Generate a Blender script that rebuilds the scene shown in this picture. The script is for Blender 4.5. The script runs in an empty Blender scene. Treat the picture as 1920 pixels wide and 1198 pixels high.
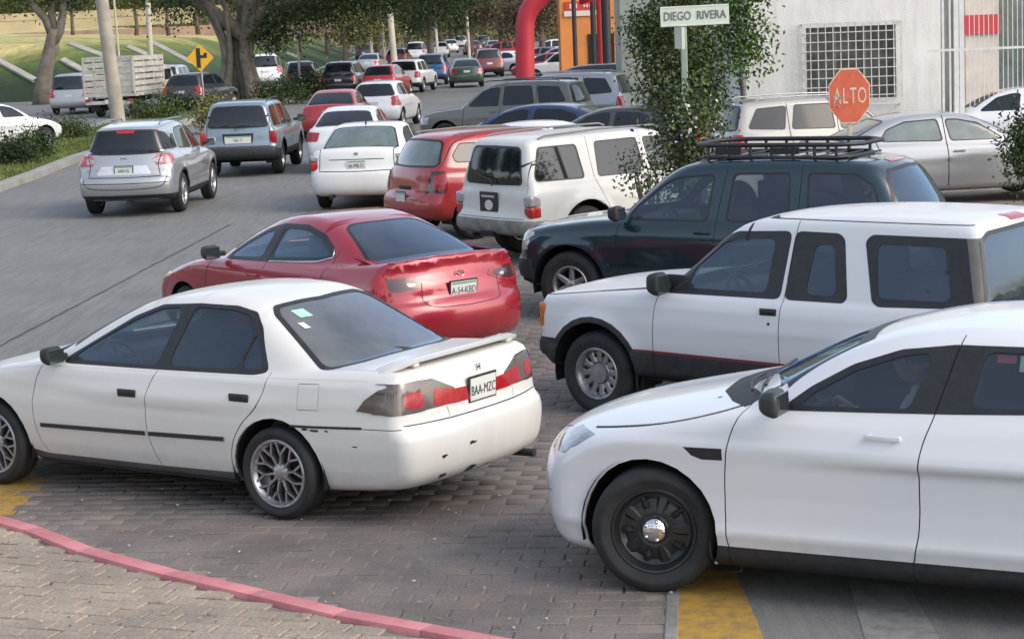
import bpy, bmesh, math, random
import numpy as np
from mathutils import Vector, Matrix
from mathutils.geometry import delaunay_2d_cdt
random.seed(7); rng = np.random.default_rng(7)
R_ = math.radians
SC = bpy.context.scene
COL = SC.collection
# ------------------------------------------------------------------ camera
F_PX, PITCH, ROLL, CAM_H = 3850.0, R_(8.26), R_(-2.35), 3.25      # focal length in pixels of a 1920 wide frame
cam_d = bpy.data.cameras.new('camera'); cam = bpy.data.objects.new('camera', cam_d); COL.objects.link(cam)
cam_d.sensor_width = 36.0; cam_d.lens = 36.0 * F_PX / 1920.0; cam_d.clip_start = 0.1; cam_d.clip_end = 3000
_f = Vector((0, math.cos(PITCH), -math.sin(PITCH))); _u = Vector((0, math.sin(PITCH), math.cos(PITCH))); _r = Vector((1, 0, 0))
_r2 = _r * math.cos(ROLL) + _u * math.sin(ROLL); _u2 = -_r * math.sin(ROLL) + _u * math.cos(ROLL)
cam.matrix_world = Matrix(((_r2.x, _u2.x, -_f.x, 0), (_r2.y, _u2.y, -_f.y, 0), (_r2.z, _u2.z, -_f.z, CAM_H), (0, 0, 0, 1)))
SC.camera = cam
# ------------------------------------------------------------------ light
SUN_EL, SUN_AZ = R_(37), R_(-30)         # azimuth measured from +X towards +Y
W = bpy.data.worlds.new("World"); SC.world = W; W.use_nodes = True
_n = W.node_tree.nodes; _l = W.node_tree.links; _n.clear()
_sky = _n.new('ShaderNodeTexSky'); _sky.sky_type = 'NISHITA'; _sky.sun_disc = False
_sky.sun_elevation = SUN_EL; _sky.sun_rotation = R_(90) - SUN_AZ
_sky.air_density = 1.0; _sky.dust_density = 2.2; _sky.ozone_density = 1.0
_bg = _n.new('ShaderNodeBackground'); _bg.inputs[1].default_value = 0.15
_out = _n.new('ShaderNodeOutputWorld'); _hs = _n.new('ShaderNodeHueSaturation'); _hs.inputs['Saturation'].default_value = 0.62; _l.new(_sky.outputs[0], _hs.inputs['Color']); _l.new(_hs.outputs[0], _bg.inputs[0]); _l.new(_bg.outputs[0], _out.inputs[0])
sun_d = bpy.data.lights.new('sun', 'SUN'); sun = bpy.data.objects.new('sun', sun_d); COL.objects.link(sun)
sun_d.energy = 0.37; sun_d.angle = R_(35); sun_d.color = (1.0, 0.82, 0.60)
_sd = Vector((math.cos(SUN_AZ) * math.cos(SUN_EL), math.sin(SUN_AZ) * math.cos(SUN_EL), math.sin(SUN_EL)))
sun.rotation_euler = _sd.to_track_quat('Z', 'Y').to_euler()
SC.view_settings.view_transform = 'Standard'; SC.view_settings.look = 'None'; SC.view_settings.gamma = 1
SC.view_settings.use_curve_mapping = False; SC.view_settings.exposure = 1.08

# ------------------------------------------------------------------ helpers
def pix_dir(px, py):
    d = _f * F_PX + _r2 * (px - 960.0) - _u2 * (py - 599.0); return d.normalized()
def gpt(px, py, z=0.0):
    """where the line of sight through a photo pixel meets height z"""
    d = pix_dir(px, py); t = (z - CAM_H) / d.z; return Vector((d.x * t, d.y * t, z))
def ypt(px, py, Y):
    """where it meets the vertical plane at distance Y"""
    d = pix_dir(px, py); t = Y / d.y; return Vector((d.x * t, Y, CAM_H + d.z * t))
def tag(o, label=None, cat=None, group=None, kind=None):
    if label: o['label'] = label
    if cat: o['category'] = cat
    if group: o['group'] = group
    if kind: o['kind'] = kind
    return o
def empty(name, loc=(0, 0, 0), rz=0.0, label=None, cat=None, group=None, kind=None):
    o = bpy.data.objects.new(name, None); COL.objects.link(o); o.location = loc; o.rotation_euler = (0, 0, rz)
    o.empty_display_size = 0.2
    return tag(o, label, cat, group, kind)
def link(name, me, mats=None, parent=None, loc=(0, 0, 0), rot=(0, 0, 0)):
    o = bpy.data.objects.new(name, me); COL.objects.link(o); o.location = loc; o.rotation_euler = rot
    if mats is not None:
        if not isinstance(mats, (list, tuple)): mats = [mats]
        if len(me.materials) == 0:
            for m in mats: me.materials.append(m)
    if parent is not None: o.parent = parent
    return o
def np_mesh(name, V, F, smooth=False, normals=None, mi=None):
    me = bpy.data.meshes.new(name)
    V = np.asarray(V, dtype=np.float32); nv = len(V)
    if isinstance(F, np.ndarray):
        nf, k = F.shape
        me.vertices.add(nv); me.vertices.foreach_set('co', V.ravel())
        me.loops.add(nf * k); me.loops.foreach_set('vertex_index', F.ravel().astype(np.int32))
        me.polygons.add(nf); me.polygons.foreach_set('loop_start', np.arange(0, nf * k, k, dtype=np.int32))
    else:
        me.from_pydata([tuple(v) for v in V], [], F)
    if mi is not None: me.polygons.foreach_set('material_index', np.asarray(mi, dtype=np.int32))
    me.update(calc_edges=True)
    if smooth: me.polygons.foreach_set('use_smooth', np.ones(len(me.polygons), dtype=bool))
    if normals is not None: me.normals_split_custom_set_from_vertices([tuple(n) for n in normals])
    return me
def bm_mesh(name, bm, smooth=False, angle=None):
    me = bpy.data.meshes.new(name); bm.to_mesh(me); bm.free()
    if smooth:
        me.polygons.foreach_set('use_smooth', np.ones(len(me.polygons), dtype=bool))
        if angle: me.set_sharp_from_angle(angle=angle)
    return me
def add_box(bm, c, s, rot=None, bev=0.0, seg=1):
    """c centre, s full size, rot Matrix or euler z"""
    m = Matrix.Translation(c)
    if rot is not None: m = m @ (rot.to_4x4() if isinstance(rot, Matrix) else Matrix.Rotation(rot, 4, 'Z'))
    m = m @ Matrix.Diagonal((s[0], s[1], s[2], 1))
    r = bmesh.ops.create_cube(bm, size=1.0, matrix=m)
    if bev > 0:
        es = {e for v in r['verts'] for e in v.link_edges}
        bmesh.ops.bevel(bm, geom=list(es), offset=bev, segments=seg, profile=0.6, affect='EDGES', clamp_overlap=True)
def box_obj(name, c, s, mat, parent=None, rot=None, bev=0.0, seg=1, smooth=False):
    bm = bmesh.new(); add_box(bm, c, s, rot, bev, seg)
    return link(name, bm_mesh(name, bm, smooth, R_(40) if smooth else None), mat, parent)
def add_tube(bm, pts, r, n=8, caps=True):
    """tube along points; r a number or list"""
    pts = [Vector(p) for p in pts]; m = len(pts)
    rr = r if isinstance(r, (list, tuple)) else [r] * m
    rings = []; prev = None
    for i, p in enumerate(pts):
        t = (pts[min(i + 1, m - 1)] - pts[max(i - 1, 0)])
        t = t.normalized() if t.length > 1e-9 else Vector((0, 0, 1))
        if prev is None:
            a = Vector((0, 0, 1)) if abs(t.z) < 0.9 else Vector((1, 0, 0))
            x = t.cross(a).normalized()
        else:
            x = (prev - t * prev.dot(t)).normalized()
        prev = x; y = t.cross(x)
        rings.append([bm.verts.new(p + (x * math.cos(2 * math.pi * k / n) + y * math.sin(2 * math.pi * k / n)) * rr[i]) for k in range(n)])
    for i in range(m - 1):
        for k in range(n):
            bm.faces.new((rings[i][k], rings[i][(k + 1) % n], rings[i + 1][(k + 1) % n], rings[i + 1][k]))
    if caps and n > 2:
        bm.faces.new(rings[0][::-1]); bm.faces.new(rings[-1])
def tube_obj(name, pts, r, mat, parent=None, n=8):
    bm = bmesh.new(); add_tube(bm, pts, r, n)
    return link(name, bm_mesh(name, bm, True, R_(50)), mat, parent)
def lathe(bm, prof, n=32, axis='y', closed=False, a0=0.0, a1=2 * math.pi):
    """prof: list of (radius, along-axis) revolved about the y axis"""
    full = abs(a1 - a0 - 2 * math.pi) < 1e-6
    cnt = n if full else n + 1
    rings = []
    for i in range(cnt):
        a = a0 + (a1 - a0) * i / n
        rings.append([bm.verts.new((r * math.cos(a), y, r * math.sin(a)) if axis == 'y' else (r * math.cos(a), r * math.sin(a), y)) for r, y in prof])
    for i in range(n):
        A, B = rings[i], rings[(i + 1) % cnt]
        for k in range(len(prof) - 1):
            try: bm.faces.new((A[k], A[k + 1], B[k + 1], B[k]))
            except ValueError: pass
def prism(bm, poly, y0, y1, frame=None):
    """extrude a polygon given in (x,z) between y0 and y1"""
    a = [bm.verts.new((p[0], y0, p[1])) for p in poly]; b = [bm.verts.new((p[0], y1, p[1])) for p in poly]
    n = len(poly)
    bm.faces.new(a); bm.faces.new(b[::-1])
    for i in range(n): bm.faces.new((a[i], b[i], b[(i + 1) % n], a[(i + 1) % n]))
def text_mesh(s, size, ext=0.002):
    cu = bpy.data.curves.new('text', 'FONT'); cu.body = s; cu.size = size; cu.extrude = ext
    cu.align_x = 'CENTER'; cu.align_y = 'CENTER'; cu.resolution_u = 3
    o = bpy.data.objects.new('text', cu); COL.objects.link(o)
    dg = bpy.context.evaluated_depsgraph_get(); dg.update()
    me = bpy.data.meshes.new_from_object(o.evaluated_get(dg))
    bpy.data.objects.remove(o); return me
def copy_tree(o, parent=None):
    c = o.copy(); COL.objects.link(c)
    if parent is not None: c.parent = parent
    for ch in list(o.children): copy_tree(ch, c)
    return c

# ------------------------------------------------------------------ materials
MATS = {}
def new_mat(name):
    m = bpy.data.materials.new(name); m.use_nodes = True
    nt = m.node_tree; b = nt.nodes['Principled BSDF']; return m, nt, b
def noise(nt, scale, detail=4, rough=0.6, coord='Object', w=None, vec_scale=None):
    tc = nt.nodes.new('ShaderNodeTexCoord'); n = nt.nodes.new('ShaderNodeTexNoise')
    n.inputs['Scale'].default_value = scale; n.inputs['Detail'].default_value = detail; n.inputs['Roughness'].default_value = rough
    src = tc.outputs[coord]
    if vec_scale:
        mp = nt.nodes.new('ShaderNodeMapping'); mp.inputs['Scale'].default_value = vec_scale; nt.links.new(src, mp.inputs[0]); src = mp.outputs[0]
    nt.links.new(src, n.inputs['Vector']); return n
def ramp(nt, src, stops):
    r = nt.nodes.new('ShaderNodeValToRGB'); nt.links.new(src, r.inputs[0]); e = r.color_ramp.elements
    while len(e) < len(stops): e.new(0.5)
    for i, (p, c) in enumerate(stops):
        e[i].position = p; e[i].color = (c[0], c[1], c[2], 1) if hasattr(c, '__len__') else (c, c, c, 1)
    return r
def mixc(nt, fac, a, b, mode='MIX'):
    m = nt.nodes.new('ShaderNodeMix'); m.data_type = 'RGBA'; m.blend_type = mode
    for sock, v in ((m.inputs[0], fac), (m.inputs[6], a), (m.inputs[7], b)):
        if hasattr(v, 'is_linked') or hasattr(v, 'links'): nt.links.new(v, sock)
        elif hasattr(v, '__len__'): sock.default_value = (v[0], v[1], v[2], 1)
        else: sock.default_value = v
    return m.outputs[2]
def bump(nt, b, h, strength=0.3, dist=0.01):
    n = nt.nodes.new('ShaderNodeBump'); n.inputs['Strength'].default_value = strength; n.inputs['Distance'].default_value = dist
    nt.links.new(h, n.inputs['Height']); nt.links.new(n.outputs[0], b.inputs['Normal']); return n
def simple(name, col, rough=0.6, metal=0.0, coat=0.0, var=0.0, vs=8.0, bmp=0.0, bs=60.0, spec=0.5, emit=None):
    if name in MATS: return MATS[name]
    m, nt, b = new_mat(name)
    b.inputs['Base Color'].default_value = (*col, 1); b.inputs['Roughness'].default_value = rough; b.inputs['Metallic'].default_value = metal
    b.inputs['Coat Weight'].default_value = coat; b.inputs['Coat Roughness'].default_value = 0.05; b.inputs['Specular IOR Level'].default_value = spec
    if var > 0:
        n = noise(nt, vs); r = ramp(nt, n.outputs[0], [(0.3, tuple(c * (1 - var) for c in col)), (0.7, tuple(min(1, c * (1 + var)) for c in col))])
        nt.links.new(r.outputs[0], b.inputs['Base Color'])
    if bmp > 0:
        n2 = noise(nt, bs); bump(nt, b, n2.outputs[0], bmp)
    MATS[name] = m; return m
def paint(name, col, rough=0.35, metal=0.0, dirt=0.25, dirtcol=(0.22, 0.19, 0.16), coat=0.8):
    """car paint: clear coat, dust that gathers low on the body and in streaks"""
    key = 'paint_' + name
    if key in MATS: return MATS[key]
    m, nt, b = new_mat(key)
    b.inputs['Metallic'].default_value = metal; b.inputs['Coat Weight'].default_value = coat; b.inputs['Coat Roughness'].default_value = 0.06
    n1 = noise(nt, 2.2, 6, 0.65); n2 = noise(nt, 9.0, 5, 0.7, vec_scale=(1, 1, 0.25))
    tc = nt.nodes.new('ShaderNodeTexCoord'); sp = nt.nodes.new('ShaderNodeSeparateXYZ'); nt.links.new(tc.outputs['Object'], sp.inputs[0])
    lowm = nt.nodes.new('ShaderNodeMapRange'); nt.links.new(sp.outputs['Z'], lowm.inputs['Value'])
    lowm.inputs['From Min'].default_value = 0.75; lowm.inputs['From Max'].default_value = 0.2; lowm.inputs['To Min'].default_value = 0.12; lowm.inputs['To Max'].default_value = 1.0
    mu = nt.nodes.new('ShaderNodeMath'); mu.operation = 'MULTIPLY'; nt.links.new(n1.outputs[0], mu.inputs[0]); nt.links.new(n2.outputs[0], mu.inputs[1])
    mu2 = nt.nodes.new('ShaderNodeMath'); mu2.operation = 'MULTIPLY'; nt.links.new(mu.outputs[0], mu2.inputs[0]); nt.links.new(lowm.outputs[0], mu2.inputs[1])
    mu3 = nt.nodes.new('ShaderNodeMath'); mu3.operation = 'MULTIPLY'; mu3.use_clamp = True; nt.links.new(mu2.outputs[0], mu3.inputs[0]); mu3.inputs[1].default_value = dirt * 4
    nt.links.new(mixc(nt, mu3.outputs[0], col, dirtcol), b.inputs['Base Color'])
    rr = nt.nodes.new('ShaderNodeMapRange'); nt.links.new(mu3.outputs[0], rr.inputs['Value']); rr.inputs['To Min'].default_value = rough; rr.inputs['To Max'].default_value = 0.8
    nt.links.new(rr.outputs[0], b.inputs['Roughness'])
    cr = nt.nodes.new('ShaderNodeMapRange'); nt.links.new(n2.outputs[0], cr.inputs['Value']); cr.inputs['To Min'].default_value = 0.02; cr.inputs['To Max'].default_value = 0.16
    nt.links.new(cr.outputs[0], b.inputs['Coat Roughness'])
    MATS[key] = m; return m
def glass_mat(name, tint=(0.25, 0.3, 0.3), film=0.5, rough=0.02, dust=0.06):
    """thin car window: tinted see-through sheet with a mirror coat and a little dust"""
    if name in MATS: return MATS[name]
    m, nt, b = new_mat(name); nt.nodes.remove(b)
    tr = nt.nodes.new('ShaderNodeBsdfTransparent'); tr.inputs[0].default_value = (*tint, 1)
    gl = nt.nodes.new('ShaderNodeBsdfGlossy'); gl.inputs['Roughness'].default_value = rough; gl.inputs[0].default_value = (0.58, 0.76, 1, 1)
    df = nt.nodes.new('ShaderNodeBsdfDiffuse'); df.inputs[0].default_value = (0.35, 0.34, 0.31, 1)
    lw = nt.nodes.new('ShaderNodeLayerWeight'); lw.inputs[0].default_value = .5; pw = nt.nodes.new('ShaderNodeMath'); pw.operation = 'POWER'; nt.links.new(lw.outputs['Facing'], pw.inputs[0]); pw.inputs[1].default_value = 3.2; fr = nt.nodes.new('ShaderNodeMath'); fr.operation = 'MULTIPLY_ADD'; nt.links.new(pw.outputs[0], fr.inputs[0]); fr.inputs[1].default_value = .8; fr.inputs[2].default_value = film * .15
    n = noise(nt, 1.7, 5, 0.6); dm = nt.nodes.new('ShaderNodeMath'); dm.operation = 'MULTIPLY'; nt.links.new(n.outputs[0], dm.inputs[0]); dm.inputs[1].default_value = dust * 2
    mx0 = nt.nodes.new('ShaderNodeMixShader'); nt.links.new(dm.outputs[0], mx0.inputs[0]); nt.links.new(tr.outputs[0], mx0.inputs[1]); nt.links.new(df.outputs[0], mx0.inputs[2])
    mx = nt.nodes.new('ShaderNodeMixShader'); nt.links.new(fr.outputs[0], mx.inputs[0]); nt.links.new(mx0.outputs[0], mx.inputs[1]); nt.links.new(gl.outputs[0], mx.inputs[2])
    nt.links.new(mx.outputs[0], nt.nodes['Material Output'].inputs[0]); MATS[name] = m; return m
M_TRIM = simple('black_trim', (0.018, 0.018, 0.020), 0.45, var=0.3, vs=20)
M_PLAST = simple('black_plastic', (0.022, 0.022, 0.024), 0.6, var=0.35, vs=12, bmp=0.1)
M_GAP = simple('panel_gap', (0.03, 0.03, 0.033), 0.8)
M_RUB = simple('rubber', (0.020, 0.020, 0.021), 0.72, var=0.35, vs=9, bmp=0.15, bs=90)
M_UNDER = simple('underbody', (0.012, 0.012, 0.013), 0.85)
M_INT = simple('interior_trim', (0.035, 0.035, 0.038), 0.7)
M_SEAT = simple('seat_fabric', (0.06, 0.06, 0.065), 0.85, bmp=0.2, bs=200)
M_SEATG = simple('grey_seat_fabric', (0.16, 0.155, 0.145), 0.85, bmp=0.2, bs=200)
M_CHROME = simple('chrome', (0.75, 0.75, 0.76), 0.12, metal=1.0)
M_ALLOY = simple('alloy', (0.42, 0.42, 0.43), 0.33, metal=0.85, var=0.2, vs=15)
M_RED = simple('red_lens', (0.36, 0.012, 0.016), 0.14, coat=0.7, var=0.25, vs=30)
M_AMB = simple('amber_lens', (0.55, 0.13, 0.01), 0.2, coat=0.6, var=0.2, vs=40)
M_CLR = simple('clear_lens', (0.42, 0.42, 0.43), 0.1, metal=0.35, coat=0.8, var=0.35, vs=25)
M_DGLASS = simple('dark_glass', (0.010, 0.013, 0.016), 0.05, spec=0.6, coat=0.0, var=0.4, vs=3)
M_LGLASS = simple('pale_glass', (0.10, 0.13, 0.12), 0.06, spec=0.9, coat=0.5, var=0.35, vs=3)
M_PLATE = simple('plate_white', (0.62, 0.62, 0.58), 0.5)
M_INK = simple('plate_ink', (0.05, 0.05, 0.07), 0.6)
# ------------------------------------------------------------------ car body engine
# a body is the zero surface of a smooth solid (side profile x plan x section); panels, windows and lamps
# are cut out of that one surface along outlines given in side, front, rear or top view
def chaikin(p, n=2, closed=True):
    p = np.asarray(p, float)
    for _ in range(n):
        q = np.roll(p, -1, 0) if closed else p[1:]
        a = p if closed else p[:-1]
        o = np.empty((2 * len(a), 2)); o[0::2] = 0.78 * a + 0.22 * q; o[1::2] = 0.22 * a + 0.78 * q
        if not closed: o = np.vstack([p[:1], o, p[-1:]])
        p = o
    return p
def blur(g, s):
    r = int(3 * s) + 1; k = np.exp(-0.5 * (np.arange(-r, r + 1) / s) ** 2); k /= k.sum()
    g = np.apply_along_axis(lambda v: np.convolve(np.pad(v, r, mode='edge'), k, 'valid'), 0, g)
    return np.apply_along_axis(lambda v: np.convolve(np.pad(v, r, mode='edge'), k, 'valid'), 1, g) if g.ndim == 2 else g
class Prof:
    """signed distance of a closed side-view outline, on a grid"""
    H = 0.02
    def __init__(s, poly, sm=.8):
        poly = np.asarray(poly, float); s.x0 = poly[:, 0].min() - 0.5; s.z0 = poly[:, 1].min() - 0.5
        nx = int((poly[:, 0].max() + 0.5 - s.x0) / s.H) + 2; nz = int((poly[:, 1].max() + 0.5 - s.z0) / s.H) + 2
        X, Z = np.meshgrid(s.x0 + np.arange(nx) * s.H, s.z0 + np.arange(nz) * s.H, indexing='ij')
        d = np.full(X.shape, 1e9); ins = np.zeros(X.shape, bool); n = len(poly)
        for i in range(n):
            a, b = poly[i], poly[(i + 1) % n]; e = b - a; L = e @ e + 1e-12
            t = np.clip(((X - a[0]) * e[0] + (Z - a[1]) * e[1]) / L, 0, 1)
            d = np.minimum(d, (X - a[0] - t * e[0]) ** 2 + (Z - a[1] - t * e[1]) ** 2)
            c = ((a[1] > Z) != (b[1] > Z)); 
            if a[1] != b[1]: ins ^= c & (X < (b[0] - a[0]) * (Z - a[1]) / (b[1] - a[1]) + a[0])
        d = np.sqrt(d); d[ins] *= -1; s.g = blur(d, sm); s.nx, s.nz = nx, nz
    def __call__(s, x, z):
        fx = np.clip((x - s.x0) / s.H, 0, s.nx - 1.001); fz = np.clip((z - s.z0) / s.H, 0, s.nz - 1.001)
        i = fx.astype(int); j = fz.astype(int); a = fx - i; b = fz - j; g = s.g
        return g[i, j] * (1 - a) * (1 - b) + g[i + 1, j] * a * (1 - b) + g[i, j + 1] * (1 - a) * b + g[i + 1, j + 1] * a * b
def smax(a, b, k): h = np.maximum(k - np.abs(a - b), 0); return np.maximum(a, b) + h * h / (4 * k)
def smin(a, b, k): return -smax(-a, -b, k)
def sstep(a, b, x): t = np.clip((x - a) / (b - a), 0, 1); return t * t * (3 - 2 * t)
DEF = dict(bow_f=0.16, bow_r=0.10, crown=0.05, kl=0.07, kn=0.16, pf=0.05, pr=0.05, tumble=0.5, gcrown=0.05, wbow=0.16, rbow=0.10,
           kg=0.10, kj=0.03, sect=None, zs=0.55, flare=0.0, arch=0.07, gtf=0.06, gtr=0.05, ghw=None, tw=0.21)
class Car:
    def __init__(s, **k):
        s.__dict__.update(DEF); s.__dict__.update(k)
        s.hw = s.w / 2; low = np.array(s.low, float); gh = np.array(s.gh, float)
        s.xF, s.xR = low[:, 0].max(), low[:, 0].min()
        s.pl = Prof(chaikin(low, 2)); s.pg = Prof(chaikin(gh, 2))
        s.zbelt = k.get('zbelt', 0.95); s.ybelt = s.ghw if s.ghw else s.hw - 0.07
        if s.sect is None: s.sect = [(0.0, -.16), (0.2, -.10), (0.3, -.045), (0.5, -.008), (0.68, 0), (0.82, -.012), (s.zbelt, -.05), (s.zbelt + .15, -.12), (2.2, -.4)]
        zz = np.arange(-0.2, 2.4, 0.005); t = np.interp(zz, *zip(*s.sect)); s.zz = zz; s.tt = blur(t, 3.0)
        s.sa, s.sb = s.xR + 0.8, s.xF - 0.8; s.Rr = 0.8; s.grm = 0.5 * (gh[:, 0].max() + gh[:, 0].min())
    def f(s, P):
        x, y, z = P[:, 0], np.abs(P[:, 1]), P[:, 2]; n = np.minimum(y / s.hw, 1.15); n2 = n * n
        xm = 0.0
        fx = np.clip((x - 0.3) / (s.xF - 0.3), 0, 1.2); rx = np.clip((-0.3 - x) / (-0.3 - s.xR), 0, 1.2)
        xw = x + s.bow_f * n2 * n * fx - s.bow_r * n2 * n * rx
        dl = s.pl(xw, z + s.crown * n2 * np.where(z > 0.5, 1, 0) * sstep(0.5, 0.8, z))
        yl = s.hw + np.interp(z, s.zz, s.tt) - s.pf * fx ** 3 - s.pr * rx ** 3
        if s.flare > 0:
            for c in (s.wb / 2, -s.wb / 2):
                r = np.hypot(x - c, z - s.R); yl = yl + s.flare * np.exp(-((r - s.R - s.arch) / 0.075) ** 2) * (z < s.R + s.R + .3)
        kk = s.kl + (s.kn - s.kl) * np.maximum(sstep(0.7, 1.0, fx), sstep(0.72, 1.0, rx)) * sstep(s.zbelt + .12, s.zbelt - 0.15, z)
        lower = smax(dl, y - yl, kk)
        mf = sstep(-0.6, 0.6, x - s.grm)
        xg = x + s.wbow * n2 * mf - s.rbow * n2 * (1 - mf)
        dg = s.pg(xg, z + s.gcrown * n2)
        gx = np.clip((x - s.grm) / 1.6, 0, 1.3); gr = np.clip((s.grm - x) / 1.6, 0, 1.3)
        yg = s.ybelt - s.tumble * (z - s.zbelt) - s.gtf * gx * gx - s.gtr * gr * gr
        return smin(lower, smax(dg, y - yg, s.kg), s.kj)
    def grad(s, P, h=0.006):
        g = np.empty_like(P)
        for i in range(3):
            a = P.copy(); a[:, i] += h; b = P.copy(); b[:, i] -= h; g[:, i] = s.f(a) - s.f(b)
        return g / (np.linalg.norm(g, axis=1, keepdims=True) + 1e-9)
    # --- parametrisation: closest point on a spine + direction
    PH = 0.9
    def ray(s, uv):
        u, v = uv[:, 0], uv[:, 1] / s.PH; cx = np.clip(u, s.sa, s.sb)
        th = np.where(u > s.sb, (u - s.sb) / s.Rr, np.where(u < s.sa, (u - s.sa) / s.Rr, 0)); cp = np.cos(v)
        d = np.stack([np.sin(th) * cp, np.cos(th) * cp, np.sin(v)], 1); o = np.stack([cx, 0 * cx, 0 * cx + s.zs], 1); return o, d
    def surf(s, uv):
        o, d = s.ray(uv); lo = np.zeros(len(uv)); hi = np.full(len(uv), 2.6)
        for _ in range(17):
            m = (lo + hi) / 2; inside = s.f(o + d * m[:, None]) < 0; lo = np.where(inside, m, lo); hi = np.where(inside, hi, m)
        P = o + d * ((lo + hi) / 2)[:, None]; P[:, 1] = np.where(np.abs(P[:, 1]) < 1e-4, 0, P[:, 1]); return P
    def inv(s, P):
        x, y, z = P[:, 0], np.maximum(P[:, 1], 0), P[:, 2]; cx = np.clip(x, s.sa, s.sb); dx = x - cx
        th = np.arctan2(dx, np.maximum(y, 1e-9)); th = np.where(np.abs(dx) < 1e-9, 0, th); r = np.hypot(dx, y)
        return np.stack([cx + th * s.Rr, np.arctan2(z - s.zs, r) * s.PH], 1)
    def project(s, view, pts):
        """outline point in a view -> point on the surface"""
        pts = np.asarray(pts, float); n = len(pts); ts = np.linspace(0, 1, 90)
        if view == 'S': A = np.stack([pts[:, 0], np.full(n, s.hw + .25), pts[:, 1]], 1); B = A.copy(); B[:, 1] = 0.0; fb = A.copy(); fb[:, 1] = s.hw - .05
        elif view == 'F': A = np.stack([np.full(n, s.xF + .2), pts[:, 0], pts[:, 1]], 1); B = A.copy(); B[:, 0] = np.where(pts[:, 1] < s.zbelt - .02, s.xF - .75, s.grm - .9); fb = None
        elif view == 'R': A = np.stack([np.full(n, s.xR - .2), pts[:, 0], pts[:, 1]], 1); B = A.copy(); B[:, 0] = np.where(pts[:, 1] < s.zbelt - .02, s.xR + .75, s.grm + .9); fb = None
        else: A = np.stack([pts[:, 0], pts[:, 1], np.full(n, 2.4)], 1); B = A.copy(); B[:, 2] = 0.0; fb = None
        if view == 'S': fixable = (pts[:, 0] > s.xF - .6) | (pts[:, 0] < s.xR + .6)
        elif view in 'FR': fixable = (pts[:, 1] < s.zbelt + .1) & (pts[:, 1] > s.zbot + .04) & (pts[:, 0] > s.hw * .75)
        else: fixable = np.zeros(n, bool)
        for _ in range(44):       # slide outline points that fall off the silhouette back to the corner
            if not fixable.any(): break
            ii = np.where(fixable)[0]; a = A[ii]
            if view == 'S': q = a.copy(); q[:, 1] = s.hw * .62; ok = (s.f(q) < 0) | (pts[ii, 1] < s.zbot + .03); ii = ii[~ok]; A[ii, 0] -= .02 * np.sign(A[ii, 0]); B[ii, 0] = A[ii, 0]
            else: q = a.copy(); q[:, 0] = (s.xF - .42) if view == 'F' else (s.xR + .38); ok = s.f(q) < 0; ii = ii[~ok]; A[ii, 1] -= .012; B[ii, 1] = A[ii, 1]
            fixable[:] = False; fixable[ii] = True
        prev = np.zeros(n); lo = np.zeros(n); hi = np.full(n, -1.0)
        for t in ts:
            ins = s.f(A + (B - A) * t) < 0; new = ins & (hi < 0); hi[new] = t; lo[new] = prev[new]; prev[:] = t
        miss = hi < 0; hi[miss] = 1; lo[miss] = 1
        for _ in range(14):
            m = (lo + hi) / 2; ins = s.f(A + (B - A) * m[:, None]) < 0; hi = np.where(ins, m, hi); lo = np.where(ins, lo, m)
        P = A + (B - A) * hi[:, None]
        if fb is None: fb = A + (B - A) * 0.08
        P[miss] = fb[miss]; return P
    def at(s, view, a, b, off=0.0):
        P = s.project(view, [(a, b)]); N = s.grad(P); return Vector(P[0] + N[0] * off), Vector(N[0])
def fillet(p, r):
    p = [np.array(q, float) for q in p]; out = []; n = len(p)
    for i in range(n):
        a, b, c = p[i - 1], p[i], p[(i + 1) % n]; u = a - b; v = c - b; lu, lv = np.linalg.norm(u), np.linalg.norm(v)
        if lu < 1e-6 or lv < 1e-6: continue
        cs = (u @ v) / (lu * lv); d = min(r * min(3.0, max(.6, math.sqrt((1 + cs + 1e-6) / (1 - cs + 1e-6)) + .35)), .45 * lu, .45 * lv); A = b + u / lu * d; B = b + v / lv * d
        for t in (0, .25, .5, .75, 1): out.append((1 - t) ** 2 * A + 2 * t * (1 - t) * b + t * t * B)
    return np.array(out)
def densify(p, step, closed=True):
    out = []; n = len(p)
    for i in range(n if closed else n - 1):
        a = np.array(p[i], float); b = np.array(p[(i + 1) % n], float); k = max(1, int(np.ceil(np.linalg.norm(b - a) / step)))
        for j in range(k): out.append(a + (b - a) * j / k)
    if not closed: out.append(np.array(p[-1], float))
    return np.array(out)
def strip(p, w):
    """thin closed band around an open line"""
    p = np.asarray(p, float); d = np.gradient(p, axis=0); d /= np.linalg.norm(d, axis=1, keepdims=True) + 1e-12
    nn = np.stack([-d[:, 1], d[:, 0]], 1) * w / 2; return np.vstack([p + nn, (p - nn)[::-1]])
def in_poly(poly, X):
    ins = np.zeros(len(X), bool); x, y = X[:, 0], X[:, 1]; n = len(poly)
    for i in range(n):
        a, b = poly[i], poly[(i + 1) % n]
        if a[1] == b[1]: continue
        c = (a[1] > y) != (b[1] > y); ins ^= c & (x < (b[0] - a[0]) * (y - a[1]) / (b[1] - a[1]) + a[0])
    return ins
def arc(cx, cz, r, a0, a1, n=14): return [(cx + r * math.cos(R_(a0 + (a1 - a0) * i / n)), cz + r * math.sin(R_(a0 + (a1 - a0) * i / n))) for i in range(n + 1)]
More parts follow.
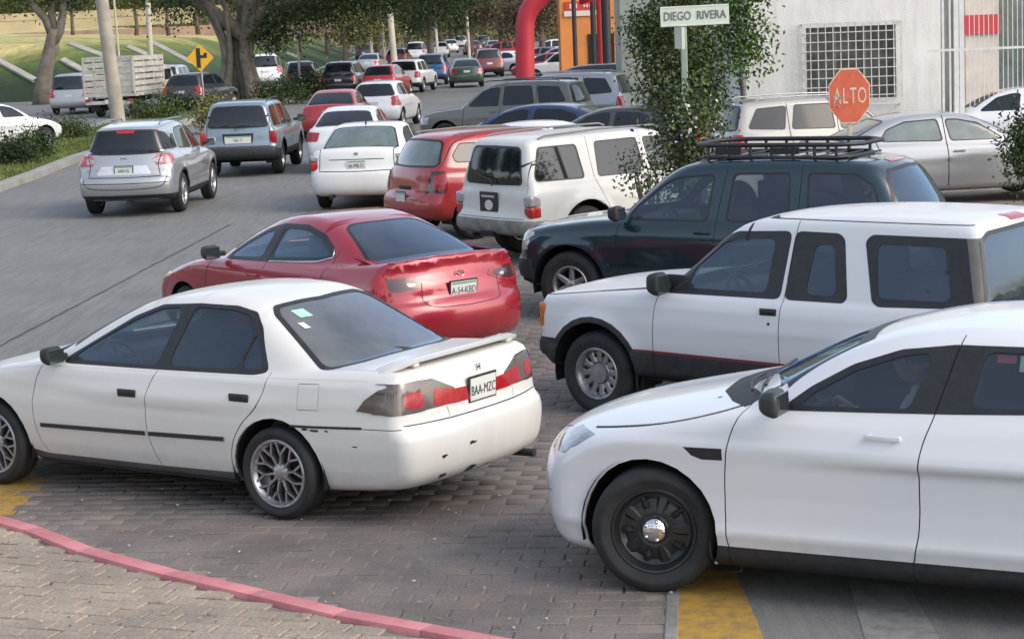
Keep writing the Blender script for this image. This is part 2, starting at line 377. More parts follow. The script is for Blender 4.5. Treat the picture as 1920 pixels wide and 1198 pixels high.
def cut_body(car, feats, step=0.045, phi0=-42.0):
    """feats: (label, view, points, opts) painted in order; returns {label: (V, F, N)} for the +y half"""
    umin, umax = car.sa - car.Rr * math.pi / 2, car.sb + car.Rr * math.pi / 2; vmin, vmax = R_(phi0) * car.PH, R_(90) * car.PH
    polys = []
    for lab, view, pts, op in feats:
        if 'line' not in op and view != 'S':      # an outline that starts on the centre line is carried across it
            pts = [((p[0], -.12) if p[1] == 0 else p) if view == 'T' else ((-.12, p[1]) if p[0] == 0 else p) for p in pts]
        if op.get('round', 0): pts = fillet(pts, .045 if op['round'] == 1 else op['round'])
        if 'line' in op:
            q = densify(pts, step * 0.7, False) if not op.get('curve') else chaikin(pts, 3, False)
            pts = strip(q, op['line'])
            q = pts
        else: q = densify(pts, step * 0.8)
        q = np.array(q, float)
        if view == 'T': q[:, 1] = np.maximum(q[:, 1], 0)
        elif view != 'S': q[:, 0] = np.maximum(q[:, 0], 0)
        uv = car.inv(car.project(view, q)); uv[:, 0] = np.clip(uv[:, 0], umin, umax); uv[:, 1] = np.clip(uv[:, 1], vmin, vmax)
        keep = np.ones(len(uv), bool); keep[1:] = np.linalg.norm(np.diff(uv, axis=0), axis=1) > 1e-5; uv = uv[keep]
        if len(uv) > 2: polys.append((lab, uv))
    nu = int((umax - umin) / step) + 1; nv = int((vmax - vmin) / (step * 1.0)) + 1
    U, Vv = np.meshgrid(np.linspace(umin, umax, nu), np.linspace(vmin, vmax, nv), indexing='ij')
    G = np.stack([U.ravel(), Vv.ravel()], 1); bord = (np.abs(G[:, 0] - umin) < 1e-6) | (np.abs(G[:, 0] - umax) < 1e-6) | (np.abs(G[:, 1] - vmin) < 1e-6) | (np.abs(G[:, 1] - vmax) < 1e-6)
    if polys:
        C = np.vstack([p for _, p in polys]); cell = step * 0.45; occ = set(map(tuple, np.floor(C / cell).astype(int)))
        gi = np.floor(G / cell).astype(int); near = np.array([tuple(g) in occ for g in gi]); G = G[bord | ~near]
    pts = [Vector(p) for p in G]; edges = []
    for _, p in polys:
        k = len(pts); pts += [Vector(q) for q in p]; n = len(p); edges += [(k + i, k + (i + 1) % n) for i in range(n)]
    r = delaunay_2d_cdt(pts, edges, [], 0, 1e-5, False)
    V2 = np.array([tuple(v) for v in r[0]]); F = np.array([f for f in r[2] if len(f) == 3], dtype=np.int64)
    e1 = V2[F[:, 1]] - V2[F[:, 0]]; e2 = V2[F[:, 2]] - V2[F[:, 0]]; ar = e1[:, 0] * e2[:, 1] - e1[:, 1] * e2[:, 0]
    F = F[np.abs(ar) > 1e-10]; ar = ar[np.abs(ar) > 1e-10]; F[ar < 0] = F[ar < 0][:, ::-1]
    cen = V2[F].mean(1); lab = np.zeros(len(F), int); names = ['body']
    for L, p in polys:
        if L not in names: names.append(L)
        lab[in_poly(p, cen)] = names.index(L)
    P = car.surf(V2); N = car.grad(P)
    # orientation: make faces face outwards
    fn = np.cross(P[F[:, 1]] - P[F[:, 0]], P[F[:, 2]] - P[F[:, 0]]); flip = (fn * N[F].mean(1)).sum(1) < 0; F[flip] = F[flip][:, ::-1]
    out = {}
    for i, L in enumerate(names):
        f = F[lab == i]
        if len(f) == 0 or L == 'hole': continue
        for k, g in enumerate(components(f) if L not in ('body', 'panel_gap') else [f]):
            ids, inv_ = np.unique(g, return_inverse=True); out[L if k == 0 else '%s#%d' % (L, k)] = (P[ids], inv_.reshape(g.shape), N[ids])
    return out
def components(f):
    n = f.max() + 1; lab = np.arange(n)
    for _ in range(400):
        m = lab[f].min(1); new = lab.copy(); np.minimum.at(new, f.ravel(), np.repeat(m, 3)); new = new[new]
        if (new == lab).all(): break
        lab = new
    c = lab[f[:, 0]]; ks, ct = np.unique(c, return_counts=True)
    return [f[c == k] for k in ks[np.argsort(-ct)] if (c == k).sum() >= 4] or [f]
def half_mesh(name, parts, offset=0.0, side=0, skirt=0.0):
    """side +1 / -1: that half only; 0: both halves in one mesh. skirt: rim turned inwards so the piece has an edge"""
    V, F, N = parts; V = V + N * offset
    if skirt > 0:
        e = np.vstack([F[:, [0, 1]], F[:, [1, 2]], F[:, [2, 0]]]); es = np.sort(e, 1); key = es[:, 0] * (len(V) + 1) + es[:, 1]
        _, ix, ct = np.unique(key, return_index=True, return_counts=True); be = e[ix[ct == 1]]
        be = be[~((np.abs(V[be[:, 0], 1]) < 1e-3) & (np.abs(V[be[:, 1], 1]) < 1e-3))]
        if len(be):
            n0 = len(V); a, b = be[:, 0], be[:, 1]; V = np.vstack([V, V[a] , V[b], V[a] - N[a] * skirt, V[b] - N[b] * skirt])
            k = len(be); i = np.arange(k); F = np.vstack([F, np.stack([n0 + i + k, n0 + i, n0 + i + 2 * k], 1), np.stack([n0 + i + k, n0 + i + 2 * k, n0 + i + 3 * k], 1)])
            sn = np.cross(V[n0 + i] - V[n0 + i + k], V[n0 + i + 2 * k] - V[n0 + i + k]); sn /= np.linalg.norm(sn, axis=1, keepdims=True) + 1e-9
            N = np.vstack([N, sn, sn, sn, sn])
    m = np.array([1, -1, 1.0])
    if side == 1: return np_mesh(name, V, F, True, N)
    if side == -1: return np_mesh(name, V * m, F[:, ::-1].copy(), True, N * m)
    return np_mesh(name, np.vstack([V, V * m]), np.vstack([F, F[:, ::-1] + len(V)]), True, np.vstack([N, N * m]))

# ------------------------------------------------------------------ wheels
WCACHE = {}
def tyre_mesh(R, tw, rr, n=48):
    k = ('t', R, tw, rr, n)
    if k not in WCACHE:
        h = tw / 2; bm = bmesh.new()
        prof = [(rr - .012, -h * .72), (rr, -h * .86), (rr + .012, -h * .9), ((R + rr) / 2 - .012, -h * 1.02), ((R + rr) / 2, -h * 1.045), ((R + rr) / 2 + .01, -h * 1.02), (R - .035, -h * .97), (R - .012, -h * .84), (R - .002, -h * .66),
                (R, -h * .42), (R - .007, -h * .40), (R - .007, -h * .34), (R, -h * .32), (R, -.012), (R - .007, -.008)]
        prof = prof + [(r, -y) for r, y in prof[::-1]]
        lathe(bm, prof, n); WCACHE[k] = bm_mesh('tyre', bm, True, R_(32)); WCACHE[k].materials.append(M_RUB)
    return WCACHE[k]
def rim_mesh(kind, rr, tw, dark=False, n=40):
    k = (kind, rr, tw, dark, n)
    if k in WCACHE: return WCACHE[k]
    bm = bmesh.new(); h = tw / 2      # outer face is at +y
    lip = [(rr + .004, h * .86), (rr - .004, h * .92), (rr - .016, h * .9), (rr - .022, h * .74), (rr - .035, h * .60), (rr - .045, -h * .8), (rr - .02, -h * .85)]
    lathe(bm, lip, n)
    nb = len(bm.faces)
    def spoke(a, r0, r1, w0, w1, y0, y1, t=.018):
        c, s = math.cos(a), math.sin(a); pc, ps = -s, c; vs = []
        for (r, w, y) in ((r0, w0, y0), (r1, w1, y1)):
            for (dw, dy) in ((-1, 0), (-.55, t * .6), (.55, t * .6), (1, 0), (1, -t * 1.6), (-1, -t * 1.6)):
                vs.append(bm.verts.new((c * r + pc * w / 2 * dw, y + dy, s * r + ps * w / 2 * dw)))
        for i in range(6): bm.faces.new((vs[i], vs[(i + 1) % 6], vs[6 + (i + 1) % 6], vs[6 + i]))
        bm.faces.new(vs[:6][::-1]); bm.faces.new(vs[6:])
    yo, yc = h * .66, h * .52
    if kind == 'mesh':
        for i in range(10):
            a = 2 * math.pi * i / 10; spoke(a, .05, rr * .60, .024, .016, yc, yc + .01)
            for sg in (-1, 1):
                a2 = a + sg * .22; p0 = (rr * .55, a); p1 = (rr - .02, a2)
                x0, z0 = p0[0] * math.cos(a), p0[0] * math.sin(a); x1, z1 = p1[0] * math.cos(a2), p1[0] * math.sin(a2)
                L = math.hypot(x1 - x0, z1 - z0); m = Matrix.Translation(((x0 + x1) / 2, (yc + yo) / 2, (z0 + z1) / 2)) @ Matrix.Rotation(-math.atan2(z1 - z0, x1 - x0), 4, 'Y')
                bmesh.ops.create_cube(bm, size=1, matrix=m @ Matrix.Diagonal((L, .03, .014, 1)))
                a3 = a + sg * math.pi / 10; 
        lathe(bm, [(0.0, yc + .018), (.02, yc + .018), (.05, yc + .012), (.066, yc), (.07, yc - .03)], 20)
        for i in range(5):
            a = 2 * math.pi * (i + .5) / 5; add_box(bm, (.045 * math.cos(a), yc + .012, .045 * math.sin(a)), (.016, .012, .016), bev=.003)
    elif kind == 'steel':
        lathe(bm, [(rr - .02, h * .5), (rr - .04, h * .55), (rr * .72, h * .42), (rr * .62, h * .48), (rr * .42, h * .62), (rr * .36, h * .60), (.07, h * .5), (.0, h * .5)], n)
        for i in range(10):      # raised pads round the slots
            a = 2 * math.pi * i / 10; spoke(a, rr * .42, rr * .84, .05 if i % 2 == 0 else .03, .085 if i % 2 == 0 else .02, h * .56, h * .40, .02)
    elif kind == 'slots':
        lathe(bm, [(rr - .02, h * .45), (rr - .035, h * .5), (rr * .80, h * .34), (rr * .45, h * .30), (rr * .38, h * .42), (.085, h * .44), (.08, h * .6), (.0, h * .62)], n)
        for i in range(12):
            a = 2 * math.pi * i / 12; spoke(a, rr * .44, rr * .84, .045, .075, h * .34, h * .38, .016)
        for i in range(5):
            a = 2 * math.pi * (i + .5) / 5; add_box(bm, (.06 * math.cos(a), h * .5, .06 * math.sin(a)), (.02, .02, .02), bev=.004)
    else:
        ns = int(kind)
        for i in range(ns):
            a = 2 * math.pi * i / ns + .3; spoke(a, .03, rr - .018, .075 if ns <= 6 else .045, .05 if ns <= 6 else .04, yc, yo, .02)
        lathe(bm, [(0.0, yc + .028), (.03, yc + .026), (.062, yc + .01), (.075, yc - .03)], 20)
    for f in bm.faces: f.material_index = 0
    # dark barrel and brake disc behind
    k0 = len(bm.faces); lathe(bm, [(rr - .03, -h * .1), (rr * .62, -h * .12), (rr * .62, -h * .2)], n)
    lathe(bm, [(rr * .66, -h * .05), (.0, -h * .05)], n)
    fs = list(bm.faces)
    for f in fs[k0:]: f.material_index = 1
    if kind == 'slots' or kind == 'steel':
        pass
    me = bm_mesh('rim', bm, True, R_(35)); me.materials.append(MATS['black_steel'] if dark else M_ALLOY); me.materials.append(M_UNDER)
    WCACHE[k] = me; return me
simple('black_steel', (0.022, 0.022, 0.024), 0.35, metal=0.2, coat=0.2)
def wheel(root, x, y, R, tw, rr, kind, side, steer=0.0, dark=False, cap=None, n=48):
    w = empty('wheel', (x, y, R), (0 if side > 0 else math.pi) + steer); w.parent = root
    link('tyre', tyre_mesh(R, tw, rr, n), None, w); rm = link('rim', rim_mesh(kind, rr, tw, dark, max(20, n - 12)), None, w)
    w.rotation_euler[1] = random.uniform(0, 1.2)
    if kind in ('steel', 'slots'):      # openings: dark recessed pockets between the pads
        kk = ('pock', kind, rr, tw)
        if kk not in WCACHE:
            bm = bmesh.new(); nn = 10 if kind == 'steel' else 12
            for i in range(nn):
                if kind == 'steel' and i % 2 == 0: continue
                a = 2 * math.pi * (i + (.0 if kind == 'steel' else .5)) / nn; r = rr * (.63 if kind == 'steel' else .70)
                m = Matrix.Translation((r * math.cos(a), tw / 2 * (.60 if kind == 'steel' else .42), r * math.sin(a))) @ Matrix.Rotation(-a, 4, 'Y') @ Matrix.Diagonal((.055 if kind == 'steel' else .04, .02, .04 if kind == 'steel' else .022, 1))
                bmesh.ops.create_cube(bm, size=1, matrix=m)
            bmesh.ops.bevel(bm, geom=list(bm.edges), offset=.008, segments=2, affect='EDGES'); WCACHE[kk] = bm_mesh('rim_slots', bm, True); WCACHE[kk].materials.append(M_UNDER)
        link('rim_slots', WCACHE[kk], None, w)['kind'] = 'stuff'
    if cap:
        kk = ('cap', rr)
        if kk not in WCACHE:
            bm = bmesh.new(); h = tw / 2; lathe(bm, [(.0, h * .95), (.03, h * .945), (.06, h * .86), (.082, h * .62), (.086, h * .45)], 28)
            for i in range(5):
                a = 2 * math.pi * i / 5; r = bmesh.ops.create_uvsphere(bm, u_segments=10, v_segments=6, radius=.013, matrix=Matrix.Translation((.055 * math.cos(a), h * .86, .055 * math.sin(a))))
            WCACHE[kk] = bm_mesh('hub_cap', bm, True); WCACHE[kk].materials.append(M_CHROME)
        link('hub_cap', WCACHE[kk], None, w)
    return w

# ------------------------------------------------------------------ putting a car together
def rbox(name, c, s, mat, parent, bev=.03, rot=None): return box_obj(name, c, s, mat, parent, rot, bev, 2, True)
def seats(root, xs, hw, zb, roof, wheel_side=1, mat=None, rear=True, dash=None, zfl=.32):
    mat = mat or M_SEAT
    for y in (hw * .42, -hw * .42):
        bm = bmesh.new(); add_box(bm, (xs + .05, y, zfl + .12), (.52, .5, .18), bev=.05, seg=2)
        add_box(bm, (xs - .27, y, zfl + .45), (.14, .48, .6), Matrix.Rotation(R_(-14), 3, 'Y'), bev=.05, seg=2)
        s = link('seat', bm_mesh('seat', bm, True, R_(40)), mat, root)
        bm = bmesh.new(); add_box(bm, (xs - .36, y, zfl + .84), (.09, .26, .18), bev=.03, seg=2); add_tube(bm, [(xs - .34, y, zfl + .7), (xs - .36, y, zfl + .82)], .012, 6)
        link('headrest', bm_mesh('headrest', bm, True, R_(40)), mat, s)
    if rear:
        xr = xs - .95; bm = bmesh.new(); add_box(bm, (xr + .05, 0, zfl + .12), (.5, hw * 1.45, .18), bev=.05, seg=2)
        add_box(bm, (xr - .26, 0, zfl + .42), (.14, hw * 1.45, .56), Matrix.Rotation(R_(-18), 3, 'Y'), bev=.05, seg=2); link('rear_seat', bm_mesh('rear_seat', bm, True, R_(40)), mat, root)
    if dash:
        rbox('dashboard', (dash - .12, 0, zb - .12), (.5, hw * 1.55, .24), M_INT, root, .07)
        bm = bmesh.new(); y = hw * .42 * wheel_side; m = Matrix.Translation((dash - .46, y, zb - .06)) @ Matrix.Rotation(R_(-62), 4, 'Y')
        pts = [m @ Vector((.18 * math.cos(a), .18 * math.sin(a), 0)) for a in np.linspace(0, 2 * math.pi, 25)]
        add_tube(bm, pts, .016, 8, False)
        add_tube(bm, [m @ Vector((-.17, 0, 0)), m @ Vector((.17, 0, 0))], .02, 6); add_tube(bm, [m @ Vector((0, -.17, 0)), m @ Vector((0, .17, 0))], .02, 6)
        link('steering_wheel', bm_mesh('steering_wheel', bm, True), M_PLAST, root)
def mirror_part(parent, P, side, mat, s=(.13, .2, .14), stalk=.05):
    bm = bmesh.new(); add_box(bm, (0, 0, 0), s, bev=min(s) * .42, seg=4)
    for v in bm.verts:
        k = (v.co.x / s[0] + .5); v.co.z *= 1 - .34 * k * k; v.co.y *= 1 - .22 * k * k; v.co.x -= side * v.co.y * .12; v.co.z += .01 * k
    o = link('mirror', bm_mesh('mirror', bm, True, R_(60)), mat, parent, (P[0], (P[1] + s[1] / 2 + stalk) * side, P[2]))
    bm = bmesh.new(); add_box(bm, (-s[0] * .50, 0, 0), (.012, s[1] * .82, s[2] * .78), bev=.004)
    link('mirror_glass', bm_mesh('mirror_glass', bm), MATS.get('mirror_glass') or simple('mirror_glass', (.10, .12, .12), .05, metal=.8), o)
    bm = bmesh.new(); add_box(bm, (0, -(s[1] / 2 + stalk / 2) * side, -s[2] * .15), (s[0] * .5, stalk + .06, s[2] * .35), bev=.01)
    link('mirror_arm', bm_mesh('mirror_arm', bm, True, R_(40)), M_PLAST, o)
    return o
def handle_part(car, parent, x, z, side, mat, L=.15, h=.032, kind='bar'):
    P, N = car.at('S', x, z); y = P.y
    bm = bmesh.new()
    if kind == 'bar':
        add_box(bm, (x, y + .022, z), (L, .016, h * .8), bev=.007, seg=2)
        for e in (-1, 1): add_box(bm, (x + e * L * .42, y + .006, z), (L * .14, .034, h * .7), bev=.006)
    else:
        add_box(bm, (x, y + .002, z), (L, .016, h), bev=.012, seg=2); add_box(bm, (x, y + .012, z + h * .12), (L * .8, .012, h * .45), bev=.005)
    if side < 0:
        for v in bm.verts: v.co.y *= -1
        bmesh.ops.reverse_faces(bm, faces=bm.faces[:])
    return link('handle', bm_mesh('handle', bm, True, R_(40)), mat, parent)
def plate(root, car, view, z, text=None, y=0.0, band=True, frame=True, w=.30, h=.15, tilt=0.0, holder=None):
    P, N = car.at(view, y + 1e-3, z); s = -1 if view == 'R' else 1
    e = empty('licence_plate', (P.x + s * .012, y, z), 0); e.parent = root
    e.rotation_euler = (math.pi / 2 + tilt, 0, -math.pi / 2 if s < 0 else math.pi / 2)      # local x: across as read, y: up, z: out
    if frame: box_obj('plate_frame', (0, 0, -.004), (w + .035, h + .03, .012), holder or M_TRIM, e, bev=.003)
    box_obj('plate_panel', (0, 0, .004), (w, h, .006), M_PLATE, e)
    if band: box_obj('plate_band', (0, h * .40, .0075), (w * .94, h * .12, .002), simple('plate_green', (.12, .3, .2), .5), e)
    if text:
        me = text_mesh(text, h * .62, .001); me.materials.append(M_INK); t = link('plate_text', me, None, e, (0, -.012, .009)); t.scale = (.72, 1, 1)
    return e
def build_car(name, car, feats, mp, loc, rz, label, cat='car', group=None, rim='5', rr=None, wheel_dark=False, cap=None, step=.045, steer=0.0,
              liner=False, split=(), wn=48, fdark=None, gloss=None):
    """mp: label -> (object name, material, offset, mode) mode: 'b' both halves one mesh, 's' one per side, 'door:N' a door part, child window names 'x>y'"""
    root = empty(name, loc, rz, label, cat, group); parts = cut_body(car, feats, step); made = {}
    for L in list(parts):
        B = L.split('#')[0]
        if B not in mp: mp[B] = (B, M_TRIM, 0, 's')
        mp[L] = mp[B]
        if '#' in L and mp[L][3] == 'b' and parts[L][0][:, 1].min() > .004: mp[L] = (mp[L][0], mp[L][1], mp[L][2], 's') + tuple(mp[L][4:])
    for L in list(parts):
        if '#' not in L and mp[L][3] == 'b' and L not in ('body', 'panel_gap', 'tailgate') and parts[L][0][:, 1].min() > .004: mp[L] = (mp[L][0], mp[L][1], mp[L][2], 's') + tuple(mp[L][4:])
    order = sorted(parts, key=lambda L: len(mp[L]) > 4 and mp[L][4] is not None)
    for L in order:
        nm, mat, off, mode = mp[L][:4]; par = mp[L][4] if len(mp[L]) > 4 else None
        sk = mp[L][5] if len(mp[L]) > 5 else 0.012
        if mode == 'b':
            made[L] = [link(nm, half_mesh(nm, parts[L], off, 0, sk), mat, made[par][0] if par in made else root)]
            if L == 'panel_gap': made[L][0]['kind'] = 'stuff'
        else: made[L] = [link(nm, half_mesh(nm, parts[L], off, sd, sk), mat, (made[par][i if len(made[par]) > 1 else 0] if par in made else root)) for i, sd in enumerate((1, -1))]
    if liner:
        Vs, Fs, Ns = [], [], []; n = 0
        for L, (V, F, N) in parts.items():
            if 'glass' in L or 'window' in L: continue
            Vs.append(V); Fs.append(F + n); Ns.append(N); n += len(V)
        V, F, N = np.vstack(Vs), np.vstack(Fs), np.vstack(Ns)
        keep = (V[F][:, :, 2].min(1) > car.zbelt - .75) & (V[F][:, :, 0].max(1) < car.gh_x1 + .1) & (V[F][:, :, 0].min(1) > car.gh_x0 - .2)
        link('interior_lining', half_mesh('interior_lining', (V, F[keep], N), -.03, 0), liner if not isinstance(liner, bool) else M_INT, root)
    R, tw = car.R, car.tw; rr = rr or R * .66
    for i, x in enumerate((car.wb / 2, -car.wb / 2)):
        for sd in (1, -1):
            wheel(root, x, sd * (car.tr / 2), R, tw, rr, rim, sd, steer if i == 0 else 0, wheel_dark, cap, wn)
    # wheel wells and floor pan
    bm = bmesh.new()
    for x in (car.wb / 2, -car.wb / 2):
        for sd in (1, -1):
            y0 = sd * (car.hw - .035 - getattr(car, 'tuck', 0)); y1 = sd * (car.hw - .36); r = R + car.arch + .012; a = [(r, y0), (r, y1), (.05, y1)]
            tmp = bmesh.new(); lathe(tmp, a, 20, a0=R_(-12), a1=R_(192)); bmesh.ops.translate(tmp, vec=(x, 0, R), verts=tmp.verts[:]); me = bpy.data.meshes.new('t'); tmp.to_mesh(me); tmp.free(); bm.from_mesh(me); bpy.data.meshes.remove(me)
    zb = car.zbot
    add_box(bm, (0, 0, zb + .05), (car.wb - 2 * R - .2, car.w - .22, .10)); add_box(bm, (0, 0, zb + .12), (car.xF - car.xR - 1.1, car.w - .85, .12))
    add_box(bm, (0, 0, R), (.07, car.tr - .2, .07)) ; add_box(bm, (car.wb / 2, 0, R * .9), (.08, car.tr - .2, .08)); add_box(bm, (-car.wb / 2, 0, R * .9), (.08, car.tr - .2, .08))
    link('underbody', bm_mesh('underbody', bm), M_UNDER, root)
    return root, made
# ------------------------------------------------------------------ the near cars
def circ(cx, cz, r, n=28): return [(cx + r * math.cos(2 * math.pi * i / n), cz + r * math.sin(2 * math.pi * i / n)) for i in range(n)]
def arches(c, extra=None):
    return [('hole', 'S', circ(c.wb / 2, c.R, c.R + c.arch), {}), ('hole', 'S', circ(-c.wb / 2, c.R, c.R + c.arch), {})]
def lip(c, w=.05, lab='arch_trim'):
    return [(lab, 'S', circ(c.wb / 2, c.R, c.R + c.arch + w), {}), (lab, 'S', circ(-c.wb / 2, c.R, c.R + c.arch + w), {})]
GAPW = .008
P_WHITE = paint('white', (.70, .705, .72), .32, dirt=.10); P_CREAM = paint('old_white', (.67, .66, .63), .42, dirt=.16, coat=.5)
P_WSUV = paint('suv_white', (.67, .675, .69), .42, dirt=.12, coat=.5)
G_NEAR = glass_mat('tinted_glass', (.58, .66, .64)); G_DARK = glass_mat('dark_tinted_glass', (.20, .22, .25)); G_REAR = glass_mat('dusty_rear_glass', (.34, .42, .38), dust=.32)

def white_sedan():
    c = Car(wb=2.715, w=1.785, R=.315, tr=1.56, tw=.205, zbot=.20, zbelt=.95, ybelt=.815, bow_f=.20, bow_r=.15, crown=.045, kl=.05, kn=.09, tumble=.48, arch=.065,
        low=[(2.0, .20), (2.26, .24), (2.31, .34), (2.32, .52), (2.29, .60), (2.20, .70), (2.0, .78), (1.5, .90), (1.05, .97), (.9, .985), (.8, .98), (-1.2, 1.0), (-1.55, 1.03), (-2.0, 1.055), (-2.30, 1.06), (-2.40, 1.045), (-2.43, .96),
             (-2.455, .78), (-2.46, .69), (-2.52, .655), (-2.53, .50), (-2.50, .34), (-2.42, .27), (-2.3, .25), (-1.7, .2)],
        gh=[(1.08, .93), (.70, 1.13), (.26, 1.33), (.05, 1.40), (-.2, 1.44), (-.55, 1.455), (-.9, 1.44), (-1.12, 1.395), (-1.45, 1.22), (-1.86, 1.0), (-1.8, .75), (1.0, .75)],
        sect=[(0, -.20), (.2, -.11), (.27, -.06), (.36, -.028), (.52, -.002), (.66, .002), (.76, -.012), (.80, -.014), (.93, -.036), (.97, -.06), (1.15, -.16), (2.2, -.5)], kg=.12, gtf=.08, gtr=.06, wbow=.2, rbow=.14, pf=.06, pr=.07)
    c.gh_x0, c.gh_x1 = -1.9, 1.1
    dlo = [(.70, .945), (.33, 1.14), (.05, 1.29), (-.18, 1.375), (-.52, 1.395), (-.85, 1.39), (-1.03, 1.355), (-1.13, 1.26), (-1.20, 1.12), (-1.275, .985), (-1.15, .965), (-.3, .955)]
    ft = arches(c) and []
    front_door = [(.80, .93), (.88, .78), (.905, .60), (.89, .42), (.82, .285), (-.28, .285), (-.22, .45), (-.21, .72), (-.255, .86), (-.31, .95), (-.50, 1.45), (-.1, 1.43), (.3, 1.2)]
    rear_door = [(-.28, .285), (-.22, .45), (-.21, .72), (-.255, .86), (-.31, .95), (-.50, 1.42), (-.9, 1.43), (-1.08, 1.40), (-1.22, 1.2), (-1.30, 1.0), (-1.28, .88), (-1.22, .76), (-1.10, .66), (-1.0, .52), (-.955, .40), (-.95, .285)]
    ft += [('front_door', 'S', front_door, {}), ('rear_door', 'S', rear_door, {}),
           ('trunk', 'R', [(0, 1.10), (.66, 1.08), (.66, .98), (.40, .92), (.38, .74), (.36, .705), (0, .70)], {}),
           ('trunk', 'T', [(-1.92, 0), (-1.90, .60), (-2.1, .66), (-2.35, .66), (-2.42, .66), (-2.44, 0)], {}),
           ('hood', 'T', [(1.05, 0), (.98, .3), (.86, .62), (.83, .72), (1.2, .70), (1.9, .60), (2.08, .5), (2.2, .25), (2.23, 0)], {}),
           ('rocker', 'S', [(.98, .30), (.98, .15), (-1.0, .15), (-1.0, .285), (-.28, .275), (.82, .275)], {}),
           ('trim', 'S', dlo, {'round': 1}),
           ('rear_trim', 'T', [(-1.12, 0), (-1.06, .46), (-1.14, .545), (-1.66, .715), (-1.74, .70), (-1.83, .45), (-1.875, 0)], {'round': 1}),
           ('front_trim', 'F', [(0, 1.41), (.48, 1.385), (.56, 1.34), (.74, .99), (.5, .992), (0, 1.002)], {'round': 1}),
           ('front_window', 'S', [(.60, .972), (.33, 1.118), (.05, 1.262), (-.18, 1.348), (-.40, 1.37), (-.27, .978)], {'round': 1}),
           ('rear_window', 'S', [(-.37, .982), (-.50, 1.372), (-.83, 1.365), (-.99, 1.335), (-1.08, 1.25), (-.985, .992)], {'round': 1}),
           ('vent_window', 'S', [(-1.01, .995), (-1.095, 1.235), (-1.17, 1.12), (-1.225, 1.00)], {'round': 1}),
           ('windshield_glass', 'F', [(0, 1.385), (.46, 1.36), (.53, 1.32), (.68, 1.03), (.5, 1.02), (0, 1.03)], {'round': 1}),
           ('rear_glass', 'T', [(-1.155, 0), (-1.10, .44), (-1.17, .51), (-1.64, .67), (-1.70, .655), (-1.785, .43), (-1.83, 0)], {'round': 1}),
           ('tail_clear', 'S', [(-2.04, .785), (-2.10, .86), (-2.20, .925), (-2.34, .965), (-2.6, .965), (-2.6, .775), (-2.3, .765)], {}),
           ('tail_clear', 'R', [(.62, .97), (.50, .965), (.30, .875), (.32, .78), (.62, .775), (.9, .77), (.9, .96)], {}),
           ('tail_red', 'R', [(.50, .90), (.30, .868), (.14, .862), (.15, .775), (.32, .775), (.52, .79)], {}),
           ('tail_red', 'R', [(.76, .90), (.60, .905), (.60, .79), (.76, .80)], {'round': 1}),
           ('head_clear', 'F', [(.40, .70), (.80, .76), (.84, .70), (.8, .64), (.42, .60)], {}), ('head_clear', 'S', [(2.3, .74), (2.02, .76), (1.98, .70), (2.3, .62)], {}),
           ('grille', 'F', [(0, .68), (.36, .68), (.36, .60), (0, .59)], {}),
           ('hole', 'S', circ(c.wb / 2, c.R, c.R + c.arch), {}), ('hole', 'S', circ(-c.wb / 2, c.R, c.R + c.arch), {}),
           ('panel_gap', 'S', [(.80, .94), (.86, .82), (.90, .66), (.895, .50), (.86, .36), (.80, .27)], {'line': GAPW, 'curve': 1}),
           ('panel_gap', 'S', [(-.305, .95), (-.245, .84), (-.215, .70), (-.215, .52), (-.25, .38), (-.295, .27)], {'line': GAPW, 'curve': 1}),
           ('panel_gap', 'S', [(-1.295, .99), (-1.27, .86), (-1.21, .75), (-1.10, .66), (-1.01, .54), (-.965, .42), (-.955, .30)], {'line': GAPW, 'curve': 1}),
           ('panel_gap', 'S', [(-1.56, .765), (-1.56, .935), (-1.73, .94), (-1.73, .77), (-1.56, .765)], {'line': .004}),
           ('bumper_line', 'S', [(-1.50, .655), (-1.7, .66), (-2.08, .675)], {'line': .016}),
           ('panel_gap', 'S', [(-2.08, .67), (-2.36, .675)], {'line': .006}),
           ('panel_gap', 'R', [(.78, .695), (.38, .69), (0, .69)], {'line': .008}),
           ('panel_gap', 'R', [(.375, .70), (.40, .77)], {'line': .006}),
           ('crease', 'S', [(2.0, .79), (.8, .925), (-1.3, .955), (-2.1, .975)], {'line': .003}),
           ('panel_gap', 'S', [(2.35, .585), (1.9, .60), (1.72, .60)], {'line': .006}), ('panel_gap', 'F', [(.9, .59), (0, .585)], {'line': .006})]
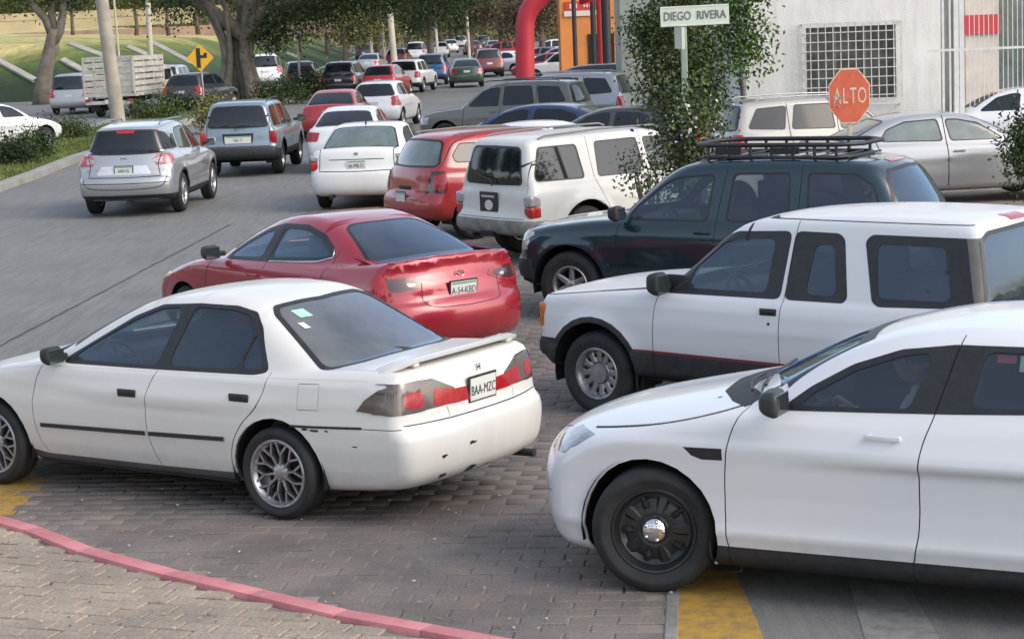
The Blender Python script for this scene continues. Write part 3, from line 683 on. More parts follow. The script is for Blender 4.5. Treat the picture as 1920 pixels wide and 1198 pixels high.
    mp = {'body': ('body', P_CREAM, 0, 'b'), 'front_door': ('front_door', P_CREAM, 0, 's'), 'rear_door': ('rear_door', P_CREAM, 0, 's'), 'trunk': ('trunk_lid', P_CREAM, 0, 'b'), 'hood': ('hood', P_CREAM, 0, 'b'),
          'rocker': ('rocker_panel', simple('grey_rocker', (.10, .10, .10), .7, var=.3, vs=6), -.004, 's'), 'trim': ('window_trim', M_TRIM, .002, 's'), 'rear_trim': ('glass_seal', M_TRIM, .002, 'b'), 'front_trim': ('glass_seal', M_TRIM, .002, 'b'),
          'front_window': ('window_glass', G_NEAR, -.004, 's', 'front_door', .004), 'rear_window': ('window_glass', G_DARK, -.004, 's', 'rear_door', .004), 'vent_window': ('quarter_glass', G_DARK, -.004, 's', 'rear_door', .004),
          'windshield_glass': ('windshield', G_NEAR, 0, 'b'), 'rear_glass': ('rear_window', G_REAR, -.003, 'b', None, .004), 'tail_clear': ('taillight', simple('smoky_lens', (.13, .105, .095), .12, metal=.3, coat=.8, var=.15, vs=40), .006, 's', None, .02),
          'tail_red': ('taillight_lens', M_RED, .008, 's', None, .02), 'head_clear': ('headlight', M_CLR, .004, 's'), 'grille': ('grille', M_TRIM, -.01, 'b'), 'panel_gap': ('panel_gap', M_GAP, -.004, 'b'), 'bumper_line': ('bumper_strip', M_TRIM, .003, 's'),
          'crease': ('crease_shade_line', simple('crease_shade', (.5, .5, .5), .5), -.001, 'b')}  # thin grey line painted as the shade along the body crease
    root, made = build_car('parked_sedan', c, ft, mp, (-2.270, 14.952, 0), R_(146.6), 'scuffed old white sedan with a rear spoiler and mesh wheels, nearest on the left', 'car', None, rim='mesh', rr=.232, step=.04, liner=simple('beige_lining', (.16, .15, .13), .8))
    fd, rd = made['front_door'], made['rear_door']
    for i, sd in enumerate((1, -1)):
        handle_part(c, fd[i], -.055, .785, sd, M_TRIM, .17, .055, 'flap'); handle_part(c, rd[i], -1.07, .815, sd, M_TRIM, .17, .055, 'flap')
        mirror_part(fd[i], (.66, .785, 1.01), sd, M_PLAST, (.12, .18, .13), .03)
        for nm, x0, x1, z0, z1, par in (('door_molding', .83, -.20, .492, .508, fd[i]), ('door_molding', -.235, -.925, .508, .522, rd[i])):
            bm = bmesh.new(); n = 8; pr = []
            for k in range(n + 1):
                x = x0 + (x1 - x0) * k / n; z = z0 + (z1 - z0) * k / n; y = c.at('S', x, z)[0].y
                pr.append([bm.verts.new((x, (y + dy) * sd, z + dz)) for dy, dz in ((-.002, .017), (.009, .012), (.009, -.012), (-.002, -.017))])
            for k in range(n):
                for j in range(3):
                    f = (pr[k][j], pr[k][j + 1], pr[k + 1][j + 1], pr[k + 1][j]); bm.faces.new(f if sd < 0 else f[::-1])
            link(nm, bm_mesh(nm, bm, True, R_(30)), M_TRIM, par)
    # spoiler: thin wing on the trunk edge
    def sec(x0, z0, ch, th): return [(x0, z0), (x0 - ch * .35, z0 + th * .55), (x0 - ch * .8, z0 + th), (x0 - ch, z0 + th * .92), (x0 - ch * .97, z0 + th * .55), (x0 - ch * .4, z0 + th * .02)]
    bm = bmesh.new(); rings = []
    for y in np.linspace(-.74, .74, 21):
        a = abs(y) / .74; bow = .13 * a * a; drop = .045 * max(0, (a - .86) / .14); end = 1 if a < .93 else .55
        rings.append([bm.verts.new((x + bow, y, z - .035 * a * a)) for x, z in sec(-2.15, 1.062 - drop, .27 * end, .06 * end)])
    for i in range(20):
        for k in range(6): bm.faces.new((rings[i][k], rings[i][(k + 1) % 6], rings[i + 1][(k + 1) % 6], rings[i + 1][k]))
    bm.faces.new(rings[0][::-1]); bm.faces.new(rings[-1]); bmesh.ops.recalc_face_normals(bm, faces=bm.faces[:])
    sp = link('spoiler', bm_mesh('spoiler', bm, True, R_(50)), P_CREAM, root)
    for y in (-.55, .55): box_obj('spoiler_foot', (-2.28, y, 1.07), (.10, .06, .05), P_CREAM, sp, bev=.01)
    pl = plate(root, c, 'R', .83, 'BAA-MZC', tilt=.05, band=False)
    P, N = c.at('R', .001, .965); bm = bmesh.new()     # maker's badge: a plain open letter shape
    add_box(bm, (0, -.018, 0), (.004, .009, .05)); add_box(bm, (0, .018, 0), (.004, .009, .05)); add_box(bm, (0, 0, 0), (.004, .03, .009))
    link('badge', bm_mesh('badge', bm), M_CHROME, root, (P.x - .006, 0, .965))
    # scuffs on the bumper: chips through to black
    rs = random.Random(3)
    for (px, pz, s) in ((.52, .46, .045), (.50, .325, .05), (.23, .50, .05), (.20, .315, .075), (-.02, .30, .03)):
        P, N = c.at('R', px, pz); bm = bmesh.new(); vs = []
        for k in range(9):
            a = 2 * math.pi * k / 9; r = s * rs.uniform(.35, 1.0); q, n2 = c.at('R', px + r * math.cos(a), pz + r * .38 * math.sin(a), .002); vs.append(bm.verts.new(q))
        bm.faces.new(vs); link('scuff', bm_mesh('scuff', bm), M_TRIM, root)
    for (x, z, s) in ((-1.62, .642, .035), (-1.70, .637, .04), (-1.80, .64, .025), (-2.02, .55, .025)):
        bm = bmesh.new(); vs = []
        for k in range(8):
            a = 2 * math.pi * k / 8; r = s * rs.uniform(.4, 1.0); vs.append(bm.verts.new(c.at('S', x + r * math.cos(a), z + r * .3 * math.sin(a), .002)[0]))
        bm.faces.new(vs); link('scuff', bm_mesh('scuff', bm), M_TRIM, root)
    tube_obj('exhaust_pipe', [(-2.2, -.52, .27), (-2.50, -.55, .27)], .028, M_PLAST, root, 12)
    # sticker and papers seen through the rear glass
    st = simple('green_sticker', (.35, .62, .50), .6, var=.3, vs=60)
    for (y0, y1, z0, z1, m) in ((.40, .29, 1.345, 1.30, st), (.475, .425, 1.275, 1.24, M_PLATE)):
        q = [c.at('R', a, b, .001)[0] for a, b in ((y0, z1), (y1, z1), (y1, z0), (y0, z0))]; bm = bmesh.new(); bm.faces.new([bm.verts.new(v) for v in q]); link('window_sticker', bm_mesh('window_sticker', bm), m, root)
    seats(root, .05, .75, .93, 1.4, 1, M_SEATG, True, 1.0, .30)
    rbox('parcel_shelf', (-1.45, 0, .97), (.55, 1.25, .03), simple('parcel_shelf', (.33, .32, .27), .9, var=.2, vs=12), root, .01)
    box_obj('folded_paper', (-1.55, .42, 1.0), (.22, .16, .03), simple('cream_paper', (.6, .58, .42), .8), root, .5, .01)
    bm = bmesh.new(); q = [Vector((1.0, -.1, 1.0)), Vector((.93, .35, 1.0)), Vector((.86, .62, .985))]; add_tube(bm, [p + Vector((.03, 0, .0)) for p in q], .008, 6); link('wiper', bm_mesh('wiper', bm), M_TRIM, root)
    return c, root
# ------------------------------------------------------------------ shared recipe for the other cars
def shrink(p, d):
    """inset an outline (for the glass inside its frame)"""
    p = np.asarray(p, float); n = len(p); a = 0.5 * sum(p[i][0] * p[(i + 1) % n][1] - p[(i + 1) % n][0] * p[i][1] for i in range(n)); sg = 1 if a > 0 else -1; out = []
    for i in range(n):
        e0 = p[i] - p[i - 1]; e1 = p[(i + 1) % n] - p[i]; e0 = e0 / (np.linalg.norm(e0) + 1e-9); e1 = e1 / (np.linalg.norm(e1) + 1e-9)
        n0 = np.array([-e0[1], e0[0]]) * sg; n1 = np.array([-e1[1], e1[0]]) * sg; m = n0 + n1; m /= max(.35, np.linalg.norm(m)); k = 1 / max(.5, m @ n0); out.append(p[i] + m * d * k)
    return out
def recipe(c, side, wind, back, doors=(), gaps=(), bands=(), rear_lamps=(), front_lamps=(), extra=(), trim=None, seal=.03, lod=0, body='body', arch_lip=0, trunk=None, rnd=1):
    """side: [(name, outline, door label or None)]; wind / back: half outlines in front / rear view"""
    ft = []; zh = max(z for x, z in c.low if x > .5); wind = [(y, max(z, zh - c.crown * (y / c.hw) ** 2 + .014)) if z < zh + .05 else (y, z) for y, z in wind]
    for lab, poly in doors: ft.append((lab, 'S', poly, {}))
    if trunk: ft.append(('tailgate', 'R', trunk, {'round': 1} if lod == 0 else {}))
    for b in bands: ft.append(b)
    if trim: ft.append(('trim', 'S', trim, {'round': rnd}))
    bv = 'R'
    if back[0] == 'T': bv, back = back
    if lod < 2:
        ft.append(('front_trim', 'F', wind, {'round': 1})); ft.append(('rear_trim', bv, back, {'round': 1}))
    for lab, poly, d in side:
        if not trim and lod < 2: ft.append(('trim', 'S', poly, {'round': rnd}))
    for lab, poly, d in side: ft.append((lab, 'S', shrink(poly, .018 if lod < 2 else .0), {'round': rnd}))
    ft.append(('windshield_glass', 'F', [(y, z) if y == 0 and 0 else (y, z) for y, z in shrink_half(wind, seal if lod < 2 else 0)], {'round': 1}))
    ft.append(('rear_glass', bv, shrink_half(back, seal if lod < 2 else 0, bv), {'round': 1}))
    if arch_lip: ft += lip(c, arch_lip)
    for l in list(rear_lamps) + list(front_lamps): ft.append(l)
    ft += [('hole', 'S', circ(c.wb / 2, c.R, c.R + c.arch), {}), ('hole', 'S', circ(-c.wb / 2, c.R, c.R + c.arch), {})]
    if lod < 2:
        for v, p, cv in gaps: ft.append(('panel_gap', v, p, {'line': GAPW * (1 + lod), 'curve': 1} if cv else {'line': GAPW * (1 + lod)}))
    ft += list(extra); return ft
def shrink_half(p, d, v='R'):
    if d == 0: return p
    if v == 'T': r = shrink([(x, y if y != 0 else -.15) for x, y in p], d); return [((x, 0) if p[i][1] == 0 else (x, y)) for i, (x, y) in enumerate(r)]
    q = [(y if y != 0 else -.15, z) for y, z in p]; r = shrink(q, d); return [((0, z) if p[i][0] == 0 else (y, z)) for i, (y, z) in enumerate(r)]
def std_mp(pm, glass, rglass=None, wglass=None, doors=(), extra=None, low=None):
    rglass = rglass or glass; wglass = wglass or glass
    mp = {'body': ('body', pm, 0, 'b'), 'trim': ('window_trim', M_TRIM, .002, 's'), 'front_trim': ('glass_seal', M_TRIM, .002, 'b'), 'rear_trim': ('glass_seal', M_TRIM, .002, 'b'),
          'windshield_glass': ('windshield', wglass, 0, 'b', None, .003), 'rear_glass': ('rear_window', rglass, 0, 'b', None, .003), 'panel_gap': ('panel_gap', M_GAP, -.004, 'b'), 'tailgate': ('tailgate', pm, 0, 'b'),
          'tail': ('taillight', M_RED, .006, 's', None, .02), 'tail2': ('reversing_lens', M_CLR, .007, 's', None, .02), 'head': ('headlight', M_CLR, .004, 's', None, .02), 'amber': ('indicator', M_AMB, .006, 's', None, .02), 'grille': ('grille', M_TRIM, -.004, 'b'),
          'bumper_r': ('bumper', low or M_PLAST, .004, 'b', None, .02), 'bumper_f': ('bumper', low or M_PLAST, .004, 'b', None, .02), 'cladding': ('side_cladding', low or M_PLAST, .003, 's'), 'arch_trim': ('arch_trim', low or M_PLAST, .006, 's', None, .02),
          'hood': ('hood', pm, 0, 'b'), 'front_door': ('front_door', pm, 0, 's'), 'rear_door': ('rear_door', pm, 0, 's'), 'front_window': ('window_glass', glass, -.003, 's', 'front_door' if 'front_door' in doors else None, .004),
          'rear_window': ('window_glass', glass, -.003, 's', 'rear_door' if 'rear_door' in doors else None, .004), 'quarter_window': ('quarter_glass', glass, -.003, 's', None, .004), 'brake_lamp': ('brake_lamp', M_RED, .006, 'b', None, .01)}
    if extra: mp.update(extra)
    return mp
def corner_lamp(root, c, z, h, mats, front=False, d=.16, w=.16, split=None, name='taillight', sink=0.0):
    """lamp block let into the body corner; mats (lower, upper)"""
    xe = c.xF if front else c.xR; sg = -1 if front else 1; px = c.at('F' if front else 'R', c.hw * .82, z)[0].x + sg * sink; py = c.at('S', xe - .24 if front else xe + .24, z)[0].y - sink
    for s in (1, -1):
        bm = bmesh.new(); add_box(bm, (px + sg * (d / 2 - .014), (py - w / 2 + .012) * s, z - (0 if split is None else h * (1 - split) / 2)), (d, w, h * (split or 1)), bev=.03, seg=3); o = link(name, bm_mesh(name, bm, True, R_(50)), mats[0], root)
        if split:
            bm = bmesh.new(); add_box(bm, (px + sg * (d / 2 - .014), (py - w / 2 + .012) * s, z + h * split / 2), (d, w, h * (1 - split)), bev=.03, seg=3); link('reversing_lens', bm_mesh('reversing_lens', bm, True, R_(50)), mats[1], o)
def roof_rails(root, c, x0, x1, y, z, mat, h=.05):
    for s in (1, -1): tube_obj('roof_rail', [(x0, y * s, z - h), (x0 - .1, y * s, z - .005), ((x0 + x1) / 2, y * s, z + .012), (x1 + .1, y * s, z - .01), (x1, y * s, z - h)], .014, mat, root, 8)

def white_cruiser():      # near right: big white four-door with black steel wheels
    c = Car(wb=2.868, w=1.936, R=.363, tr=1.66, tw=.245, zbot=.20, zbelt=1.08, ybelt=.865, bow_f=.42, bow_r=.16, crown=.07, kl=.06, kn=.15, tumble=.52, arch=.055, pf=.10, pr=.05,
        low=[(1.9, .17), (2.20, .19), (2.30, .28), (2.34, .45), (2.345, .62), (2.30, .78), (2.16, .885), (1.9, .965), (1.5, 1.045), (1.15, 1.105), (1.0, 1.12), (.9, 1.11), (-1.2, 1.15), (-1.7, 1.17), (-2.3, 1.17), (-2.6, 1.12), (-2.68, .95), (-2.73, .7), (-2.70, .4), (-2.5, .25), (-1.9, .18)],
        gh=[(1.16, 1.05), (.85, 1.22), (.5, 1.385), (.25, 1.47), (0, 1.52), (-.35, 1.545), (-.8, 1.535), (-1.2, 1.47), (-2.0, 1.15), (-1.9, .85), (1.1, .85)],
        sect=[(0, -.20), (.18, -.10), (.24, -.035), (.32, -.03), (.38, .002), (.46, -.014), (.60, -.02), (.78, -.010), (.875, .002), (.905, -.012), (1.0, -.03), (1.09, -.07), (1.25, -.16), (2.2, -.5)], kg=.13, gtf=.08, gtr=.05, wbow=.24, zs=.6)
    c.gh_x0, c.gh_x1 = -2.0, 1.2
    dlo = [(.66, 1.085), (.63, 1.12), (.50, 1.215), (.28, 1.335), (.02, 1.42), (-.28, 1.455), (-.7, 1.455), (-1.1, 1.40), (-1.4, 1.28), (-1.6, 1.17), (-1.3, 1.155), (-.3, 1.115)]
    fd = [(.88, 1.10), (.95, .9), (.965, .6), (.95, .30), (-.10, .30), (-.135, .5), (-.14, .88), (-.20, 1.08), (-.30, 1.49), (.1, 1.48), (.4, 1.36)]
    rd = [(-.10, .30), (-.135, .5), (-.14, .88), (-.20, 1.08), (-.30, 1.49), (-1.0, 1.47), (-1.6, 1.2), (-1.35, .9), (-1.05, .6), (-.95, .30)]
    hd = [('head', 'S', [(2.2, .872), (2.06, .885), (1.80, .882), (1.90, .82), (2.04, .765), (2.2, .76)], {}), ('head', 'F', [(.60, .80), (.74, .868), (.86, .872), (.86, .765), (.64, .75)], {})]
    ft = recipe(c, [('front_window', [(.59, 1.10), (.49, 1.20), (.27, 1.32), (.02, 1.405), (-.20, 1.44), (-.075, 1.112)], 1), ('rear_window', [(-.37, 1.13), (-.43, 1.445), (-.75, 1.44), (-1.05, 1.385), (-1.12, 1.15)], 1)],
        [(0, 1.47), (.5, 1.44), (.60, 1.37), (.84, 1.10), (.55, 1.085), (0, 1.08)], [(0, 1.48), (.5, 1.45), (.6, 1.4), (.76, 1.22), (.6, 1.20), (0, 1.19)], doors=[('front_door', fd), ('rear_door', rd)],
        gaps=[('S', [(.70, 1.20), (.86, 1.12), (.94, .92), (.965, .70), (.965, .5), (.95, .20)], 1), ('S', [(-.31, 1.50), (-.205, 1.10), (-.155, .95), (-.14, .8), (-.14, .5), (-.11, .34), (-.095, .30), (-.10, .18)], 1),
              ('S', [(-1.62, 1.16), (-1.35, .9), (-1.05, .6), (-.95, .30)], 1), ('S', [(.90, 1.085), (1.3, .985), (1.85, .90)], 1), ('F', [(.55, .86), (.3, .80), (0, .80)], 1)],
        bands=[('hood', 'T', [(1.25, 0), (1.18, .4), (1.03, .66), (.93, .78), (1.3, .75), (1.8, .68), (2.05, .6), (2.25, .3), (2.3, 0)], {}), ('cladding', 'S', [(1.06, .315), (1.06, .10), (-1.06, .10), (-1.06, .315)], {})],
        front_lamps=hd, trim=dlo,
        extra=[('cowl', 'T', [(1.24, 0), (1.17, .4), (1.02, .66), (.90, .78), (.80, .74), (.88, .60), (.99, .4), (1.05, 0)], {}), ('vent', 'S', [(1.21, .868), (.972, .872), (.972, .803), (1.10, .800), (1.16, .82)], {}),
               ('panel_gap', 'S', [(1.07, .20), (1.07, .33)], {'line': .006}), ('grille', 'F', [(0, .76), (.40, .74), (.38, .52), (0, .50)], {}), ('grille', 'F', [(0, .42), (.6, .42), (.55, .28), (0, .28)], {}),
               ('panel_gap', 'S', [(2.42, .50), (2.25, .515), (2.10, .53)], {'line': .008, 'curve': 1}), ('panel_gap', 'S', [(2.42, .335), (2.28, .35), (2.15, .37)], {'line': .008, 'curve': 1})])
    mp = std_mp(P_WHITE, G_NEAR, doors=('front_door', 'rear_door'), extra={'cowl': ('cowl_grille', M_PLAST, -.002, 'b'), 'vent': ('fender_vent', M_TRIM, -.006, 's'), 'cladding': ('rocker_panel', M_PLAST, .0, 's'), 'head': ('headlight', simple('deep_clear_lens', (.20, .20, .21), .08, metal=.5, coat=.8, var=.8, vs=14), .004, 's', None, .02)})
    root, made = build_car('parked_sedan', c, ft, mp, (2.434, 11.493, 0), R_(152.1), 'big white four-door sedan with black steel wheels and chrome hub cap, nearest on the right', 'car', None, rim='steel', rr=.245, wheel_dark=True, cap=True, step=.04, steer=R_(14), liner=True)
    for i, sd in enumerate((1, -1)):
        handle_part(c, made['front_door'][i], .05, .985, sd, P_WHITE, .19, .036); handle_part(c, made['rear_door'][i], -.98, 1.01, sd, P_WHITE, .19, .036)
        mirror_part(made['front_door'][i], (.64, .88, 1.16), sd, simple('mirror_grey', (.035, .035, .037), .45), (.12, .22, .15), .06)
    seats(root, .32, .80, 1.08, 1.5, 1, M_SEAT, True, 1.08, .34)
    bm = bmesh.new(); add_tube(bm, [(1.0, -.35, 1.155), (.95, .1, 1.165), (.86, .55, 1.16)], .009, 6); add_tube(bm, [(1.03, .1, 1.15), (1.0, .4, 1.155), (.90, .66, 1.15)], .009, 6); link('wiper', bm_mesh('wiper', bm), M_TRIM, root)
    # papers on the rear side glass
    for (x0, x1, z0, z1, m) in ((-.80, -.62, 1.34, 1.42, simple('green_notice', (.40, .55, .36), .6, var=.25, vs=30)), (-.60, -.50, 1.38, 1.42, simple('red_sticker', (.35, .05, .05), .5))):
        q = [c.at('S', a, b, -.012)[0] for a, b in ((x0, z0), (x1, z0), (x1, z1), (x0, z1))]; bm = bmesh.new(); bm.faces.new([bm.verts.new(v) for v in q]); link('window_sticker', bm_mesh('window_sticker', bm), m, root)
    return c, root

def white_twodoor():
    c = Car(wb=2.59, w=1.80, R=.35, tr=1.52, tw=.235, zbot=.33, zbelt=1.05, ybelt=.81, bow_f=.07, bow_r=.07, crown=.03, kl=.05, kn=.06, tumble=.27, arch=.085, pf=.045, pr=.03, gcrown=.035, tuck=.02,
        low=[(1.55, .36), (1.85, .40), (1.90, .46), (1.97, .47), (1.975, .62), (1.925, .63), (1.93, .80), (1.92, .97), (1.86, 1.01), (1.5, 1.045), (.9, 1.09), (.7, 1.10), (.6, 1.08), (-1.9, 1.08), (-2.20, 1.07), (-2.24, .9), (-2.25, .66), (-2.33, .64), (-2.33, .47), (-2.2, .42), (-1.6, .36)],
        gh=[(.80, 1.02), (.42, 1.32), (.16, 1.53), (.02, 1.62), (-.2, 1.675), (-1.0, 1.71), (-1.8, 1.70), (-2.03, 1.68), (-2.10, 1.62), (-2.235, 1.05), (-2.1, .8), (.7, .8)],
        sect=[(0, -.18), (.33, -.07), (.40, -.02), (.555, -.006), (.575, -.014), (.62, 0), (.8, .002), (.95, -.012), (1.02, -.035), (1.06, -.06), (1.3, -.12), (2.2, -.4)], kg=.09, gtf=.03, gtr=.015, wbow=.10, rbow=.05, zs=.62, flare=.022)
    c.gh_x0, c.gh_x1 = -2.25, .8
    fd = [(.64, 1.02), (.68, .85), (.69, .60), (.685, .43), (-.50, .43), (-.50, .9), (-.56, 1.62), (0, 1.62), (.3, 1.38)]
    w1 = [(.66, 1.055), (.54, 1.17), (.38, 1.30), (.10, 1.515), (-.02, 1.555), (-.52, 1.575), (-.475, 1.06)]
    ft = recipe(c, [('front_window', [(.42, 1.085), (.36, 1.27), (.10, 1.485), (-.02, 1.515), (-.40, 1.53), (-.36, 1.085)], 1), ('quarter_window', [(-.67, 1.09), (-.72, 1.50), (-.915, 1.50), (-.985, 1.09)], 0), ('quarter_window', [(-1.30, 1.095), (-1.24, 1.52), (-1.83, 1.515), (-1.94, 1.095)], 0)],
        [(0, 1.63), (.48, 1.61), (.56, 1.56), (.68, 1.12), (.5, 1.09), (0, 1.08)], [(0, 1.63), (.55, 1.61), (.66, 1.56), (.78, 1.08), (.7, 1.04), (0, 1.03)], doors=[('front_door', fd)],
        gaps=[('S', [(.60, 1.10), (.655, 1.02), (.68, .85), (.69, .6), (.69, .40)], 1), ('S', [(-.565, 1.66), (-.53, 1.25), (-.505, 1.0), (-.50, .8), (-.50, .42)], 1), ('S', [(.68, 1.085), (1.3, 1.03), (1.88, .97)], 0), ('S', [(.6, 1.615), (-.1, 1.655), (-.5, 1.66), (-2.05, 1.655)], 0),
              ('T', [(.75, 0), (.72, .5), (.66, .74)], 1)],
        bands=[('hood', 'T', [(.76, 0), (.72, .5), (.68, .76), (1.2, .77), (1.82, .74), (1.9, .5), (1.95, 0)], {}), ('cladding', 'S', [(1.9, .575), (1.0, .575), (-2.3, .545), (-2.3, .2), (1.9, .2)], {}), ('stripe', 'S', [(.90, .592), (.90, .572), (-1.0, .548), (-1.0, .570)], {}),
               ('bumper_f', 'S', [(2.1, .625), (1.66, .625), (1.66, .2), (2.1, .2)], {}), ('bumper_f', 'F', [(0, .62), (.95, .62), (.95, .2), (0, .2)], {}), ('bumper_r', 'R', [(0, .66), (.95, .66), (.95, .2), (0, .2)], {}),
               ('trim', 'S', w1, {'round': 1}), ('trim', 'S', [(-.51, 1.06), (-.55, 1.575), (-.93, 1.57), (-.985, 1.53), (-1.06, 1.10), (-1.03, 1.06)], {'round': 1}),
               ('trim', 'S', [(-1.21, 1.57), (-2.12, 1.565), (-2.3, 1.08), (-1.33, 1.05), (-1.27, 1.08), (-1.16, 1.52)], {'round': 1}),
               ('dark_pillar', 'S', [(-1.98, 1.565), (-2.14, 1.565), (-2.32, 1.08), (-2.10, 1.08)], {})],
        front_lamps=[('head', 'F', [(.50, .92), (.76, .92), (.76, .72), (.5, .72)], {}), ('grille', 'F', [(0, .92), (.47, .92), (.47, .72), (0, .72)], {})],
        rear_lamps=[('tail', 'R', [(.74, .95), (.9, .95), (.9, .70), (.74, .70)], {}), ('tail', 'S', [(-2.19, .95), (-2.4, .95), (-2.4, .7), (-2.19, .7)], {}), ('brake_lamp', 'R', [(0, 1.685), (.14, 1.685), (.14, 1.65), (0, 1.65)], {})], arch_lip=.045, trim=None, lod=0)
    ft = [f for f in ft if not (f[0] == 'trim' and f[2] is not w1 and False)]
    mp = std_mp(P_WSUV, G_DARK, G_DARK, G_NEAR, doors=('front_door',), extra={'stripe': ('red_stripe', simple('dark_red_stripe', (.16, .02, .03), .5), .006, 's'), 'front_window': ('window_glass', G_NEAR, -.003, 's', 'front_door', .004), 'dark_pillar': ('pillar_cover', simple('grey_pillar', (.13, .125, .115), .5, var=.2, vs=8), .003, 's')})
    root, made = build_car('parked_suv', c, ft, mp, (2.222, 16.50, 0), R_(140), 'white two-door off-roader with black cladding and a thin red side stripe', 'car', None, rim='slots', rr=.215, step=.045, liner=simple('olive_lining', (.12, .12, .09), .8))
    for i, sd in enumerate((1, -1)):
        handle_part(c, made['front_door'][i], -.40, .965, sd, M_TRIM, .15, .055, 'flap')
        P, N = c.at('S', -.41, .875); bm = bmesh.new(); lathe(bm, [(0, .006), (.011, .005), (.013, 0)], 12); k = link('lock', bm_mesh('lock', bm), M_PLAST, made['front_door'][i], (P.x, P.y * sd, P.z)); k.scale = (1, sd, 1)
        mirror_part(made['front_door'][i], (.60, .80, 1.14), sd, M_PLAST, (.14, .19, .19), .05)
        rbox('door_corner', (.53, .775 * sd, 1.13), (.18, .02, .14), M_PLAST, made['front_door'][i], .008)
    corner_lamp(root, c, .81, .21, (M_AMB,), True, .09, .10, None, 'indicator', .022)
    rbox('mud_flap', (.90, .72, .36), (.02, .24, .26), M_RUB, root, .004); rbox('tow_hook', (1.86, .45, .36), (.16, .05, .07), M_PLAST, root, .01)
    seats(root, -.05, .74, 1.05, 1.6, 1, simple('tan_seat', (.10, .09, .07), .85), True, .66, .50)
    bm = bmesh.new(); add_box(bm, (-.32, .36, .94), (.12, .16, .12), bev=.04, seg=2); link('blue_bag', bm_mesh('blue_bag', bm, True), simple('blue_cloth', (.08, .07, .35), .8), root)
    bm = bmesh.new(); lathe(bm, [(.0, 0), (.02, .0), (.024, .025), (0, .03)], 12); link('washer_cap', bm_mesh('washer_cap', bm), M_TRIM, root, (.70, .62, 1.095))
    box_obj('fuel_bump', (-2.12, .30, 1.13), (.05, .28, .07), simple('green_notice', (.40, .55, .36), .6), root, bev=.01).name = 'rear_sticker'
    return c, root

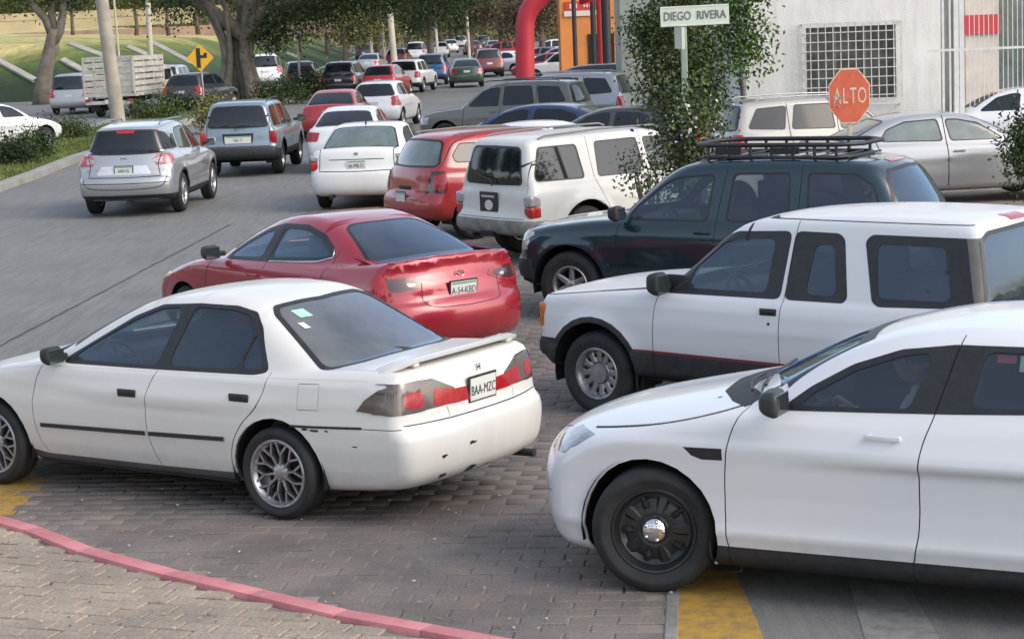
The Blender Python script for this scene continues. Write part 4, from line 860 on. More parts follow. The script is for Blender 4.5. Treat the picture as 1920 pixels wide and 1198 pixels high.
def red_sedan():
    pm = paint('red', (.34, .012, .028), .22, metal=.25, dirt=.10, coat=1.0)
    c = Car(wb=2.70, w=1.795, R=.325, tr=1.56, tw=.205, zbot=.20, zbelt=.95, ybelt=.80, bow_f=.34, bow_r=.28, crown=.06, kl=.06, kn=.13, tumble=.56, arch=.05, pf=.08, pr=.09,
        low=[(1.8, .2), (2.15, .22), (2.21, .35), (2.22, .55), (2.16, .70), (1.95, .82), (1.5, .94), (1.1, 1.0), (1.0, 1.01), (.8, 1.0), (-1.2, 1.06), (-1.8, 1.085), (-2.10, 1.11), (-2.20, 1.13), (-2.215, 1.09), (-2.195, 1.05), (-2.20, .97), (-2.26, .86), (-2.27, .74), (-2.34, .68), (-2.36, .5), (-2.3, .32), (-2.15, .24), (-1.7, .2)],
        gh=[(1.12, .95), (.75, 1.14), (.35, 1.30), (.05, 1.40), (-.3, 1.445), (-.65, 1.44), (-1.0, 1.38), (-1.4, 1.25), (-1.93, 1.05), (-1.8, .8), (1.0, .8)],
        sect=[(0, -.2), (.2, -.10), (.28, -.04), (.42, -.015), (.55, -.012), (.7, .002), (.86, -.004), (.95, -.04), (1.03, -.08), (1.2, -.17), (2.2, -.5)], kg=.14, gtf=.10, gtr=.14, wbow=.24, rbow=.22, flare=.012)
    fd = [(.85, .95), (.90, .7), (.85, .3), (-.18, .3), (-.15, .9), (-.24, 1.42), (.1, 1.38), (.5, 1.2)]; rd = [(-.18, .3), (-.15, .9), (-.24, 1.42), (-.9, 1.4), (-1.35, 1.13), (-1.15, .85), (-.95, .5), (-.92, .3)]
    ft = recipe(c, [('front_window', [(.66, .985), (.38, 1.14), (.08, 1.27), (-.13, 1.325), (-.04, 1.01)], 1), ('rear_window', [(-.17, 1.02), (-.26, 1.335), (-.6, 1.335), (-.9, 1.27), (-1.12, 1.15), (-1.16, 1.09), (-.98, 1.06)], 1)],
        [(0, 1.37), (.45, 1.34), (.55, 1.28), (.74, 1.0), (.5, .97), (0, .965)], ('T', [(-1.02, 0), (-.98, .36), (-1.06, .46), (-1.72, .66), (-1.80, .60), (-1.92, 0)]), doors=[('front_door', fd), ('rear_door', rd)],
        gaps=[('S', [(.8, 1.0), (.88, .85), (.9, .6), (.84, .28)], 1), ('S', [(-.25, 1.4), (-.15, .95), (-.15, .6), (-.19, .28)], 1), ('S', [(-1.25, 1.15), (-1.22, 1.0), (-1.1, .75), (-.95, .5), (-.92, .3)], 1), ('R', [(0, .645), (.42, .66), (.46, .74), (.44, .88)], 1)],
        bands=[('trunk', 'R', [(0, 1.2), (.66, 1.1), (.62, 1.0), (.45, .9), (.46, .74), (.42, .66), (0, .645)], {})],
        rear_lamps=[('tail', 'S', [(-2.4, .985), (-1.98, .985), (-1.86, .95), (-2.02, .84), (-2.4, .80)], {}), ('tail', 'R', [(.90, .985), (.62, .965), (.38, .93), (.33, .885), (.50, .82), (.68, .79), (.9, .79)], {}), ('tail_dark', 'R', [(.74, .945), (.60, .94), (.42, .91), (.38, .885), (.52, .835), (.66, .815), (.74, .82)], {'round': .02}), ('tail2', 'R', [(.57, .893), (.49, .882), (.51, .862), (.57, .86)], {'round': 1})],
        front_lamps=[('head', 'S', [(2.4, .76), (1.9, .80), (1.75, .82), (1.9, .70), (2.4, .66)], {}), ('head', 'F', [(.5, .7), (.9, .82), (.9, .68), (.5, .62)], {}), ('grille', 'F', [(0, .62), (.45, .62), (.35, .35), (0, .32)], {})],
        trim=[(.73, .965), (.40, 1.16), (.08, 1.295), (-.2, 1.355), (-.6, 1.36), (-.93, 1.29), (-1.16, 1.175), (-1.23, 1.085), (-1.0, 1.035), (-.1, .99)])
    mp = std_mp(pm, G_NEAR, glass_mat('smoky_rear_glass', (.16, .18, .22), dust=.10), doors=('front_door', 'rear_door'), extra={'trunk': ('trunk_lid', pm, 0, 'b'), 'tail_dark': ('taillight_housing', simple('dark_lens', (.06, .02, .02), .12, coat=.8), .008, 's', None, .01), 'rear_window': ('window_glass', G_NEAR, -.003, 's', 'rear_door', .004)})
    c.gh_x0, c.gh_x1 = -1.95, 1.15
    h = R_(129); loc = place_at(c, h, (-2.27, 0, .79), (868, 541))
    root, made = build_car('parked_sedan', c, ft, mp, loc, h, 'dark red sedan with a smooth sloping rear window, behind the scuffed white sedan', 'car', None, rim='5', rr=.225, step=.05, liner=True)
    for i, sd in enumerate((1, -1)):
        handle_part(c, made['front_door'][i], -.02, .86, sd, pm, .17, .035); handle_part(c, made['rear_door'][i], -1.0, .89, sd, pm, .17, .035)
        mirror_part(made['front_door'][i], (.66, .82, 1.05), sd, simple('mirror_grey', (.035, .035, .037), .45), (.14, .2, .15), .05)
        q = [c.at('S', x, z, .004)[0] for x, z in ((-.2, .995), (-.7, 1.02), (-1.0, 1.04), (-1.20, 1.085), (-1.17, 1.16))]; bm = bmesh.new(); add_tube(bm, [(v.x, v.y * sd, v.z) for v in q], .008, 6); link('chrome_strip', bm_mesh('chrome_strip', bm, True), M_CHROME, made['rear_door'][i])
    plate(root, c, 'R', .79, 'A-54-KBD', tilt=.1, holder=simple('plate_frame_black', (.02, .02, .02), .5))
    P, N = c.at('R', .001, .93); bm = bmesh.new(); pts = [Vector((0, .05 * math.cos(a), .035 * math.sin(a))) for a in np.linspace(0, 2 * math.pi, 21)]; add_tube(bm, pts, .005, 5, False)
    add_tube(bm, [(0, -.04, .015), (0, 0, -.012), (0, .04, .015)], .005, 5); link('badge', bm_mesh('badge', bm), M_CHROME, root, (P.x - .008, 0, .93))
    seats(root, -.05, .74, .97, 1.4, 1, M_SEAT, True, .95, .30)
    rbox('parcel_shelf', (-1.55, 0, 1.0), (.55, 1.2, .03), M_INT, root, .01); box_obj('brake_lamp', (-1.72, -.05, 1.04), (.04, .22, .03), simple('pink_lamp', (.6, .08, .12), .3), root)
    return c, root
def place_at(c, h, local, px):
    """ground position of a car whose local point is seen at a photo pixel"""
    g = gpt(px[0], px[1], local[2]); return (g.x - math.cos(h) * local[0] + math.sin(h) * local[1], g.y - math.sin(h) * local[0] - math.cos(h) * local[1], 0)

def dark_suv():
    pm = paint('teal', (.008, .028, .040), .22, metal=.3, dirt=.10, dirtcol=(.10, .10, .09), coat=1.0)
    c = Car(wb=2.87, w=1.895, R=.375, tr=1.62, tw=.245, zbot=.34, zbelt=1.08, ybelt=.845, bow_f=.22, bow_r=.18, crown=.05, kl=.08, kn=.16, tumble=.34, arch=.075, pf=.06, pr=.05, gcrown=.04,
        low=[(1.7, .34), (2.1, .36), (2.22, .42), (2.27, .55), (2.25, .68), (2.20, .74), (2.20, .90), (2.12, 1.0), (1.8, 1.06), (1.2, 1.12), (1.0, 1.13), (.9, 1.12), (-1.8, 1.14), (-2.40, 1.15), (-2.46, .9), (-2.50, .65), (-2.5, .5), (-2.4, .38), (-1.8, .34)],
        gh=[(1.1, 1.05), (.75, 1.34), (.45, 1.57), (.25, 1.67), (0, 1.715), (-.9, 1.74), (-1.7, 1.72), (-2.02, 1.68), (-2.2, 1.50), (-2.45, 1.1), (-2.3, .85), (1.0, .85)],
        sect=[(0, -.2), (.36, -.06), (.44, -.02), (.6, 0), (.8, .004), (.95, -.012), (1.05, -.05), (1.12, -.08), (1.3, -.13), (2.2, -.45)], kg=.12, gtf=.05, gtr=.07, wbow=.2, rbow=.22, zs=.65, flare=.02)
    c.gh_x0, c.gh_x1 = -2.45, 1.1
    fd = [(.82, 1.05), (.85, .8), (.82, .45), (-.28, .45), (-.28, 1.0), (-.36, 1.66), (.2, 1.64), (.5, 1.4)]; rd = [(-.28, .45), (-.28, 1.0), (-.36, 1.66), (-1.2, 1.68), (-1.2, 1.05), (-1.05, .8), (-.95, .45)]
    ft = recipe(c, [('front_window', [(.78, 1.10), (.66, 1.25), (.36, 1.48), (.2, 1.55), (-.24, 1.585), (-.20, 1.085)], 1), ('rear_window', [(-.40, 1.09), (-.44, 1.59), (-1.08, 1.60), (-1.12, 1.10)], 1), ('quarter_window', [(-1.30, 1.12), (-1.26, 1.60), (-1.78, 1.585), (-1.98, 1.46), (-2.10, 1.15)], 0)],
        [(0, 1.65), (.5, 1.62), (.6, 1.55), (.76, 1.14), (.5, 1.10), (0, 1.09)], [(0, 1.64), (.48, 1.61), (.6, 1.52), (.78, 1.16), (.6, 1.12), (0, 1.11)], doors=[('front_door', fd), ('rear_door', rd)],
        gaps=[('S', [(.8, 1.1), (.85, .95), (.85, .7), (.82, .42)], 1), ('S', [(-.37, 1.66), (-.30, 1.1), (-.28, .42)], 1), ('S', [(-1.2, 1.66), (-1.2, 1.05), (-1.08, .84), (-.95, .6), (-.94, .42)], 1)],
        bands=[('cladding', 'S', [(2.4, .46), (-2.6, .46), (-2.6, .2), (2.4, .2)], {}), ('bumper_f', 'F', [(0, .66), (.85, .66), (.95, .66), (.95, .2), (0, .2)], {}), ('bumper_f', 'S', [(2.4, .66), (1.9, .66), (1.9, .2), (2.4, .2)], {})],
        front_lamps=[('head', 'S', [(2.4, .95), (2.02, .96), (2.0, .78), (2.4, .76)], {'round': 1}), ('head', 'F', [(.55, .93), (.95, .96), (.95, .76), (.55, .76)], {}), ('grille', 'F', [(0, .92), (.5, .92), (.5, .74), (0, .74)], {})],
        rear_lamps=[('tail', 'S', [(-2.3, 1.1), (-2.6, 1.1), (-2.6, .8), (-2.36, .8)], {}), ('tail', 'R', [(.72, 1.1), (.95, 1.1), (.95, .8), (.74, .8)], {}), ('brake_lamp', 'R', [(0, 1.69), (.22, 1.69), (.22, 1.665), (0, 1.665)], {})])
    mp = std_mp(pm, G_DARK, G_DARK, G_NEAR, doors=('front_door', 'rear_door'), extra={'front_window': ('window_glass', G_NEAR, -.003, 's', 'front_door', .004)})
    root, made = build_car('parked_suv', c, ft, mp, (2.345, 22.25, 0), R_(150), 'dark teal off-roader with tinted windows, behind the white two-door off-roader', 'car', None, rim='6', rr=.215, step=.055, liner=True)
    for i, sd in enumerate((1, -1)):
        handle_part(c, made['front_door'][i], -.16, .98, sd, pm, .18, .035); handle_part(c, made['rear_door'][i], -1.02, .99, sd, pm, .18, .035)
        mirror_part(made['front_door'][i], (.78, .88, 1.18), sd, M_PLAST, (.14, .22, .17), .07)
    seats(root, .0, .78, 1.08, 1.6, 1, M_SEAT, True, .9, .5)
    # the carrier basket rides on the roof
    k = empty('roof_basket', (2.345, 22.25, 1.70), R_(150), 'long black tube roof basket carried on the dark teal off-roader', 'roof basket')
    bm = bmesh.new(); X0, X1, Yh = .05, -1.62, .50
    def loop(z, e=0.0, r=.021):
        pts = [(X0 + e, -Yh * .55, z), (X0 + e, Yh * .55, z), (X0 - .12, Yh, z), (X1 + .12, Yh, z), (X1 - e, Yh * .55, z), (X1 - e, -Yh * .55, z), (X1 + .12, -Yh, z), (X0 - .12, -Yh, z), (X0 + e, -Yh * .55, z)]; add_tube(bm, pts, r, 8, False)
    loop(.03); loop(.16, .10, .024)
    link('basket_frame', bm_mesh('basket_frame', bm, True), M_TRIM, k)
    for x in np.linspace(X0 - .12, X1 + .12, 7):
        for y in (Yh, -Yh): tube_obj('upright', [(x, y, .03), (x, y, .16)], .017, M_TRIM, k, 6)
    for x in np.linspace(X0, X1, 10): tube_obj('crossbar', [(x, -Yh, .03), (x, Yh, .03)], .012, M_TRIM, k, 6)
    for x in (X0 - .3, X1 + .4):
        for y in (Yh, -Yh): box_obj('foot', (x, y, 0.0), (.06, .04, .09), M_TRIM, k, bev=.008)
    for x in (-.95, -.3): box_obj('fairing_plate', (x, Yh + .012, .10), (.30, .01, .07), M_TRIM, k, bev=.004)
    return c, root
# ------------------------------------------------------------------ cars in the middle distance, each with its own outline
def tilt_root(root, c, pitch):
    """nose up about the rear tyre contact: the car stands on the lot's ramp"""
    root.rotation_euler[1] = -pitch; rb = Vector((-c.wb / 2, 0, 0)); h = root.rotation_euler[2]
    loc = root.location + Matrix.Rotation(h, 3, 'Z') @ rb; root.location = loc - (Matrix.Rotation(h, 3, 'Z') @ Matrix.Rotation(-pitch, 3, 'Y') @ rb)
def white_wagon():       # big white off-roader seen from its rear
    pm = paint('wagon_white', (.60, .59, .56), .42, dirt=.18, coat=.4); grey = simple('grey_bumper', (.20, .195, .18), .65, var=.35, vs=7)
    c = Car(wb=2.675, w=1.76, R=.37, tr=1.5, tw=.25, zbot=.36, zbelt=1.06, ybelt=.80, bow_f=.12, bow_r=.06, crown=.03, kl=.06, kn=.10, tumble=.26, arch=.09, pf=.05, pr=.03, gcrown=.035,
        low=[(1.7, .38), (2.05, .42), (2.12, .55), (2.1, .9), (2.0, 1.0), (1.2, 1.08), (.95, 1.10), (.8, 1.09), (-2.0, 1.09), (-2.28, 1.08), (-2.31, .7), (-2.36, .66), (-2.40, .5), (-2.34, .40), (-1.8, .38)],
        gh=[(1.0, 1.02), (.6, 1.38), (.40, 1.56), (.2, 1.66), (-.1, 1.70), (-1.2, 1.72), (-2.0, 1.70), (-2.13, 1.66), (-2.17, 1.6), (-2.30, 1.06), (-2.1, .8), (.9, .8)],
        sect=[(0, -.18), (.36, -.07), (.44, -.02), (.6, 0), (.8, .004), (.95, -.008), (1.04, -.04), (1.1, -.06), (1.3, -.11), (2.2, -.4)], kg=.10, gtf=.03, gtr=.02, wbow=.12, rbow=.06, zs=.62, flare=.05)
    c.gh_x0, c.gh_x1 = -2.3, 1.0
    ft = recipe(c, [('quarter_window', [(-1.28, 1.10), (-1.33, 1.57), (-1.98, 1.575), (-2.12, 1.20), (-2.10, 1.12)], 0), ('rear_window', [(-.22, 1.09), (-.27, 1.58), (-1.02, 1.58), (-1.06, 1.10)], 1), ('front_window', [(-.12, 1.08), (-.17, 1.58), (.30, 1.55), (.62, 1.26), (.72, 1.08)], 1)],
        [(0, 1.64), (.5, 1.62), (.58, 1.56), (.70, 1.12), (.5, 1.09), (0, 1.08)], [(0, 1.60), (.48, 1.59), (.55, 1.55), (.65, 1.13), (.6, 1.08), (0, 1.07)],
        doors=[('front_door', [(.78, 1.05), (.82, .8), (.78, .5), (-.18, .5), (-.18, 1.0), (-.22, 1.66), (.3, 1.64), (.6, 1.4)]), ('rear_door', [(-.18, .5), (-.18, 1.0), (-.22, 1.66), (-1.12, 1.66), (-1.12, 1.0), (-1.0, .8), (-.9, .5)])],
        gaps=[('S', [(-.21, 1.66), (-.18, 1.0), (-.18, .5)], 0), ('S', [(-1.15, 1.66), (-1.13, 1.05), (-1.02, .84), (-.92, .5)], 1), ('S', [(.8, 1.1), (.82, .8), (.78, .5)], 0), ('R', [(.69, 1.62), (.74, 1.05), (.74, .64), (0, .64)], 0)],
        bands=[('bumper_r', 'R', [(0, .615), (.95, .615), (.95, .2), (0, .2)], {}), ('bumper_r', 'S', [(-1.78, .60), (-2.5, .615), (-2.5, .2), (-1.78, .2)], {}), ('cladding', 'S', [(-.9, .5), (.9, .5), (.9, .2), (-.9, .2)], {})],
        front_lamps=[('head', 'S', [(2.3, .9), (1.95, .9), (1.95, .72), (2.3, .72)], {})], lod=0)
    mp = std_mp(pm, M_DGLASS, M_DGLASS, G_NEAR, doors=('front_door', 'rear_door'), extra={'bumper_r': ('bumper', grey, .01, 'b', None, .02)})
    h = R_(36); loc = place_at(c, h, (-2.31, .0, .76), (922, 388))
    root, made = build_car('parked_suv', c, ft, mp, loc, h, 'dusty white off-roader seen from its rear corner, between the red hatchback and the shrub', 'car', None, rim='6', rr=.215, step=.06)
    tilt_root(root, c, R_(.9)); roof_rails(root, c, .2, -1.9, .60, 1.72, simple('rail_grey', (.18, .18, .18), .5), .04); corner_lamp(root, c, .80, .30, (M_RED, M_CLR), False, .18, .17, .5)
    P, N = c.at('R', .001, .83)
    e = empty('licence_plate', (P.x - .012, .04, .80)); e.parent = root; e.rotation_euler = (math.pi / 2, 0, -math.pi / 2)
    box_obj('plate_recess', (0, 0, 0), (.42, .36, .02), M_TRIM, e, bev=.01); 
    bm = bmesh.new(); lathe(bm, [(0, .012), (.085, .012), (.09, 0)], 20, 'z'); o = link('plate_disc', bm_mesh('plate_disc', bm), M_PLATE, e, (.01, .0, .008)); o.scale = (1, .8, 1)
    box_obj('plate_bar', (0, .12, .012), (.3, .03, .008), M_CHROME, e)
    bm = bmesh.new(); add_tube(bm, [(P.x - .01, -.05, 1.06), (P.x - .02, -.03, 1.16), (P.x + .02, .3, 1.20)], .01, 6); link('wiper', bm_mesh('wiper', bm), M_TRIM, root)
    for y in (.72,): handle_part(c, root, -.35, .96, 1, pm, .16, .035); handle_part(c, root, -.35, .96, -1, pm, .16, .035)
    tube_obj('exhaust_pipe', [(-2.0, .35, .40), (-2.38, .38, .38)], .03, M_UNDER, root); rbox('tow_hitch', (-2.34, 0, .42), (.16, .3, .07), M_UNDER, root, .01)
    return c, root
def red_hatch():
    pm = paint('hatch_red', (.36, .018, .022), .28, dirt=.22, dirtcol=(.25, .13, .11), coat=.8)
    c = Car(wb=2.673, w=1.822, R=.34, tr=1.57, tw=.215, zbot=.28, zbelt=1.06, ybelt=.82, bow_f=.22, bow_r=.17, crown=.05, kl=.09, kn=.2, tumble=.36, arch=.07, pf=.06, pr=.06,
        low=[(1.7, .28), (2.05, .32), (2.16, .5), (2.16, .75), (2.05, .95), (1.4, 1.06), (1.1, 1.09), (.9, 1.08), (-1.7, 1.12), (-1.96, 1.12), (-2.03, .95), (-2.06, .72), (-2.13, .66), (-2.15, .48), (-2.08, .34), (-1.7, .28)],
        gh=[(1.15, 1.02), (.7, 1.35), (.4, 1.53), (.1, 1.60), (-.4, 1.63), (-1.2, 1.62), (-1.6, 1.58), (-1.75, 1.50), (-2.02, 1.06), (-1.9, .8), (1.0, .8)],
        sect=[(0, -.18), (.28, -.07), (.36, -.02), (.5, 0), (.7, .006), (.85, .004), (1.0, -.03), (1.08, -.06), (1.3, -.13), (2.2, -.45)], kg=.13, gtf=.05, gtr=.09, wbow=.2, rbow=.18, zs=.62, flare=.035)
    ft = recipe(c, [('quarter_window', [(-1.22, 1.16), (-1.12, 1.46), (-1.45, 1.46), (-1.62, 1.28), (-1.58, 1.17)], 0), ('rear_window', [(-.30, 1.10), (-.34, 1.50), (-1.0, 1.50), (-1.12, 1.14)], 0), ('front_window', [(-.2, 1.09), (-.22, 1.5), (.25, 1.46), (.75, 1.10)], 0)],
        [(0, 1.54), (.5, 1.52), (.58, 1.46), (.76, 1.1), (.5, 1.08), (0, 1.07)], [(0, 1.53), (.50, 1.51), (.585, 1.46), (.70, 1.16), (.64, 1.11), (0, 1.10)],
        gaps=[('R', [(.62, 1.55), (.74, 1.1), (.60, .95), (.62, .64), (0, .62)], 1), ('S', [(-.25, 1.55), (-.24, .45)], 0), ('S', [(-1.1, 1.52), (-1.15, 1.05), (-1.0, .75), (-.9, .45)], 1), ('R', [(.75, .47), (0, .46)], 0)],
        rear_lamps=[('tail_case', 'R', [(.66, 1.02), (.72, 1.06), (.92, 1.06), (.92, .74), (.72, .74), (.66, .78)], {'round': .06}), ('tail_case', 'S', [(-1.80, 1.06), (-2.2, 1.06), (-2.2, .74), (-1.84, .74), (-1.79, .9)], {}),
            ('tail', 'R', [(.70, 1.0), (.9, 1.03), (.9, .78), (.70, .80)], {'round': .06})], front_lamps=[('head', 'S', [(2.3, .9), (1.9, .92), (1.9, .78), (2.3, .76)], {})],
        bands=[], lod=0)
    mp = std_mp(pm, M_DGLASS, M_LGLASS, G_NEAR, extra={'tail_case': ('taillight_housing', simple('dark_lens', (.06, .02, .02), .12, coat=.8), .006, 's', None, .015), 'quarter_window': ('quarter_glass', simple('beige_glass', (.16, .15, .13), .3, spec=.4), -.003, 's', None, .004)})  # quarter glass has a flat dull beige colour
    h = R_(31); loc = place_at(c, h, (-2.08, -.05, .72), (760, 362))
    root, made = build_car('parked_hatchback', c, ft, mp, loc, h, 'dusty red high hatchback seen from behind, left of the dusty white off-roader', 'car', None, rim='5', rr=.21, step=.06)
    roof_rails(root, c, .2, -1.5, .60, 1.61, simple('rail_grey', (.18, .18, .18), .5), .03)
    plate(root, c, 'R', .66, None, y=.02, w=.28, h=.15); P, N = c.at('R', .001, .85); rbox('grip', (P.x - .01, 0, .80), (.03, .34, .06), M_TRIM, root, .01)
    return c, root
def silver_crossover():
    pm = paint('silver', (.42, .43, .44), .3, metal=.55, dirt=.10, coat=1.0)
    c = Car(wb=2.705, w=1.82, R=.36, tr=1.58, tw=.225, zbot=.26, zbelt=1.08, ybelt=.82, bow_f=.24, bow_r=.19, crown=.06, kl=.08, kn=.17, tumble=.38, arch=.06, pf=.07, pr=.05,
        low=[(1.8, .28), (2.15, .32), (2.24, .5), (2.24, .7), (2.15, .9), (1.6, 1.02), (1.1, 1.10), (.9, 1.10), (-1.8, 1.18), (-2.13, 1.19), (-2.19, 1.08), (-2.25, .95), (-2.27, .78), (-2.37, .72), (-2.39, .55), (-2.33, .36), (-2.1, .28), (-1.7, .26)],
        gh=[(1.2, 1.04), (.7, 1.38), (.4, 1.55), (.1, 1.64), (-.4, 1.68), (-1.2, 1.67), (-1.85, 1.62), (-1.93, 1.58), (-2.12, 1.14), (-2.0, .8), (1.0, .8)],
        sect=[(0, -.18), (.28, -.08), (.38, -.03), (.5, -.01), (.62, -.02), (.8, .0), (.95, .004), (1.06, -.04), (1.12, -.07), (1.3, -.14), (2.2, -.45)], kg=.12, gtf=.07, gtr=.10, wbow=.22, rbow=.16, zs=.62, flare=.015)
    ft = recipe(c, [('front_window', [(.82, 1.10), (.4, 1.42), (.1, 1.52), (-.2, 1.555), (-.12, 1.11)], 1), ('rear_window', [(-.24, 1.12), (-.30, 1.56), (-.9, 1.54), (-1.05, 1.46), (-1.15, 1.16)], 1), ('quarter_window', [(-1.24, 1.17), (-1.14, 1.45), (-1.3, 1.44), (-1.62, 1.25)], 0)],
        [(0, 1.56), (.5, 1.54), (.6, 1.48), (.76, 1.12), (.5, 1.10), (0, 1.09)], [(0, 1.575), (.54, 1.555), (.63, 1.50), (.78, 1.19), (.72, 1.145), (.4, 1.125), (0, 1.12)],
        doors=[('front_door', [(.85, 1.1), (.9, .8), (.85, .4), (-.18, .4), (-.18, 1.1), (-.25, 1.62), (.1, 1.6), (.5, 1.4)]), ('rear_door', [(-.18, .4), (-.18, 1.1), (-.25, 1.62), (-1.0, 1.6), (-1.2, 1.4), (-1.25, 1.0), (-1.0, .7), (-.9, .4)])],
        gaps=[('S', [(-.25, 1.6), (-.18, 1.0), (-.18, .4)], 0), ('S', [(-1.22, 1.2), (-1.2, 1.0), (-1.0, .7), (-.9, .4)], 1), ('R', [(.68, 1.15), (.62, .95), (.66, .73), (0, .72)], 0), ('R', [(.80, .62), (0, .61)], 0), ('R', [(.78, .72), (.70, .52), (0, .50)], 1)],
        bands=[('bumper_r', 'R', [(0, .40), (.95, .40), (.95, .2), (0, .2)], {}), ('bumper_r', 'S', [(-1.78, .40), (-2.5, .40), (-2.5, .2), (-1.78, .2)], {}), ('cladding', 'S', [(.95, .40), (-.95, .40), (-.95, .2), (.95, .2)], {})],
        rear_lamps=[('tail', 'R', [(.92, 1.12), (.66, 1.10), (.52, 1.04), (.56, .97), (.7, .94), (.92, .93)], {}), ('tail', 'S', [(-2.4, 1.12), (-2.02, 1.12), (-1.80, 1.11), (-1.95, 1.0), (-2.1, .93), (-2.4, .93)], {}), ('tail2', 'R', [(.70, 1.07), (.52, 1.04), (.56, .98), (.70, .97)], {}),
            ('plate_pan', 'R', [(0, .93), (.42, .93), (.50, .80), (.48, .77), (0, .77)], {}), ('brake_lamp', 'R', [(0, 1.555), (.18, 1.555), (.15, 1.50), (0, 1.50)], {})],
        front_lamps=[('head', 'S', [(2.4, .9), (1.8, .98), (1.9, .85), (2.4, .78)], {})], arch_lip=.04, lod=1)
    mp = std_mp(pm, M_DGLASS, M_DGLASS, doors=('front_door', 'rear_door'), extra={'plate_pan': ('plate_surround', simple('bright_silver', (.7, .7, .72), .25, metal=.5), -.004, 'b'), 'tail': ('taillight', simple('pink_lens', (.45, .10, .11), .15, metal=.2, coat=.8, var=.6, vs=12), .006, 's', None, .02)})
    root, made = build_car('driving_suv', c, ft, mp, (-6.80, 39.6, 0), R_(86.5), 'silver rounded crossover driving away in the near left lane', 'car', None, rim='10', rr=.24, step=.06)
    for i, sd in enumerate((1, -1)): mirror_part(made['front_door'][i], (.80, .86, 1.16), sd, pm, (.14, .2, .16), .05)
    handle_part(c, made['front_door'][1], -.02, 1.0, -1, pm, .18, .035); handle_part(c, made['rear_door'][1], -1.0, 1.02, -1, pm, .18, .035)
    roof_rails(root, c, .25, -1.75, .585, 1.695, M_ALLOY, .06); plate(root, c, 'R', .85, 'ARM-02', w=.32, h=.14, holder=M_TRIM)
    P, N = c.at('R', .001, 1.06); box_obj('badge', (P.x - .004, 0, 1.04), (.01, .12, .07), M_CHROME, root, bev=.003)
    return c, root
def grey_suv():
    pm = paint('blue_grey', (.20, .26, .31), .33, metal=.35, dirt=.12)
    c = Car(wb=2.83, w=1.78, R=.36, tr=1.5, tw=.235, zbot=.34, zbelt=1.06, ybelt=.80, bow_f=.14, bow_r=.09, crown=.03, kl=.06, kn=.12, tumble=.30, arch=.08, pf=.05, pr=.03, gcrown=.035,
        low=[(1.7, .36), (2.1, .4), (2.2, .5), (2.2, .9), (2.1, 1.0), (1.4, 1.08), (1.1, 1.10), (.9, 1.09), (-2.1, 1.10), (-2.34, 1.09), (-2.37, .7), (-2.46, .67), (-2.47, .48), (-2.38, .40), (-1.9, .36)],
        gh=[(1.1, 1.02), (.65, 1.38), (.42, 1.55), (.2, 1.64), (-.2, 1.68), (-1.4, 1.70), (-2.0, 1.68), (-2.14, 1.64), (-2.20, 1.55), (-2.36, 1.06), (-2.1, .8), (.9, .8)],
        sect=[(0, -.18), (.34, -.07), (.42, -.02), (.6, 0), (.8, .003), (.95, -.01), (1.03, -.04), (1.1, -.07), (1.3, -.12), (2.2, -.4)], kg=.10, gtf=.03, gtr=.02, wbow=.14, rbow=.08, zs=.62, flare=.02)
    ft = recipe(c, [('front_window', [(.72, 1.08), (.35, 1.50), (-.1, 1.56), (-.08, 1.09)], 1), ('rear_window', [(-.2, 1.09), (-.22, 1.56), (-1.0, 1.57), (-1.05, 1.1)], 1), ('quarter_window', [(-1.2, 1.10), (-1.18, 1.57), (-1.9, 1.56), (-2.1, 1.12)], 0)],
        [(0, 1.60), (.5, 1.58), (.58, 1.52), (.7, 1.12), (.5, 1.1), (0, 1.09)], [(0, 1.60), (.50, 1.59), (.58, 1.54), (.70, 1.16), (.65, 1.11), (0, 1.10)],
        doors=[('front_door', [(.8, 1.1), (.84, .8), (.8, .45), (-.14, .45), (-.14, 1.64), (.3, 1.6), (.6, 1.3)]), ('rear_door', [(-.14, .45), (-.14, 1.64), (-1.1, 1.64), (-1.1, 1.0), (-.95, .45)])],
        gaps=[('S', [(-.14, 1.64), (-.14, .45)], 0), ('S', [(-1.12, 1.64), (-1.1, 1.0), (-.95, .45)], 0), ('R', [(.70, 1.6), (.72, .68), (0, .68)], 0)],
        bands=[('bumper_r', 'R', [(0, .665), (.95, .665), (.95, .2), (0, .2)], {}), ('bumper_r', 'S', [(-1.85, .60), (-2.6, .64), (-2.6, .2), (-1.85, .2)], {}), ('cladding', 'S', [(.95, .55), (-.95, .55), (-.95, .2), (.95, .2)], {})],
        rear_lamps=[('plate_recess', 'R', [(0, .98), (.36, .98), (.33, .75), (0, .75)], {}), ('chrome_band', 'R', [(0, .70), (.8, .70), (.8, .675), (0, .675)], {})],
        front_lamps=[('head', 'S', [(2.3, .9), (2.05, .9), (2.05, .72), (2.3, .72)], {})], arch_lip=.04, lod=1)
    mp = std_mp(pm, M_DGLASS, M_DGLASS, doors=('front_door', 'rear_door'), extra={'plate_recess': ('plate_recess', M_TRIM, -.01, 'b'), 'chrome_band': ('chrome_band', M_ALLOY, .01, 'b')})
    root, made = build_car('driving_suv', c, ft, mp, (-5.92, 48.9, 0), R_(87.5), 'blue grey boxy off-roader driving ahead of the silver crossover', 'car', None, rim='6', rr=.22, step=.07)
    for i, sd in enumerate((1, -1)): mirror_part(made['front_door'][i], (.72, .86, 1.16), sd, M_TRIM, (.14, .2, .17), .06)
    corner_lamp(root, c, .88, .28, (M_RED,), False, .14, .15); plate(root, c, 'R', .84, 'VBK 71', w=.60, h=.16, frame=False); roof_rails(root, c, .1, -1.7, .58, 1.71, M_TRIM, .04)
    bm = bmesh.new(); add_tube(bm, [(-2.39, .05, 1.06), (-2.38, .03, 1.12), (-2.36, -.2, 1.13)], .012, 6); link('wiper', bm_mesh('wiper', bm), M_TRIM, root)
    return c, root
